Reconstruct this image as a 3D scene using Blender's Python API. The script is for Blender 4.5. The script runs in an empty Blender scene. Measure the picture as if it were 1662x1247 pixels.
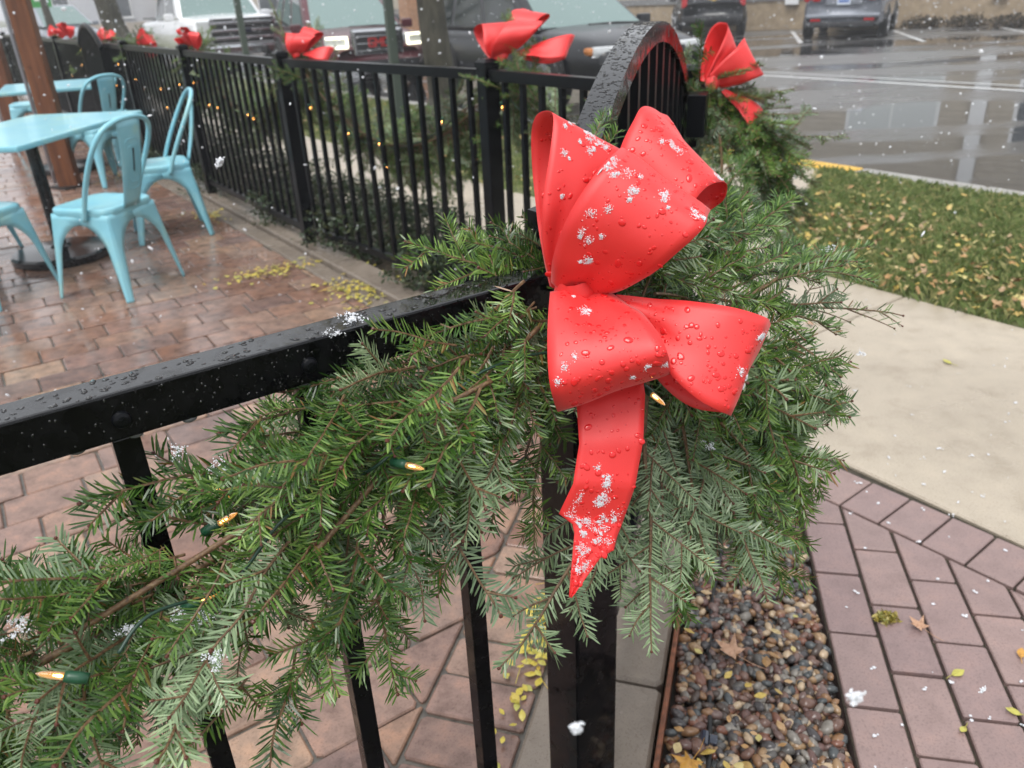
import bpy, bmesh, math, random
import numpy as np
from mathutils import Matrix, Vector, noise

random.seed(7)
rng = np.random.default_rng(11)
SC = bpy.context.scene
COL = SC.collection
R = math.radians

# ------------------------------------------------------------------ camera
cam = bpy.data.cameras.new('camera')
cam_o = bpy.data.objects.new('camera', cam)
COL.objects.link(cam_o)
cam.sensor_width = 36.0
cam.lens = 27.92
cam.clip_start = 0.02
cam.clip_end = 900
cam_o.matrix_world = Matrix(((0.998806, 0.04885, 0.0, 0.0),
                             (-0.021567, 0.440979, -0.897258, 0.0),
                             (-0.043831, 0.896187, 0.441506, 1.3),
                             (0, 0, 0, 1)))
cam.dof.use_dof = True
cam.dof.focus_distance = 0.78
cam.dof.aperture_fstop = 9.0
SC.camera = cam_o

# ------------------------------------------------------------------ sky, sun, exposure
SUN_EL, SUN_AZ = R(66), R(-150)
w = bpy.data.worlds.new('World')
SC.world = w
w.use_nodes = True
nt = w.node_tree
nt.nodes.clear()
sky = nt.nodes.new('ShaderNodeTexSky')
sky.sky_type = 'NISHITA'
sky.sun_disc = False
sky.sun_elevation = SUN_EL
sky.sun_rotation = SUN_AZ
sky.air_density = 1.0
sky.dust_density = 6.0
sky.ozone_density = 1.0
hs = nt.nodes.new('ShaderNodeHueSaturation')
hs.inputs['Saturation'].default_value = 0.12
mixc = nt.nodes.new('ShaderNodeMix')
mixc.data_type = 'RGBA'
mixc.inputs['Factor'].default_value = 0.72
mixc.inputs['B'].default_value = (8.6, 8.9, 9.4, 1)
bg = nt.nodes.new('ShaderNodeBackground')
bg.inputs['Strength'].default_value = 0.092
wo = nt.nodes.new('ShaderNodeOutputWorld')
nt.links.new(sky.outputs[0], hs.inputs['Color'])
nt.links.new(hs.outputs[0], mixc.inputs['A'])
nt.links.new(mixc.outputs['Result'], bg.inputs['Color'])
nt.links.new(bg.outputs[0], wo.inputs[0])
sl = bpy.data.lights.new('sun', 'SUN')
sl.energy = 1.5
sl.angle = R(34)
sl.color = (1.0, 0.97, 0.93)
so = bpy.data.objects.new('sun', sl)
COL.objects.link(so)
# travels from the sky's sun direction
sd = Vector((math.sin(SUN_AZ) * math.cos(SUN_EL), math.cos(SUN_AZ) * math.cos(SUN_EL), math.sin(SUN_EL)))
so.rotation_euler = sd.to_track_quat('Z', 'Y').to_euler()
so.location = (0, 0, 30)
SC.view_settings.view_transform = 'Standard'
SC.view_settings.look = 'None'
SC.view_settings.exposure = 0.82
SC.view_settings.gamma = 1.0
SC.view_settings.use_curve_mapping = False
SC.render.engine = 'CYCLES'
SC.cycles.use_denoising = True
SC.cycles.max_bounces = 7
SC.cycles.diffuse_bounces = 3
SC.cycles.glossy_bounces = 3
SC.cycles.transmission_bounces = 4
SC.cycles.transparent_max_bounces = 6
SC.cycles.caustics_reflective = False
SC.cycles.caustics_refractive = False

HAZE = 0.003

# ------------------------------------------------------------------ materials
def mat(name):
    m = bpy.data.materials.new(name)
    m.use_nodes = True
    t = m.node_tree
    t.nodes.clear()
    o = t.nodes.new('ShaderNodeOutputMaterial')
    b = t.nodes.new('ShaderNodeBsdfPrincipled')
    t.links.new(b.outputs[0], o.inputs[0])
    return m, t, b, o

def N(t, typ, **kw):
    n = t.nodes.new(typ)
    for k, v in kw.items():
        if k.startswith('i_'):
            key = k[2:].replace('_', ' ')
            n.inputs[key].default_value = v
        else:
            setattr(n, k, v)
    return n

def L(t, a, b):
    t.links.new(a, b)

def ramp(t, fac, stops, interp='LINEAR'):
    r = t.nodes.new('ShaderNodeValToRGB')
    r.color_ramp.interpolation = interp
    e = r.color_ramp.elements
    while len(e) < len(stops):
        e.new(0.5)
    for k, (p, c) in enumerate(stops):
        e[k].position = p
        e[k].color = c if len(c) == 4 else (*c, 1)
    L(t, fac, r.inputs[0])
    return r

def texco(t, which='Object', scale=None):
    c = t.nodes.new('ShaderNodeTexCoord')
    return c.outputs[which]

def geo_pos(t):
    return t.nodes.new('ShaderNodeNewGeometry').outputs['Position']

def noise_n(t, vec, scale, detail=4, rough=0.55):
    n = N(t, 'ShaderNodeTexNoise')
    n.inputs['Scale'].default_value = scale
    n.inputs['Detail'].default_value = detail
    n.inputs['Roughness'].default_value = rough
    if vec is not None:
        L(t, vec, n.inputs['Vector'])
    return n

def mixcol(t, fac, a, b, blend='MIX'):
    m = t.nodes.new('ShaderNodeMix')
    m.data_type = 'RGBA'
    m.blend_type = blend
    for sock, v in (('Factor', fac), ('A', a), ('B', b)):
        if hasattr(v, 'links') or hasattr(v, 'is_output'):
            L(t, v, m.inputs[sock] if sock == 'Factor' else [s for s in m.inputs if s.name == sock and s.type == 'RGBA'][0])
        else:
            s = m.inputs[sock] if sock == 'Factor' else [q for q in m.inputs if q.name == sock and q.type == 'RGBA'][0]
            s.default_value = v if sock == 'Factor' else (v if len(v) == 4 else (*v, 1))
    return [o for o in m.outputs if o.type == 'RGBA'][0]

def bump(t, b, height, strength=0.3, dist=0.01, normal_in=None):
    n = t.nodes.new('ShaderNodeBump')
    n.inputs['Strength'].default_value = strength
    n.inputs['Distance'].default_value = dist
    L(t, height, n.inputs['Height'])
    if normal_in is not None:
        L(t, normal_in, n.inputs['Normal'])
    L(t, n.outputs[0], b.inputs['Normal'])
    return n.outputs[0]

def simple(name, col, rough=0.5, metal=0.0, spec=0.5, coat=0.0, noise_amt=0.0, nscale=30, emit=None, es=1.0):
    m, t, b, o = mat(name)
    b.inputs['Roughness'].default_value = rough
    b.inputs['Metallic'].default_value = metal
    b.inputs['Specular IOR Level'].default_value = spec
    b.inputs['Coat Weight'].default_value = coat
    b.inputs['Coat Roughness'].default_value = 0.06
    if noise_amt > 0:
        n = noise_n(t, geo_pos(t), nscale)
        c = ramp(t, n.outputs[0], [(0.3, tuple(x * (1 - noise_amt) for x in col)), (0.7, tuple(min(1, x * (1 + noise_amt)) for x in col))])
        L(t, c.outputs[0], b.inputs['Base Color'])
    else:
        b.inputs['Base Color'].default_value = (*col, 1)
    if emit:
        b.inputs['Emission Color'].default_value = (*emit, 1)
        b.inputs['Emission Strength'].default_value = es
    return m

M = {}

def m_black_metal(name, film):
    """black powder coat with rain on it: a water film broken by beads"""
    m, t, b, o = mat(name)
    p = geo_pos(t)
    n1 = noise_n(t, p, 42, 3, 0.55)
    film_r = ramp(t, n1.outputs[0], [(0.50, (0.06,) * 3), (0.54, (0.22,) * 3), (0.7, (0.34,) * 3)])
    L(t, film_r.outputs[0], b.inputs['Roughness'])
    v = N(t, 'ShaderNodeTexVoronoi')
    v.inputs['Scale'].default_value = 260
    L(t, p, v.inputs['Vector'])
    dr = ramp(t, v.outputs['Distance'], [(0.0, (1, 1, 1)), (0.32, (0, 0, 0))])
    n2 = noise_n(t, p, 60, 2)
    k = mixcol(t, 0.5, dr.outputs[0], n2.outputs[0])
    bump(t, b, k, film, 0.0006)
    d = ramp(t, n2.outputs[0], [(0.35, (0.002, 0.0021, 0.0026)), (0.75, (0.006, 0.006, 0.0075))])
    L(t, d.outputs[0], b.inputs['Base Color'])
    # rain stands on the upward faces and drains off the upright ones
    g = t.nodes.new('ShaderNodeNewGeometry')
    sx = N(t, 'ShaderNodeSeparateXYZ')
    L(t, g.outputs['True Normal'], sx.inputs[0])
    up = ramp(t, sx.outputs['Z'], [(0.15, (0.13,) * 3), (0.55, (0.75,) * 3)])
    L(t, up.outputs[0], b.inputs['Specular IOR Level'])
    return m
M['black'] = m_black_metal('black_metal', 0.18)
M['black_far'] = simple('black_metal_far', (0.0035, 0.004, 0.0055), 0.28, spec=0.15)

def m_ribbon():
    m, t, b, o = mat('red_ribbon')
    p = texco(t, 'Object')
    n = noise_n(t, p, 9, 3)
    c = ramp(t, n.outputs[0], [(0.3, (0.76, 0.020, 0.020)), (0.7, (0.84, 0.030, 0.030))])
    L(t, c.outputs[0], b.inputs['Base Color'])
    b.inputs['Roughness'].default_value = 0.52
    b.inputs['Specular IOR Level'].default_value = 0.8
    b.inputs['Sheen Weight'].default_value = 0.35
    b.inputs['Sheen Roughness'].default_value = 0.4
    b.inputs['Sheen Tint'].default_value = (1.0, 0.55, 0.55, 1)
    wv = noise_n(t, p, 1600, 2)
    w2 = noise_n(t, p, 60, 4)
    k = mixcol(t, 0.6, wv.outputs[0], w2.outputs[0])
    bump(t, b, k, 0.16, 0.002)
    tr = N(t, 'ShaderNodeBsdfTranslucent')
    tr.inputs['Color'].default_value = (0.85, 0.02, 0.015, 1)
    mx = N(t, 'ShaderNodeMixShader')
    mx.inputs[0].default_value = 0.15
    L(t, b.outputs[0], mx.inputs[1])
    L(t, tr.outputs[0], mx.inputs[2])
    L(t, mx.outputs[0], o.inputs[0])
    return m
M['ribbon'] = m_ribbon()
M['drop_red'] = simple('water_bead_on_ribbon', (0.66, 0.016, 0.018), 0.04, spec=0.5)
M['drop_clear'] = simple('water_bead_on_metal', (0.01, 0.01, 0.011), 0.02, spec=0.7)
M['water_hang'] = simple('hanging_water', (0.10, 0.10, 0.11), 0.02, spec=0.8)

def m_snow():
    m, t, b, o = mat('snow')
    b.inputs['Base Color'].default_value = (0.86, 0.88, 0.92, 1)
    b.inputs['Roughness'].default_value = 0.55
    # wet snow lets some of what it lies on show through
    tp = N(t, 'ShaderNodeBsdfTransparent')
    mx = N(t, 'ShaderNodeMixShader')
    mx.inputs[0].default_value = 0.38
    L(t, b.outputs[0], mx.inputs[1])
    L(t, tp.outputs[0], mx.inputs[2])
    L(t, mx.outputs[0], o.inputs[0])
    return m
M['snow'] = m_snow()

def m_needle():
    m, t, b, o = mat('fir_needles')
    g = t.nodes.new('ShaderNodeNewGeometry')
    oi = t.nodes.new('ShaderNodeObjectInfo')
    c1 = ramp(t, g.outputs['Random Per Island'], [(0.0, (0.022, 0.060, 0.009)), (0.5, (0.058, 0.128, 0.020)), (0.93, (0.150, 0.240, 0.055)), (0.965, (0.150, 0.240, 0.055)), (0.97, (0.20, 0.12, 0.035)), (1.0, (0.16, 0.08, 0.03))])
    c2 = ramp(t, g.outputs['Random Per Island'], [(0.0, (0.110, 0.175, 0.085)), (1.0, (0.290, 0.380, 0.215))])
    hv = N(t, 'ShaderNodeHueSaturation')
    mr = N(t, 'ShaderNodeMapRange')
    L(t, oi.outputs['Random'], mr.inputs['Value'])
    mr.inputs['To Min'].default_value = 0.50
    mr.inputs['To Max'].default_value = 1.40
    L(t, mr.outputs[0], hv.inputs['Value'])
    mh = N(t, 'ShaderNodeMapRange')
    L(t, oi.outputs['Random'], mh.inputs['Value'])
    mh.inputs['To Min'].default_value = 0.515
    mh.inputs['To Max'].default_value = 0.488
    L(t, mh.outputs[0], hv.inputs['Hue'])
    cc = mixcol(t, g.outputs['Backfacing'], c1.outputs[0], c2.outputs[0])
    L(t, cc, hv.inputs['Color'])
    L(t, hv.outputs[0], b.inputs['Base Color'])
    b.inputs['Roughness'].default_value = 0.25
    b.inputs['Specular IOR Level'].default_value = 0.42
    tr = N(t, 'ShaderNodeBsdfTranslucent')
    tr.inputs['Color'].default_value = (0.06, 0.16, 0.03, 1)
    mx = N(t, 'ShaderNodeMixShader')
    mx.inputs[0].default_value = 0.12
    L(t, b.outputs[0], mx.inputs[1])
    L(t, tr.outputs[0], mx.inputs[2])
    L(t, mx.outputs[0], o.inputs[0])
    return m
M['needle'] = m_needle()

def m_twig():
    m, t, b, o = mat('fir_twig')
    p = texco(t, 'Object')
    n = noise_n(t, p, 260, 4)
    c = ramp(t, n.outputs[0], [(0.3, (0.055, 0.026, 0.012)), (0.55, (0.135, 0.075, 0.032)), (0.75, (0.22, 0.155, 0.085))])
    L(t, c.outputs[0], b.inputs['Base Color'])
    b.inputs['Roughness'].default_value = 0.6
    bump(t, b, n.outputs[0], 0.5, 0.001)
    return m
M['twig'] = m_twig()
M['bud'] = simple('fir_bud', (0.085, 0.022, 0.012), 0.45)
M['socket'] = simple('green_socket', (0.010, 0.060, 0.028), 0.35)
M['wire'] = simple('green_wire', (0.008, 0.035, 0.020), 0.4)
M['bulb'] = simple('lit_bulb', (0.9, 0.55, 0.2), 0.05, emit=(1.0, 0.45, 0.10), es=14.0)
def m_glass_bulb():
    m, t, b, o = mat('bulb_glass')
    b.inputs['Base Color'].default_value = (1.0, 0.86, 0.62, 1)
    b.inputs['Roughness'].default_value = 0.03
    b.inputs['Transmission Weight'].default_value = 1.0
    b.inputs['IOR'].default_value = 1.4
    b.inputs['Emission Color'].default_value = (1.0, 0.42, 0.10, 1)
    b.inputs['Emission Strength'].default_value = 0.22
    return m
M['bulb_glass'] = m_glass_bulb()

def m_brick(name, cols, wet, bumpiness=0.5, blotchy=1.0):
    m, t, b, o = mat(name)
    g = t.nodes.new('ShaderNodeNewGeometry')
    oi = t.nodes.new('ShaderNodeObjectInfo')
    ad = N(t, 'ShaderNodeMath', operation='ADD')
    L(t, oi.outputs['Random'], ad.inputs[0])
    L(t, g.outputs['Random Per Island'], ad.inputs[1])
    fr = N(t, 'ShaderNodeMath', operation='FRACT')
    L(t, ad.outputs[0], fr.inputs[0])
    k = len(cols)
    base = ramp(t, fr.outputs[0], [(i / (k - 1), c) for i, c in enumerate(cols)])
    p = g.outputs['Position']
    n1 = noise_n(t, p, 16, 5, 0.65)
    blot = ramp(t, n1.outputs[0], [(0.28, (0.52, 0.48, 0.46)), (0.5, (1, 1, 1)), (0.72, (1.45, 1.32, 1.2))])
    c1 = mixcol(t, blotchy, base.outputs[0], blot.outputs[0], 'MULTIPLY')
    n2 = noise_n(t, p, 210, 3, 0.7)
    spk = ramp(t, n2.outputs[0], [(0.30, (0.55, 0.52, 0.5)), (0.48, (1, 1, 1)), (0.70, (1.0, 1.0, 1.0)), (0.78, (1.5, 1.4, 1.3))])
    c2 = mixcol(t, 0.8, c1, spk.outputs[0], 'MULTIPLY')
    L(t, c2, b.inputs['Base Color'])
    nw = noise_n(t, p, 3.2, 3, 0.5)
    lo, hi = wet
    rr = ramp(t, nw.outputs[0], [(0.38, (lo,) * 3), (0.66, (hi,) * 3)])
    L(t, rr.outputs[0], b.inputs['Roughness'])
    b.inputs['Specular IOR Level'].default_value = 0.5
    # the wetter, the smoother the relief
    bs = ramp(t, nw.outputs[0], [(0.38, (0.18,) * 3), (0.66, (1.0,) * 3)])
    hgt = mixcol(t, 1.0, mixcol(t, 0.45, n1.outputs[0], n2.outputs[0]), bs.outputs[0], 'MULTIPLY')
    bump(t, b, hgt, bumpiness, 0.004)
    return m
M['brick'] = m_brick('patio_brick', [(0.165, 0.092, 0.068), (0.228, 0.136, 0.100), (0.155, 0.102, 0.090), (0.282, 0.188, 0.132), (0.205, 0.128, 0.108), (0.242, 0.146, 0.098)], (0.015, 0.17), 0.36)
M['paver'] = m_brick('mauve_paver', [(0.205, 0.142, 0.134), (0.245, 0.172, 0.160), (0.222, 0.154, 0.148), (0.265, 0.186, 0.170)], (0.30, 0.50), 0.16, 0.35)

def m_concrete(name, c0, c1, wet, sc=1.0, bumpiness=0.35):
    m, t, b, o = mat(name)
    p = geo_pos(t)
    n1 = noise_n(t, p, 1.6 * sc, 5, 0.6)
    n2 = noise_n(t, p, 190 * sc, 4, 0.75)
    n3 = noise_n(t, p, 9 * sc, 5, 0.65)
    base = ramp(t, n1.outputs[0], [(0.3, c0), (0.7, c1)])
    sp = ramp(t, n2.outputs[0], [(0.33, (0.45, 0.40, 0.36)), (0.44, (1, 1, 1)), (0.60, (1, 1, 1)), (0.72, (1.4, 1.36, 1.28))])
    st = ramp(t, n3.outputs[0], [(0.30, (0.82, 0.80, 0.77)), (0.48, (0.98, 0.98, 0.98)), (0.66, (1.06, 1.06, 1.05))])
    c = mixcol(t, 1.0, mixcol(t, 0.85, base.outputs[0], sp.outputs[0], 'MULTIPLY'), st.outputs[0], 'MULTIPLY')
    L(t, c, b.inputs['Base Color'])
    rr = ramp(t, n1.outputs[0], [(0.35, (wet[0],) * 3), (0.65, (wet[1],) * 3)])
    L(t, rr.outputs[0], b.inputs['Roughness'])
    bump(t, b, n2.outputs[0], bumpiness, 0.003)
    return m
M['concrete'] = m_concrete('sidewalk_concrete', (0.335, 0.285, 0.220), (0.430, 0.372, 0.295), (0.26, 0.48))
M['kerb'] = m_concrete('kerb_concrete', (0.17, 0.140, 0.112), (0.24, 0.20, 0.165), (0.10, 0.36), 1.5)
M['kerb_street'] = m_concrete('street_kerb_concrete', (0.26, 0.25, 0.235), (0.33, 0.32, 0.30), (0.25, 0.5), 1.2)
M['joint'] = simple('joint_sand', (0.085, 0.075, 0.062), 0.3, noise_amt=0.45, nscale=60)
M['joint_dark'] = simple('joint_moss', (0.030, 0.024, 0.014), 0.7, noise_amt=0.6, nscale=50)
M['soil'] = simple('gravel_bed_soil', (0.035, 0.024, 0.017), 0.6, noise_amt=0.5, nscale=40)
M['mulch'] = simple('mulch', (0.045, 0.034, 0.020), 0.8, noise_amt=0.7, nscale=35)
M['rust'] = simple('rusty_steel', (0.16, 0.055, 0.024), 0.45, noise_amt=0.5, nscale=70)

def m_asphalt():
    m, t, b, o = mat('wet_asphalt')
    p = geo_pos(t)
    mp = N(t, 'ShaderNodeMapping')
    mp.inputs['Rotation'].default_value = (0, 0, R(47))
    mp.inputs['Scale'].default_value = (0.28, 1.1, 1)
    L(t, p, mp.inputs['Vector'])
    n1 = noise_n(t, mp.outputs[0], 0.55, 4, 0.55)
    n2 = noise_n(t, p, 60, 3, 0.7)
    c = ramp(t, n2.outputs[0], [(0.3, (0.085, 0.085, 0.087)), (0.7, (0.165, 0.163, 0.162))])
    pud = ramp(t, n1.outputs[0], [(0.44, (0, 0, 0)), (0.56, (1, 1, 1))])
    cc = mixcol(t, pud.outputs[0], (0.030, 0.030, 0.031, 1), c.outputs[0])
    L(t, cc, b.inputs['Base Color'])
    rr = ramp(t, n1.outputs[0], [(0.44, (0.035,) * 3), (0.56, (0.30,) * 3), (0.8, (0.42,) * 3)])
    L(t, rr.outputs[0], b.inputs['Roughness'])
    h = mixcol(t, 1.0, n2.outputs[0], pud.outputs[0], 'MULTIPLY')
    bump(t, b, h, 0.25, 0.01)
    return m
M['asphalt'] = m_asphalt()
M['paint_white'] = simple('road_paint_white', (0.62, 0.63, 0.64), 0.28, noise_amt=0.18, nscale=12)
M['paint_yellow'] = simple('kerb_paint_yellow', (0.62, 0.36, 0.035), 0.4, noise_amt=0.2, nscale=14)

def m_grass():
    m, t, b, o = mat('grass_blade')
    g = t.nodes.new('ShaderNodeNewGeometry')
    c = ramp(t, g.outputs['Random Per Island'], [(0.0, (0.085, 0.125, 0.032)), (0.5, (0.145, 0.200, 0.060)), (0.8, (0.23, 0.26, 0.095)), (1.0, (0.40, 0.36, 0.16))])
    L(t, c.outputs[0], b.inputs['Base Color'])
    b.inputs['Roughness'].default_value = 0.45
    return m
M['grass'] = m_grass()
M['lawn_soil'] = simple('lawn_soil', (0.095, 0.105, 0.036), 0.8, noise_amt=0.5, nscale=22)

def m_leaf(name, cols):
    m, t, b, o = mat(name)
    g = t.nodes.new('ShaderNodeNewGeometry')
    k = len(cols)
    c = ramp(t, g.outputs['Random Per Island'], [(i / (k - 1), q) for i, q in enumerate(cols)])
    n = noise_n(t, g.outputs['Position'], 120, 3)
    sp = ramp(t, n.outputs[0], [(0.32, (0.6, 0.5, 0.4)), (0.5, (1, 1, 1))])
    L(t, mixcol(t, 0.7, c.outputs[0], sp.outputs[0], 'MULTIPLY'), b.inputs['Base Color'])
    b.inputs['Roughness'].default_value = 0.4
    return m
M['leaf_yellow'] = m_leaf('yellow_leaflets', [(0.42, 0.36, 0.06), (0.55, 0.44, 0.07), (0.36, 0.36, 0.08), (0.60, 0.40, 0.06)])
M['leaf_litter'] = m_leaf('autumn_leaves', [(0.40, 0.27, 0.05), (0.50, 0.37, 0.09), (0.26, 0.15, 0.06), (0.38, 0.21, 0.07), (0.40, 0.28, 0.17), (0.50, 0.42, 0.16), (0.34, 0.32, 0.08)])
M['leaf_tan'] = m_leaf('tan_maple_leaf', [(0.42, 0.24, 0.15), (0.46, 0.28, 0.18)])
M['leaf_orange'] = m_leaf('orange_leaf', [(0.46, 0.22, 0.04), (0.50, 0.27, 0.05)])

def m_pebble():
    m, t, b, o = mat('river_pebbles')
    g = t.nodes.new('ShaderNodeNewGeometry')
    cols = [(0.060, 0.042, 0.034), (0.140, 0.080, 0.062), (0.062, 0.070, 0.074), (0.215, 0.120, 0.062), (0.110, 0.060, 0.052), (0.290, 0.190, 0.105),
            (0.085, 0.080, 0.075), (0.170, 0.075, 0.050), (0.20, 0.185, 0.165), (0.420, 0.320, 0.215), (0.055, 0.050, 0.052), (0.145, 0.095, 0.085)]
    c = ramp(t, g.outputs['Random Per Island'], [(i / len(cols), q) for i, q in enumerate(cols)], 'CONSTANT')
    n = noise_n(t, g.outputs['Position'], 130, 3)
    sp = ramp(t, n.outputs[0], [(0.3, (0.7, 0.68, 0.66)), (0.7, (1.2, 1.16, 1.1))])
    L(t, mixcol(t, 0.8, c.outputs[0], sp.outputs[0], 'MULTIPLY'), b.inputs['Base Color'])
    b.inputs['Roughness'].default_value = 0.16
    b.inputs['Specular IOR Level'].default_value = 0.5
    return m
M['pebble'] = m_pebble()

def m_teal():
    m, t, b, o = mat('turquoise_paint')
    p = geo_pos(t)
    n = noise_n(t, p, 6, 4)
    n2 = noise_n(t, p, 40, 4, 0.7)
    c = ramp(t, n.outputs[0], [(0.35, (0.20, 0.50, 0.61)), (0.58, (0.25, 0.545, 0.62)), (0.72, (0.32, 0.56, 0.53))])
    ch = ramp(t, n2.outputs[0], [(0.275, (0.16, 0.12, 0.10)), (0.305, (1, 1, 1))])
    L(t, mixcol(t, 1.0, c.outputs[0], ch.outputs[0], 'MULTIPLY'), b.inputs['Base Color'])
    b.inputs['Roughness'].default_value = 0.33
    b.inputs['Coat Weight'].default_value = 0.2
    return m
M['teal'] = m_teal()
M['rubber'] = simple('black_rubber', (0.012, 0.012, 0.012), 0.5)
M['cast_iron'] = simple('wet_black_base', (0.014, 0.014, 0.015), 0.16, noise_amt=0.3)

def m_wood():
    m, t, b, o = mat('stained_post_wood')
    p = texco(t, 'Object')
    mp = N(t, 'ShaderNodeMapping')
    mp.inputs['Scale'].default_value = (26, 26, 1.6)
    L(t, p, mp.inputs['Vector'])
    n = noise_n(t, mp.outputs[0], 1.0, 5, 0.6)
    n2 = noise_n(t, p, 9, 3)
    c = ramp(t, n.outputs[0], [(0.3, (0.080, 0.026, 0.010)), (0.7, (0.185, 0.066, 0.024))])
    kn = ramp(t, n2.outputs[0], [(0.24, (0.30, 0.26, 0.24)), (0.36, (1, 1, 1))])
    L(t, mixcol(t, 1.0, c.outputs[0], kn.outputs[0], 'MULTIPLY'), b.inputs['Base Color'])
    b.inputs['Roughness'].default_value = 0.5
    bump(t, b, n.outputs[0], 0.3, 0.004)
    return m
M['wood'] = m_wood()
M['galv'] = simple('grey_conduit', (0.36, 0.38, 0.42), 0.4, metal=0.2)

def m_bark():
    m, t, b, o = mat('tree_bark')
    p = texco(t, 'Object')
    mp = N(t, 'ShaderNodeMapping')
    mp.inputs['Scale'].default_value = (14, 14, 3.5)
    L(t, p, mp.inputs['Vector'])
    n = noise_n(t, mp.outputs[0], 1.0, 6, 0.65)
    c = ramp(t, n.outputs[0], [(0.3, (0.022, 0.021, 0.015)), (0.7, (0.080, 0.074, 0.054))])
    L(t, c.outputs[0], b.inputs['Base Color'])
    b.inputs['Roughness'].default_value = 0.8
    bump(t, b, n.outputs[0], 0.8, 0.03)
    return m
M['bark'] = m_bark()
M['crown'] = m_leaf('late_autumn_leaves', [(0.25, 0.20, 0.04), (0.34, 0.27, 0.05), (0.16, 0.17, 0.04)])
M['shrub'] = m_leaf('yew_leaves', [(0.012, 0.032, 0.009), (0.026, 0.050, 0.012), (0.020, 0.042, 0.013), (0.060, 0.066, 0.016)])
M['green_post'] = simple('green_sign_post', (0.055, 0.075, 0.058), 0.45)
M['sign_green'] = simple('green_sign_face', (0.04, 0.30, 0.06), 0.4)
M['sign_white'] = simple('white_sign_face', (0.75, 0.76, 0.77), 0.4)
# vehicles
M['car_white'] = simple('white_car_paint', (0.70, 0.71, 0.73), 0.22, coat=0.7)
M['car_red'] = simple('maroon_car_paint', (0.070, 0.007, 0.012), 0.30, coat=0.25)
M['car_black'] = simple('black_car_paint', (0.008, 0.009, 0.012), 0.28, coat=0.2)
M['car_silver'] = simple('silver_blue_car_paint', (0.27, 0.29, 0.33), 0.25, metal=0.35, coat=0.8)
M['car_navy'] = simple('navy_car_paint', (0.02, 0.026, 0.045), 0.2, coat=0.8)
M['glass'] = simple('car_window_glass', (0.018, 0.024, 0.024), 0.06, spec=0.7)
M['windshield'] = simple('pale_windshield', (0.155, 0.225, 0.215), 0.10, spec=0.7)  # one even pale green over the whole windshield, lighter than the side glass
M['chrome'] = simple('chrome', (0.62, 0.63, 0.65), 0.18, metal=1.0)
M['grille_dark'] = simple('grille_dark', (0.02, 0.02, 0.022), 0.4)
M['lamp_lens'] = simple('headlamp_lens', (0.55, 0.57, 0.58), 0.12)
M['lamp_on'] = simple('lit_headlamp', (0.9, 0.9, 0.8), 0.1, emit=(1.0, 0.95, 0.70), es=1.3)
M['lamp_amber'] = simple('amber_lens', (0.55, 0.20, 0.05), 0.15)
M['lamp_red'] = simple('tail_lamp_red', (0.42, 0.012, 0.018), 0.12, coat=0.5)
M['tyre'] = simple('tyre', (0.014, 0.014, 0.014), 0.75)
M['rim'] = simple('wheel_rim', (0.35, 0.36, 0.38), 0.3, metal=0.7)
M['plate'] = simple('number_plate', (0.60, 0.66, 0.75), 0.4)
M['plate_blue'] = simple('number_plate_blue', (0.10, 0.18, 0.45), 0.4)
M['badge_red'] = simple('badge_red', (0.50, 0.03, 0.03), 0.3)
M['badge_gold'] = simple('badge_gold', (0.62, 0.42, 0.12), 0.3, metal=0.5)
# buildings
M['siding'] = simple('tan_siding', (0.40, 0.355, 0.285), 0.6, noise_amt=0.08, nscale=3)
M['stone_band'] = simple('tan_block_base', (0.33, 0.255, 0.17), 0.7, noise_amt=0.2, nscale=5)
M['trim_white'] = simple('white_trim', (0.72, 0.73, 0.74), 0.5)
M['trim_grey'] = simple('grey_sill_band', (0.20, 0.20, 0.20), 0.6)
M['bglass'] = simple('building_window_glass', (0.05, 0.06, 0.07), 0.06, spec=0.7)
M['blind'] = simple('window_blind', (0.55, 0.58, 0.58), 0.3)
M['far_wall'] = simple('pale_far_wall', (0.52, 0.53, 0.56), 0.7, noise_amt=0.06, nscale=1)
M['far_tan'] = simple('tan_far_wall', (0.46, 0.40, 0.33), 0.7, noise_amt=0.08, nscale=1)
M['far_roof'] = simple('grey_far_roof', (0.30, 0.31, 0.34), 0.7)
M['brick_far'] = simple('orange_brick_pier', (0.36, 0.19, 0.10), 0.7, noise_amt=0.2, nscale=8)

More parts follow.
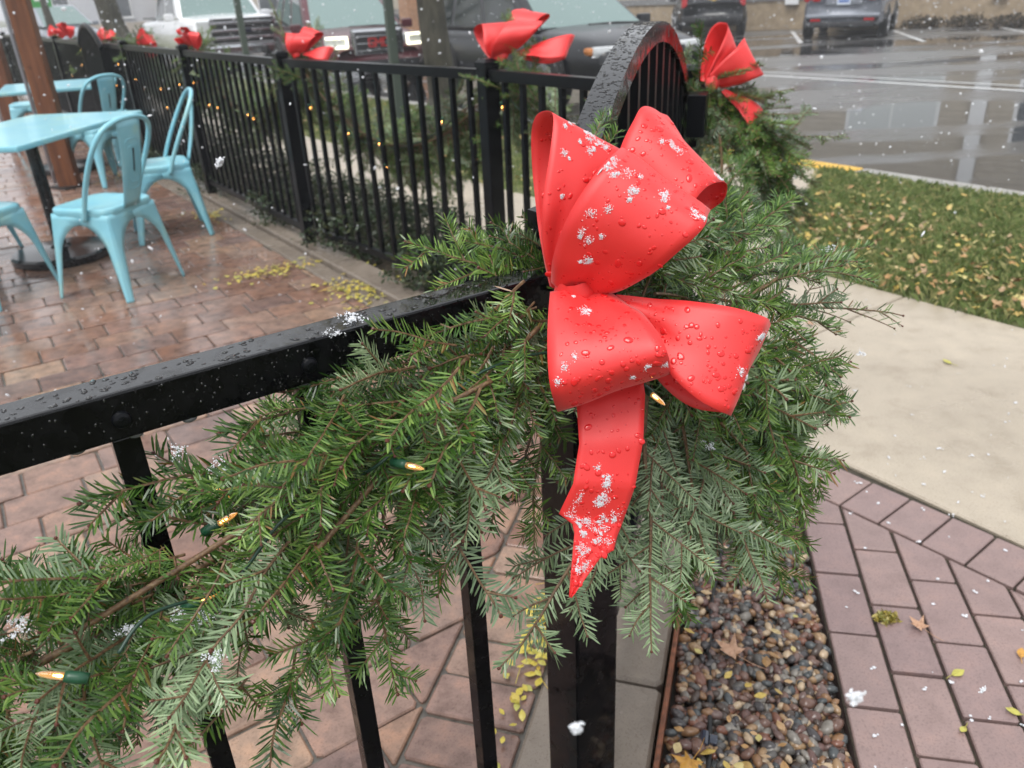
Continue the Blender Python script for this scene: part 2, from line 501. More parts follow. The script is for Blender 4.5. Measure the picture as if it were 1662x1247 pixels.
# ---- positions of bow ribbon, sprays, bulbs and snow (metres)
BOW_KNOT = (0.0626, 0.7553, 1.0229)
BOW_LOOPS = {
    'upper_left': [((-0.0178,0.0431,-0.0030),(0.0249,0.0284,-0.0102)), ((-0.0257,0.0663,0.0442),(0.0153,0.0602,0.0204)), ((-0.0297,0.0859,0.0952),(0.0310,0.0830,0.0668)), ((-0.0305,0.0918,0.1413),(0.0481,0.0913,0.1063)), ((-0.0265,0.0801,0.1629),(0.0564,0.0824,0.1221)), ((-0.0172,0.0672,0.1706),(0.0599,0.0640,0.1301)), ((-0.0101,0.0469,0.1677),(0.0559,0.0444,0.1241)), ((-0.0151,0.0243,0.1399),(0.0421,0.0212,0.0996)), ((-0.0243,0.0076,0.0970),(0.0229,0.0105,0.0667)), ((-0.0263,0.0060,0.0506),(0.0043,0.0094,0.0303)), ((-0.0188,0.0149,0.0076),(0.0072,0.0104,-0.0015))],
    'upper_centre': [((-0.0193,0.0054,0.0109),(0.0391,-0.0008,-0.0017)), ((-0.0168,-0.0152,0.0485),(0.0661,-0.0282,0.0219)), ((-0.0013,-0.0269,0.0925),(0.0943,-0.0507,0.0555)), ((0.0242,-0.0182,0.1261),(0.1167,-0.0510,0.0775)), ((0.0452,0.0042,0.1399),(0.1262,-0.0309,0.0844)), ((0.0573,0.0386,0.1351),(0.1347,0.0049,0.0779)), ((0.0465,0.0540,0.0984),(0.1079,0.0202,0.0410)), ((0.0025,0.0259,0.0186),(0.0426,0.0166,-0.0002))],
    'upper_right': [((0.0154,0.0290,0.0136),(0.0483,0.0123,0.0024)), ((0.0408,0.0335,0.0908),(0.0968,-0.0018,0.0529)), ((0.0558,0.0451,0.1370),(0.1151,-0.0013,0.0834)), ((0.0691,0.0561,0.1593),(0.1302,0.0067,0.0997)), ((0.0813,0.0725,0.1700),(0.1474,0.0216,0.1028)), ((0.1014,0.0927,0.1612),(0.1627,0.0434,0.0950)), ((0.1135,0.1027,0.1453),(0.1633,0.0545,0.0769)), ((0.0846,0.0935,0.0880),(0.1442,0.0603,0.0591)), ((0.0272,0.0493,0.0097),(0.0579,0.0347,-0.0019))],
    'lower_centre': [((-0.0195,0.0037,0.0075),(0.0516,-0.0000,-0.0000)), ((-0.0253,-0.0453,-0.0060),(0.0626,-0.0425,-0.0003)), ((-0.0284,-0.0790,-0.0246),(0.0737,-0.0767,-0.0086)), ((-0.0278,-0.0962,-0.0482),(0.0803,-0.0927,-0.0231)), ((-0.0240,-0.0932,-0.0693),(0.0851,-0.0865,-0.0399)), ((-0.0196,-0.0753,-0.0896),(0.0891,-0.0676,-0.0580)), ((-0.0176,-0.0471,-0.0957),(0.0904,-0.0378,-0.0654)), ((-0.0180,-0.0156,-0.0657),(0.0747,-0.0078,-0.0499)), ((-0.0073,0.0140,-0.0168),(0.0426,0.0152,-0.0144))],
    'lower_right': [((0.0466,0.0001,0.0002),(0.0365,-0.0071,-0.0144)), ((0.0817,-0.0184,0.0012),(0.0745,-0.0527,-0.0391)), ((0.1138,-0.0374,0.0033),(0.0899,-0.0809,-0.0556)), ((0.1522,-0.0505,-0.0007),(0.1103,-0.0977,-0.0717)), ((0.1815,-0.0501,-0.0112),(0.1319,-0.1024,-0.0835)), ((0.1936,-0.0359,-0.0232),(0.1450,-0.0913,-0.0949)), ((0.1973,-0.0128,-0.0373),(0.1472,-0.0638,-0.1071)), ((0.1645,0.0116,-0.0399),(0.1185,-0.0443,-0.1082)), ((0.1144,0.0192,-0.0334),(0.0922,-0.0212,-0.0929)), ((0.0570,0.0262,-0.0193),(0.0585,0.0110,-0.0501))],
    'tail': [((0.0012,0.0175,-0.0323),(0.0558,0.0164,-0.0347)), ((0.0007,-0.0188,-0.0722),(0.0705,-0.0175,-0.0696)), ((0.0014,-0.0489,-0.0993),(0.0708,-0.0449,-0.0912)), ((0.0013,-0.0740,-0.1277),(0.0651,-0.0740,-0.1277)), ((-0.0068,-0.0914,-0.1631),(0.0556,-0.0899,-0.1714)), ((-0.0216,-0.0920,-0.1982),(0.0431,-0.0921,-0.2143)), ((-0.0082,-0.0953,-0.2096),(0.0368,-0.0980,-0.2264)), ((-0.0068,-0.0995,-0.2181),(0.0330,-0.1038,-0.2381)), ((-0.0088,-0.1061,-0.2315),(0.0185,-0.1087,-0.2436)), ((-0.0125,-0.1169,-0.2556),(0.0025,-0.1173,-0.2610)), ((-0.0154,-0.1255,-0.2777),(-0.0129,-0.1258,-0.2783))],
}
FENCE_SPRIGS = [
    (0.053,0.844,1.022, -0.012,0.846,1.072, 0.28,-0.66,0.70),
    (0.009,0.767,1.002, -0.110,0.709,1.019, -0.06,-0.46,0.89),
    (-0.080,0.729,0.969, -0.196,0.650,0.990, -0.14,-0.20,0.97),
    (-0.116,0.698,0.952, -0.264,0.626,0.987, -0.28,-0.41,0.87),
    (-0.162,0.665,0.931, -0.273,0.584,0.947, 0.46,-0.60,0.66),
    (-0.228,0.637,0.918, -0.366,0.567,0.958, 0.10,-0.54,0.84),
    (-0.276,0.599,0.932, -0.321,0.541,0.905, 0.34,-0.75,0.56),
    (-0.242,0.609,0.862, -0.328,0.553,0.928, 0.02,-0.62,0.78),
    (-0.255,0.599,0.842, -0.382,0.499,0.911, 0.30,-0.83,0.47),
    (-0.289,0.567,0.821, -0.402,0.489,0.935, 0.07,-0.79,0.61),
    (-0.298,0.547,0.825, -0.383,0.444,0.888, -0.52,0.60,-0.61),
    (-0.080,0.697,0.950, -0.170,0.616,0.966, -0.11,-0.42,0.90),
    (-0.045,0.709,0.928, -0.158,0.591,0.870, 0.14,-0.47,0.87),
    (-0.116,0.657,0.913, -0.232,0.567,0.912, -0.12,-0.15,0.98),
    (-0.160,0.623,0.889, -0.264,0.529,0.879, 0.15,-0.71,0.69),
    (0.020,0.760,0.942, -0.073,0.646,0.847, 0.33,-0.76,0.57),
    (0.018,0.749,0.919, -0.043,0.670,0.850, -0.10,0.75,-0.65),
    (0.031,0.766,0.863, 0.010,0.690,0.754, -0.58,-0.40,0.71),
    (-0.075,0.663,0.835, -0.064,0.593,0.737, -0.16,0.81,-0.57),
    (-0.110,0.639,0.832, -0.094,0.583,0.764, -0.34,0.59,-0.73),
    (-0.144,0.613,0.824, -0.116,0.534,0.709, 0.23,-0.42,0.88),
    (-0.164,0.587,0.817, -0.183,0.498,0.728, 0.48,-0.42,0.77),
    (-0.195,0.557,0.802, -0.147,0.532,0.749, 0.27,-0.47,0.84),
    (-0.203,0.571,0.875, -0.246,0.471,0.853, -0.23,0.71,-0.66),
    (-0.236,0.537,0.851, -0.274,0.428,0.810, -0.31,0.69,-0.65),
    (-0.256,0.506,0.833, -0.280,0.400,0.799, -0.33,0.72,-0.62),
    (-0.208,0.543,0.772, -0.222,0.467,0.708, 0.20,-0.33,0.92),
    (-0.324,0.481,0.828, -0.355,0.399,0.843, 0.64,0.12,0.76),
    (-0.112,0.690,0.982, -0.143,0.609,0.998, -0.28,0.96,-0.06),
    (-0.053,0.718,0.992, -0.127,0.668,1.027, 0.37,-0.34,0.87),
    (-0.019,0.725,0.961, -0.083,0.649,0.943, 0.24,-0.65,0.72),
    (-0.152,0.645,0.980, -0.178,0.565,0.954, 0.06,-0.69,0.72),
    (-0.287,0.552,0.881, -0.334,0.468,0.892, 0.18,-0.49,0.86),
    (-0.053,0.665,0.794, -0.130,0.617,0.743, 0.09,-0.35,0.93),
    (-0.010,0.726,0.873, -0.033,0.670,0.804, 0.27,-0.48,0.84),
    (-0.180,0.592,0.871, -0.223,0.494,0.855, 0.38,-0.73,0.57),
    (-0.134,0.597,0.792, -0.165,0.527,0.740, -0.15,-0.44,0.89),
    (0.050,0.810,0.976, -0.055,0.766,1.000, 0.38,-0.68,0.63),
    (0.042,0.799,0.953, -0.033,0.732,0.930, 0.33,-0.35,0.88),
    (0.034,0.787,0.929, -0.023,0.715,0.873, 0.38,-0.61,0.70),
    (0.040,0.784,0.900, -0.007,0.708,0.815, -0.31,-0.05,0.95),
    (0.058,0.866,1.021, 0.022,0.867,1.069, -0.45,0.24,0.86),
    (0.014,0.772,0.966, -0.085,0.708,0.972, 0.12,-0.97,0.21),
    (0.030,0.798,0.997, -0.067,0.737,0.985, -0.02,0.75,-0.66),
    (0.063,0.844,1.000, -0.110,0.839,1.058, 0.36,-0.49,0.80),
    (0.058,0.863,1.015, -0.058,0.863,1.060, -0.11,-0.75,0.66),
    (0.055,0.869,1.028, -0.016,0.874,1.071, -0.02,-0.56,0.83),
    (0.056,0.838,0.987, -0.066,0.827,1.021, -0.45,-0.51,0.73),
    (0.060,0.885,1.037, 0.019,0.891,1.072, -0.27,-0.83,0.49),
    (0.051,0.860,1.009, -0.028,0.852,1.038, 0.03,-0.83,0.56),
    (0.052,0.835,0.981, -0.043,0.812,1.002, -0.08,-0.87,0.48),
    (-0.001,0.749,0.920, -0.072,0.673,0.879, -0.17,-0.79,0.59),
    (-0.299,0.485,0.836, -0.329,0.381,0.828, 0.36,-0.21,0.91),
    (-0.246,0.519,0.769, -0.259,0.436,0.736, 0.34,-0.05,0.94),
    (-0.282,0.605,0.829, -0.290,0.557,0.803, 0.12,-0.57,0.81),
    (0.069,0.859,1.001, -0.011,0.824,1.000, -0.48,-0.21,0.86),
    (0.038,0.841,0.951, 0.041,0.779,0.885, -0.43,-0.37,0.82),
    (-0.104,0.732,0.886, -0.138,0.687,0.819, -0.10,-0.57,0.81),
    (-0.088,0.759,0.879, -0.140,0.720,0.763, -0.08,0.91,-0.41),
    (-0.379,0.571,0.827, -0.466,0.538,0.767, -0.22,0.59,-0.78),
    (-0.104,0.742,0.889, -0.149,0.641,0.823, -0.45,0.72,-0.53),
    (-0.071,0.738,0.908, -0.099,0.660,0.880, 0.22,0.91,-0.34),
    (0.032,0.847,1.027, -0.067,0.800,0.975, -0.30,-0.78,0.55),
    (-0.464,0.482,0.756, -0.496,0.434,0.664, 0.19,-0.31,0.93),
    (-0.446,0.539,0.812, -0.489,0.489,0.833, 0.26,-0.04,0.96),
    (-0.155,0.729,0.897, -0.250,0.669,0.925, -0.48,0.73,-0.49),
    (-0.058,0.774,0.930, -0.106,0.679,0.847, 0.25,-0.60,0.76),
    (-0.378,0.571,0.754, -0.385,0.500,0.688, 0.34,-0.33,0.88),
    (-0.397,0.525,0.769, -0.414,0.468,0.682, 0.56,-0.19,0.81),
    (-0.363,0.589,0.815, -0.412,0.558,0.839, -0.39,0.66,-0.64),
    (-0.168,0.682,0.823, -0.206,0.645,0.755, -0.37,0.64,-0.67),
    (-0.170,0.693,0.829, -0.186,0.643,0.798, 0.53,-0.30,0.80),
    (0.021,0.824,0.992, -0.038,0.791,0.973, 0.02,-0.78,0.63),
    (-0.055,0.719,0.853, -0.101,0.665,0.759, 0.09,-0.54,0.84),
    (0.056,0.868,1.028, -0.039,0.811,0.965, -0.49,-0.38,0.79),
    (-0.018,0.797,0.922, -0.038,0.703,0.804, 0.45,-0.62,0.65),
    (-0.490,0.485,0.746, -0.492,0.445,0.696, 0.41,-0.19,0.89),
    (-0.170,0.692,0.878, -0.176,0.670,0.821, -0.09,-0.62,0.78),
    (-0.400,0.567,0.784, -0.387,0.495,0.726, -0.22,-0.48,0.85),
    (-0.367,0.568,0.809, -0.429,0.557,0.836, 0.55,-0.37,0.75),
    (-0.216,0.658,0.816, -0.246,0.582,0.800, 0.01,-0.68,0.73),
    (-0.272,0.604,0.751, -0.286,0.558,0.704, -0.37,0.70,-0.61),
    (-0.447,0.556,0.829, -0.463,0.490,0.867, -0.67,0.51,-0.53),
    (-0.174,0.674,0.830, -0.221,0.624,0.720, 0.07,-0.34,0.94),
    (-0.428,0.591,0.768, -0.463,0.500,0.773, 0.34,-0.44,0.83),
    (0.044,0.854,1.012, -0.034,0.784,0.946, 0.65,0.76,-0.08),
    (-0.125,0.690,0.819, -0.159,0.627,0.695, 0.26,-0.02,0.97),
    (0.028,0.799,0.949, -0.010,0.751,0.885, 0.01,-0.80,0.61),
    (-0.219,0.673,0.835, -0.257,0.629,0.723, 0.36,-0.36,0.86),
    (0.047,0.826,0.980, 0.020,0.746,0.860, 0.04,-0.70,0.71),
    (0.063,0.842,1.000, -0.029,0.756,0.907, 0.19,0.73,-0.65),
    (-0.473,0.474,0.764, -0.487,0.447,0.706, -0.01,-0.26,0.97),
    (-0.153,0.736,0.922, -0.248,0.684,0.962, 0.34,-0.36,0.87),
    (-0.202,0.653,0.821, -0.239,0.630,0.779, 0.12,-0.59,0.80),
    (-0.204,0.696,0.859, -0.255,0.621,0.825, 0.02,-0.50,0.86),
    (-0.195,0.696,0.874, -0.272,0.660,0.856, -0.07,-0.79,0.61),
    (-0.055,0.791,0.906, -0.085,0.722,0.827, -0.18,-0.33,0.93),
    (-0.463,0.489,0.774, -0.504,0.446,0.707, 0.37,-0.06,0.93),
    (-0.025,0.828,1.001, -0.078,0.783,0.949, -0.15,-0.61,0.78),
    (-0.109,0.743,0.881, -0.116,0.698,0.819, 0.16,-0.07,0.98),
    (-0.170,0.725,0.914, -0.247,0.689,0.899, -0.17,0.23,0.96),
    (-0.209,0.690,0.855, -0.260,0.646,0.819, 0.01,0.72,-0.70),
    (-0.032,0.779,0.914, -0.048,0.718,0.860, 0.24,-0.92,0.31),
    (-0.048,0.801,0.983, -0.134,0.741,0.984, 0.18,-0.38,0.91),
    (-0.057,0.749,0.887, -0.082,0.721,0.824, 0.11,-0.47,0.88),
    (-0.419,0.548,0.776, -0.432,0.492,0.728, -0.69,0.57,-0.44),
    (-0.344,0.597,0.786, -0.364,0.557,0.715, 0.49,-0.20,0.85),
    (-0.352,0.549,0.745, -0.392,0.519,0.664, 0.20,0.00,0.98),
    (-0.347,0.573,0.759, -0.381,0.532,0.699, -0.25,0.70,-0.67),
    (-0.043,0.765,0.928, -0.043,0.754,0.859, 0.34,-0.57,0.75),
    (-0.437,0.523,0.793, -0.498,0.514,0.793, 0.55,-0.48,0.68),
    (-0.168,0.678,0.893, -0.281,0.698,0.891, 0.28,-0.87,0.41),
    (-0.140,0.731,0.889, -0.221,0.690,0.895, 0.46,-0.77,0.45),
    (-0.027,0.771,0.921, -0.067,0.722,0.820, -0.05,-0.81,0.58),
    (-0.211,0.700,0.879, -0.301,0.594,0.881, 0.50,-0.32,0.80),
    (-0.301,0.587,0.763, -0.324,0.542,0.681, -0.35,0.75,-0.55),
    (-0.117,0.731,0.917, -0.242,0.736,0.898, -0.03,-0.47,0.88),
    (-0.348,0.565,0.745, -0.429,0.538,0.622, 0.76,-0.30,0.57),
    (-0.154,0.728,0.916, -0.283,0.703,0.918, 0.31,-0.76,0.57),
    (0.049,0.827,0.955, 0.013,0.764,0.883, 0.16,-0.55,0.82),
    (-0.022,0.748,0.898, -0.030,0.746,0.801, 0.02,0.01,1.00),
    (-0.073,0.772,0.905, -0.113,0.699,0.883, -0.05,0.86,-0.51),
    (0.001,0.809,0.936, -0.039,0.740,0.830, -0.50,-0.59,0.63),
    (0.056,0.818,0.955, 0.023,0.776,0.895, 0.04,-0.38,0.93),
    (-0.364,0.567,0.830, -0.443,0.522,0.885, -0.51,0.61,-0.60),
    (0.066,0.833,0.951, 0.026,0.767,0.881, -0.40,-0.52,0.76),
    (-0.481,0.503,0.739, -0.485,0.475,0.667, 0.61,-0.25,0.75),
    (-0.373,0.579,0.824, -0.461,0.551,0.829, 0.39,-0.32,0.86),
    (-0.074,0.739,0.872, -0.135,0.712,0.793, 0.16,0.84,-0.51),
    (-0.076,0.784,0.954, -0.162,0.743,0.935, 0.23,-0.61,0.76),
    (-0.411,0.547,0.782, -0.423,0.540,0.714, 0.14,-0.41,0.90),
    (-0.232,0.675,0.864, -0.315,0.643,0.845, -0.10,-0.30,0.95),
    (-0.316,0.558,0.851, -0.353,0.500,0.840, 0.15,-0.49,0.86),
    (-0.411,0.459,0.808, -0.453,0.450,0.715, 0.47,-0.24,0.85),
    (-0.094,0.675,0.884, -0.115,0.621,0.843, 0.21,-0.33,0.92),
    (0.010,0.760,0.969, -0.052,0.676,0.878, 0.30,0.82,-0.48),
    (-0.005,0.752,0.976, -0.034,0.695,0.909, 0.22,-0.79,0.57),
    (-0.450,0.450,0.817, -0.442,0.403,0.777, 0.75,-0.00,0.66),
    (-0.039,0.733,0.969, -0.121,0.674,0.937, 0.49,-0.41,0.77),
    (-0.189,0.623,0.876, -0.204,0.617,0.811, -0.18,-0.40,0.90),
    (-0.437,0.471,0.789, -0.449,0.405,0.714, 0.60,-0.29,0.75),
    (-0.036,0.696,0.902, -0.058,0.656,0.804, 0.01,0.90,-0.43),
    (0.018,0.785,1.032, -0.090,0.727,0.957, 0.29,-0.39,0.87),
    (-0.351,0.549,0.814, -0.363,0.494,0.786, 0.32,-0.21,0.93),
    (-0.329,0.541,0.827, -0.380,0.481,0.754, 0.34,-0.23,0.91),
    (-0.404,0.498,0.838, -0.449,0.484,0.870, 0.61,-0.50,0.61),
    (-0.215,0.621,0.907, -0.277,0.602,0.873, -0.30,0.64,-0.71),
    (-0.098,0.692,0.921, -0.112,0.646,0.819, -0.07,-0.19,0.98),
    (-0.299,0.549,0.805, -0.324,0.470,0.799, 0.27,-0.45,0.85),
    (-0.293,0.566,0.828, -0.306,0.532,0.763, 0.15,-0.56,0.82),
    (-0.431,0.490,0.804, -0.457,0.423,0.768, 0.54,-0.36,0.76),
    (-0.395,0.487,0.842, -0.481,0.454,0.790, -0.05,-0.34,0.94),
    (-0.033,0.728,0.936, -0.056,0.681,0.858, -0.18,-0.49,0.86),
    (0.001,0.761,0.970, -0.033,0.711,0.884, 0.20,0.02,0.98),
    (-0.352,0.513,0.841, -0.384,0.460,0.746, 0.70,0.28,0.66),
    (-0.436,0.459,0.789, -0.460,0.423,0.757, 0.52,-0.46,0.72),
    (-0.344,0.520,0.812, -0.388,0.463,0.769, 0.28,-0.43,0.86),
    (0.017,0.774,0.998, -0.112,0.733,0.988, -0.05,0.95,-0.32),
    (-0.263,0.602,0.897, -0.303,0.569,0.896, 0.25,-0.02,0.97),
    (-0.069,0.683,0.907, -0.078,0.636,0.843, 0.09,0.98,-0.17),
    (-0.170,0.661,0.958, -0.222,0.628,0.983, 0.34,-0.06,0.94),
    (-0.071,0.691,0.898, -0.108,0.625,0.822, -0.38,-0.57,0.72),
    (-0.017,0.740,0.979, -0.081,0.665,0.896, 0.36,-0.49,0.79),
    (-0.029,0.738,0.966, -0.061,0.672,0.894, -0.05,-0.50,0.87),
    (-0.119,0.683,0.932, -0.201,0.645,0.940, 0.44,-0.46,0.77),
    (-0.401,0.499,0.826, -0.422,0.470,0.873, 0.46,-0.39,0.80),
    (-0.185,0.642,0.896, -0.245,0.557,0.855, 0.01,-0.18,0.98),
    (-0.252,0.561,0.858, -0.311,0.516,0.755, 0.06,-0.35,0.93),
    (0.028,0.791,1.006, -0.030,0.738,0.968, 0.12,-0.69,0.72),
    (-0.332,0.538,0.820, -0.343,0.487,0.791, 0.53,-0.34,0.78),
    (-0.357,0.519,0.882, -0.419,0.477,0.890, 0.31,-0.52,0.80),
    (-0.130,0.644,0.853, -0.160,0.578,0.775, 0.02,-0.76,0.65),
    (-0.397,0.497,0.813, -0.434,0.466,0.773, 0.13,-0.21,0.97),
    (-0.412,0.448,0.809, -0.468,0.433,0.743, -0.01,-0.61,0.79),
    (-0.070,0.710,0.953, -0.154,0.651,0.910, 0.09,-0.50,0.86),
    (-0.131,0.664,0.906, -0.137,0.622,0.838, 0.46,-0.50,0.73),
    (-0.061,0.721,0.958, -0.139,0.675,0.888, -0.29,0.81,-0.52),
    (-0.086,0.710,0.966, -0.202,0.664,0.924, -0.41,0.88,-0.23),
    (-0.308,0.552,0.860, -0.401,0.523,0.802, 0.19,-0.55,0.81),
    (-0.196,0.618,0.886, -0.241,0.560,0.819, 0.01,-0.28,0.96),
    (-0.349,0.545,0.857, -0.407,0.486,0.830, -0.33,0.70,-0.64),
    (-0.276,0.589,0.832, -0.279,0.532,0.784, 0.68,-0.18,0.71),
    (-0.385,0.482,0.800, -0.438,0.463,0.726, -0.37,0.66,-0.65),
    (-0.420,0.483,0.778, -0.461,0.424,0.723, 0.37,-0.66,0.66),
    (-0.339,0.547,0.828, -0.364,0.490,0.794, 0.21,-0.69,0.69),
    (-0.254,0.578,0.816, -0.304,0.508,0.759, 0.12,-0.30,0.95),
    (-0.234,0.585,0.851, -0.258,0.573,0.764, -0.33,0.80,-0.50),
    (-0.463,0.456,0.803, -0.497,0.427,0.703, 0.32,-0.26,0.91),
    (-0.026,0.721,0.937, -0.052,0.666,0.891, -0.02,0.64,-0.76),
    (-0.092,0.697,0.981, -0.207,0.647,0.981, 0.24,-0.76,0.61),
    (-0.054,0.723,0.939, -0.066,0.690,0.879, -0.09,-0.63,0.78),
    (-0.437,0.448,0.768, -0.456,0.401,0.743, 0.64,-0.14,0.76),
    (-0.377,0.517,0.866, -0.408,0.493,0.856, -0.72,0.31,-0.62),
    (-0.074,0.718,0.944, -0.127,0.659,0.855, -0.17,0.78,-0.61),
    (-0.320,0.559,0.853, -0.363,0.534,0.865, 0.23,-0.33,0.92),
    (-0.194,0.609,0.856, -0.238,0.551,0.796, 0.22,-0.53,0.82),
    (-0.155,0.627,0.867, -0.176,0.631,0.775, -0.19,0.72,-0.67),
    (-0.217,0.642,0.915, -0.265,0.611,0.868, 0.62,-0.55,0.56),
    (-0.030,0.686,0.961, -0.075,0.595,0.904, -0.19,-0.68,0.71),
    (-0.345,0.495,0.893, -0.386,0.439,0.937, 0.53,-0.52,0.68),
    (-0.311,0.529,0.859, -0.355,0.453,0.852, 0.32,-0.74,0.59),
    (-0.315,0.504,0.900, -0.392,0.459,0.905, 0.16,-0.38,0.91),
    (-0.068,0.638,0.956, -0.068,0.614,0.859, 0.12,0.70,-0.70),
    (-0.147,0.593,0.859, -0.166,0.517,0.786, 0.14,-0.48,0.86),
    (-0.371,0.443,0.828, -0.372,0.381,0.806, -0.67,0.43,-0.61),
    (-0.426,0.436,0.826, -0.403,0.377,0.814, 0.38,-0.63,0.67),
    (-0.111,0.653,0.957, -0.200,0.596,0.929, 0.18,-0.25,0.95),
    (-0.057,0.675,0.957, -0.104,0.617,0.897, -0.24,-0.67,0.70),
    (-0.147,0.625,0.943, -0.225,0.523,0.935, 0.22,-0.45,0.87),
    (-0.073,0.665,0.968, -0.127,0.572,0.893, 0.08,-0.49,0.87),
    (-0.279,0.529,0.843, -0.297,0.491,0.824, -0.45,0.51,-0.74),
    (-0.285,0.530,0.855, -0.305,0.449,0.807, -0.07,0.60,-0.80),
    (-0.410,0.465,0.835, -0.376,0.388,0.861, 0.32,-0.32,0.89),
    (-0.155,0.634,0.908, -0.196,0.572,0.825, 0.48,-0.53,0.70),
    (-0.182,0.599,0.929, -0.274,0.550,0.893, -0.17,-0.57,0.80),
    (-0.099,0.666,0.955, -0.146,0.570,0.971, -0.29,-0.59,0.75),
    (-0.341,0.511,0.886, -0.392,0.442,0.873, 0.76,-0.15,0.63),
    (-0.316,0.485,0.845, -0.342,0.447,0.820, 0.53,-0.59,0.61),
    (-0.052,0.667,0.948, -0.069,0.593,0.889, -0.01,-0.57,0.82),
    (-0.151,0.600,0.951, -0.242,0.556,0.948, -0.03,-0.75,0.66),
    (-0.281,0.531,0.846, -0.291,0.486,0.809, 0.28,-0.57,0.77),
    (-0.274,0.550,0.864, -0.282,0.499,0.780, -0.14,-0.31,0.94),
    (-0.248,0.539,0.883, -0.253,0.467,0.831, 0.62,-0.27,0.74),
    (-0.048,0.666,0.992, -0.109,0.592,0.954, 0.09,-0.58,0.81),
    (-0.387,0.467,0.880, -0.418,0.426,0.905, -0.47,0.75,-0.47),
    (-0.407,0.419,0.822, -0.413,0.366,0.784, -0.48,0.68,-0.55),
    (-0.316,0.508,0.851, -0.338,0.468,0.799, -0.28,0.59,-0.76),
    (-0.286,0.522,0.912, -0.309,0.481,0.920, 0.07,-0.83,0.56),
    (-0.130,0.648,0.918, -0.158,0.564,0.892, -0.07,-0.41,0.91),
    (-0.338,0.449,0.838, -0.372,0.420,0.754, -0.39,0.87,-0.32),
    (-0.282,0.538,0.854, -0.303,0.490,0.808, -0.61,0.59,-0.53),
    (-0.117,0.664,0.952, -0.191,0.555,0.932, 0.19,-0.67,0.72),
    (-0.322,0.505,0.895, -0.385,0.450,0.939, -0.61,0.65,-0.46),
    (-0.255,0.538,0.871, -0.267,0.492,0.830, 0.19,-0.39,0.90),
    (-0.287,0.534,0.846, -0.280,0.437,0.827, -0.19,0.65,-0.74),
    (-0.299,0.518,0.854, -0.297,0.442,0.852, 0.43,-0.63,0.65),
    (-0.092,0.637,0.898, -0.107,0.566,0.867, 0.37,-0.37,0.85),
    (0.020,0.714,1.003, -0.017,0.719,0.940, -0.33,-0.73,0.60),
]
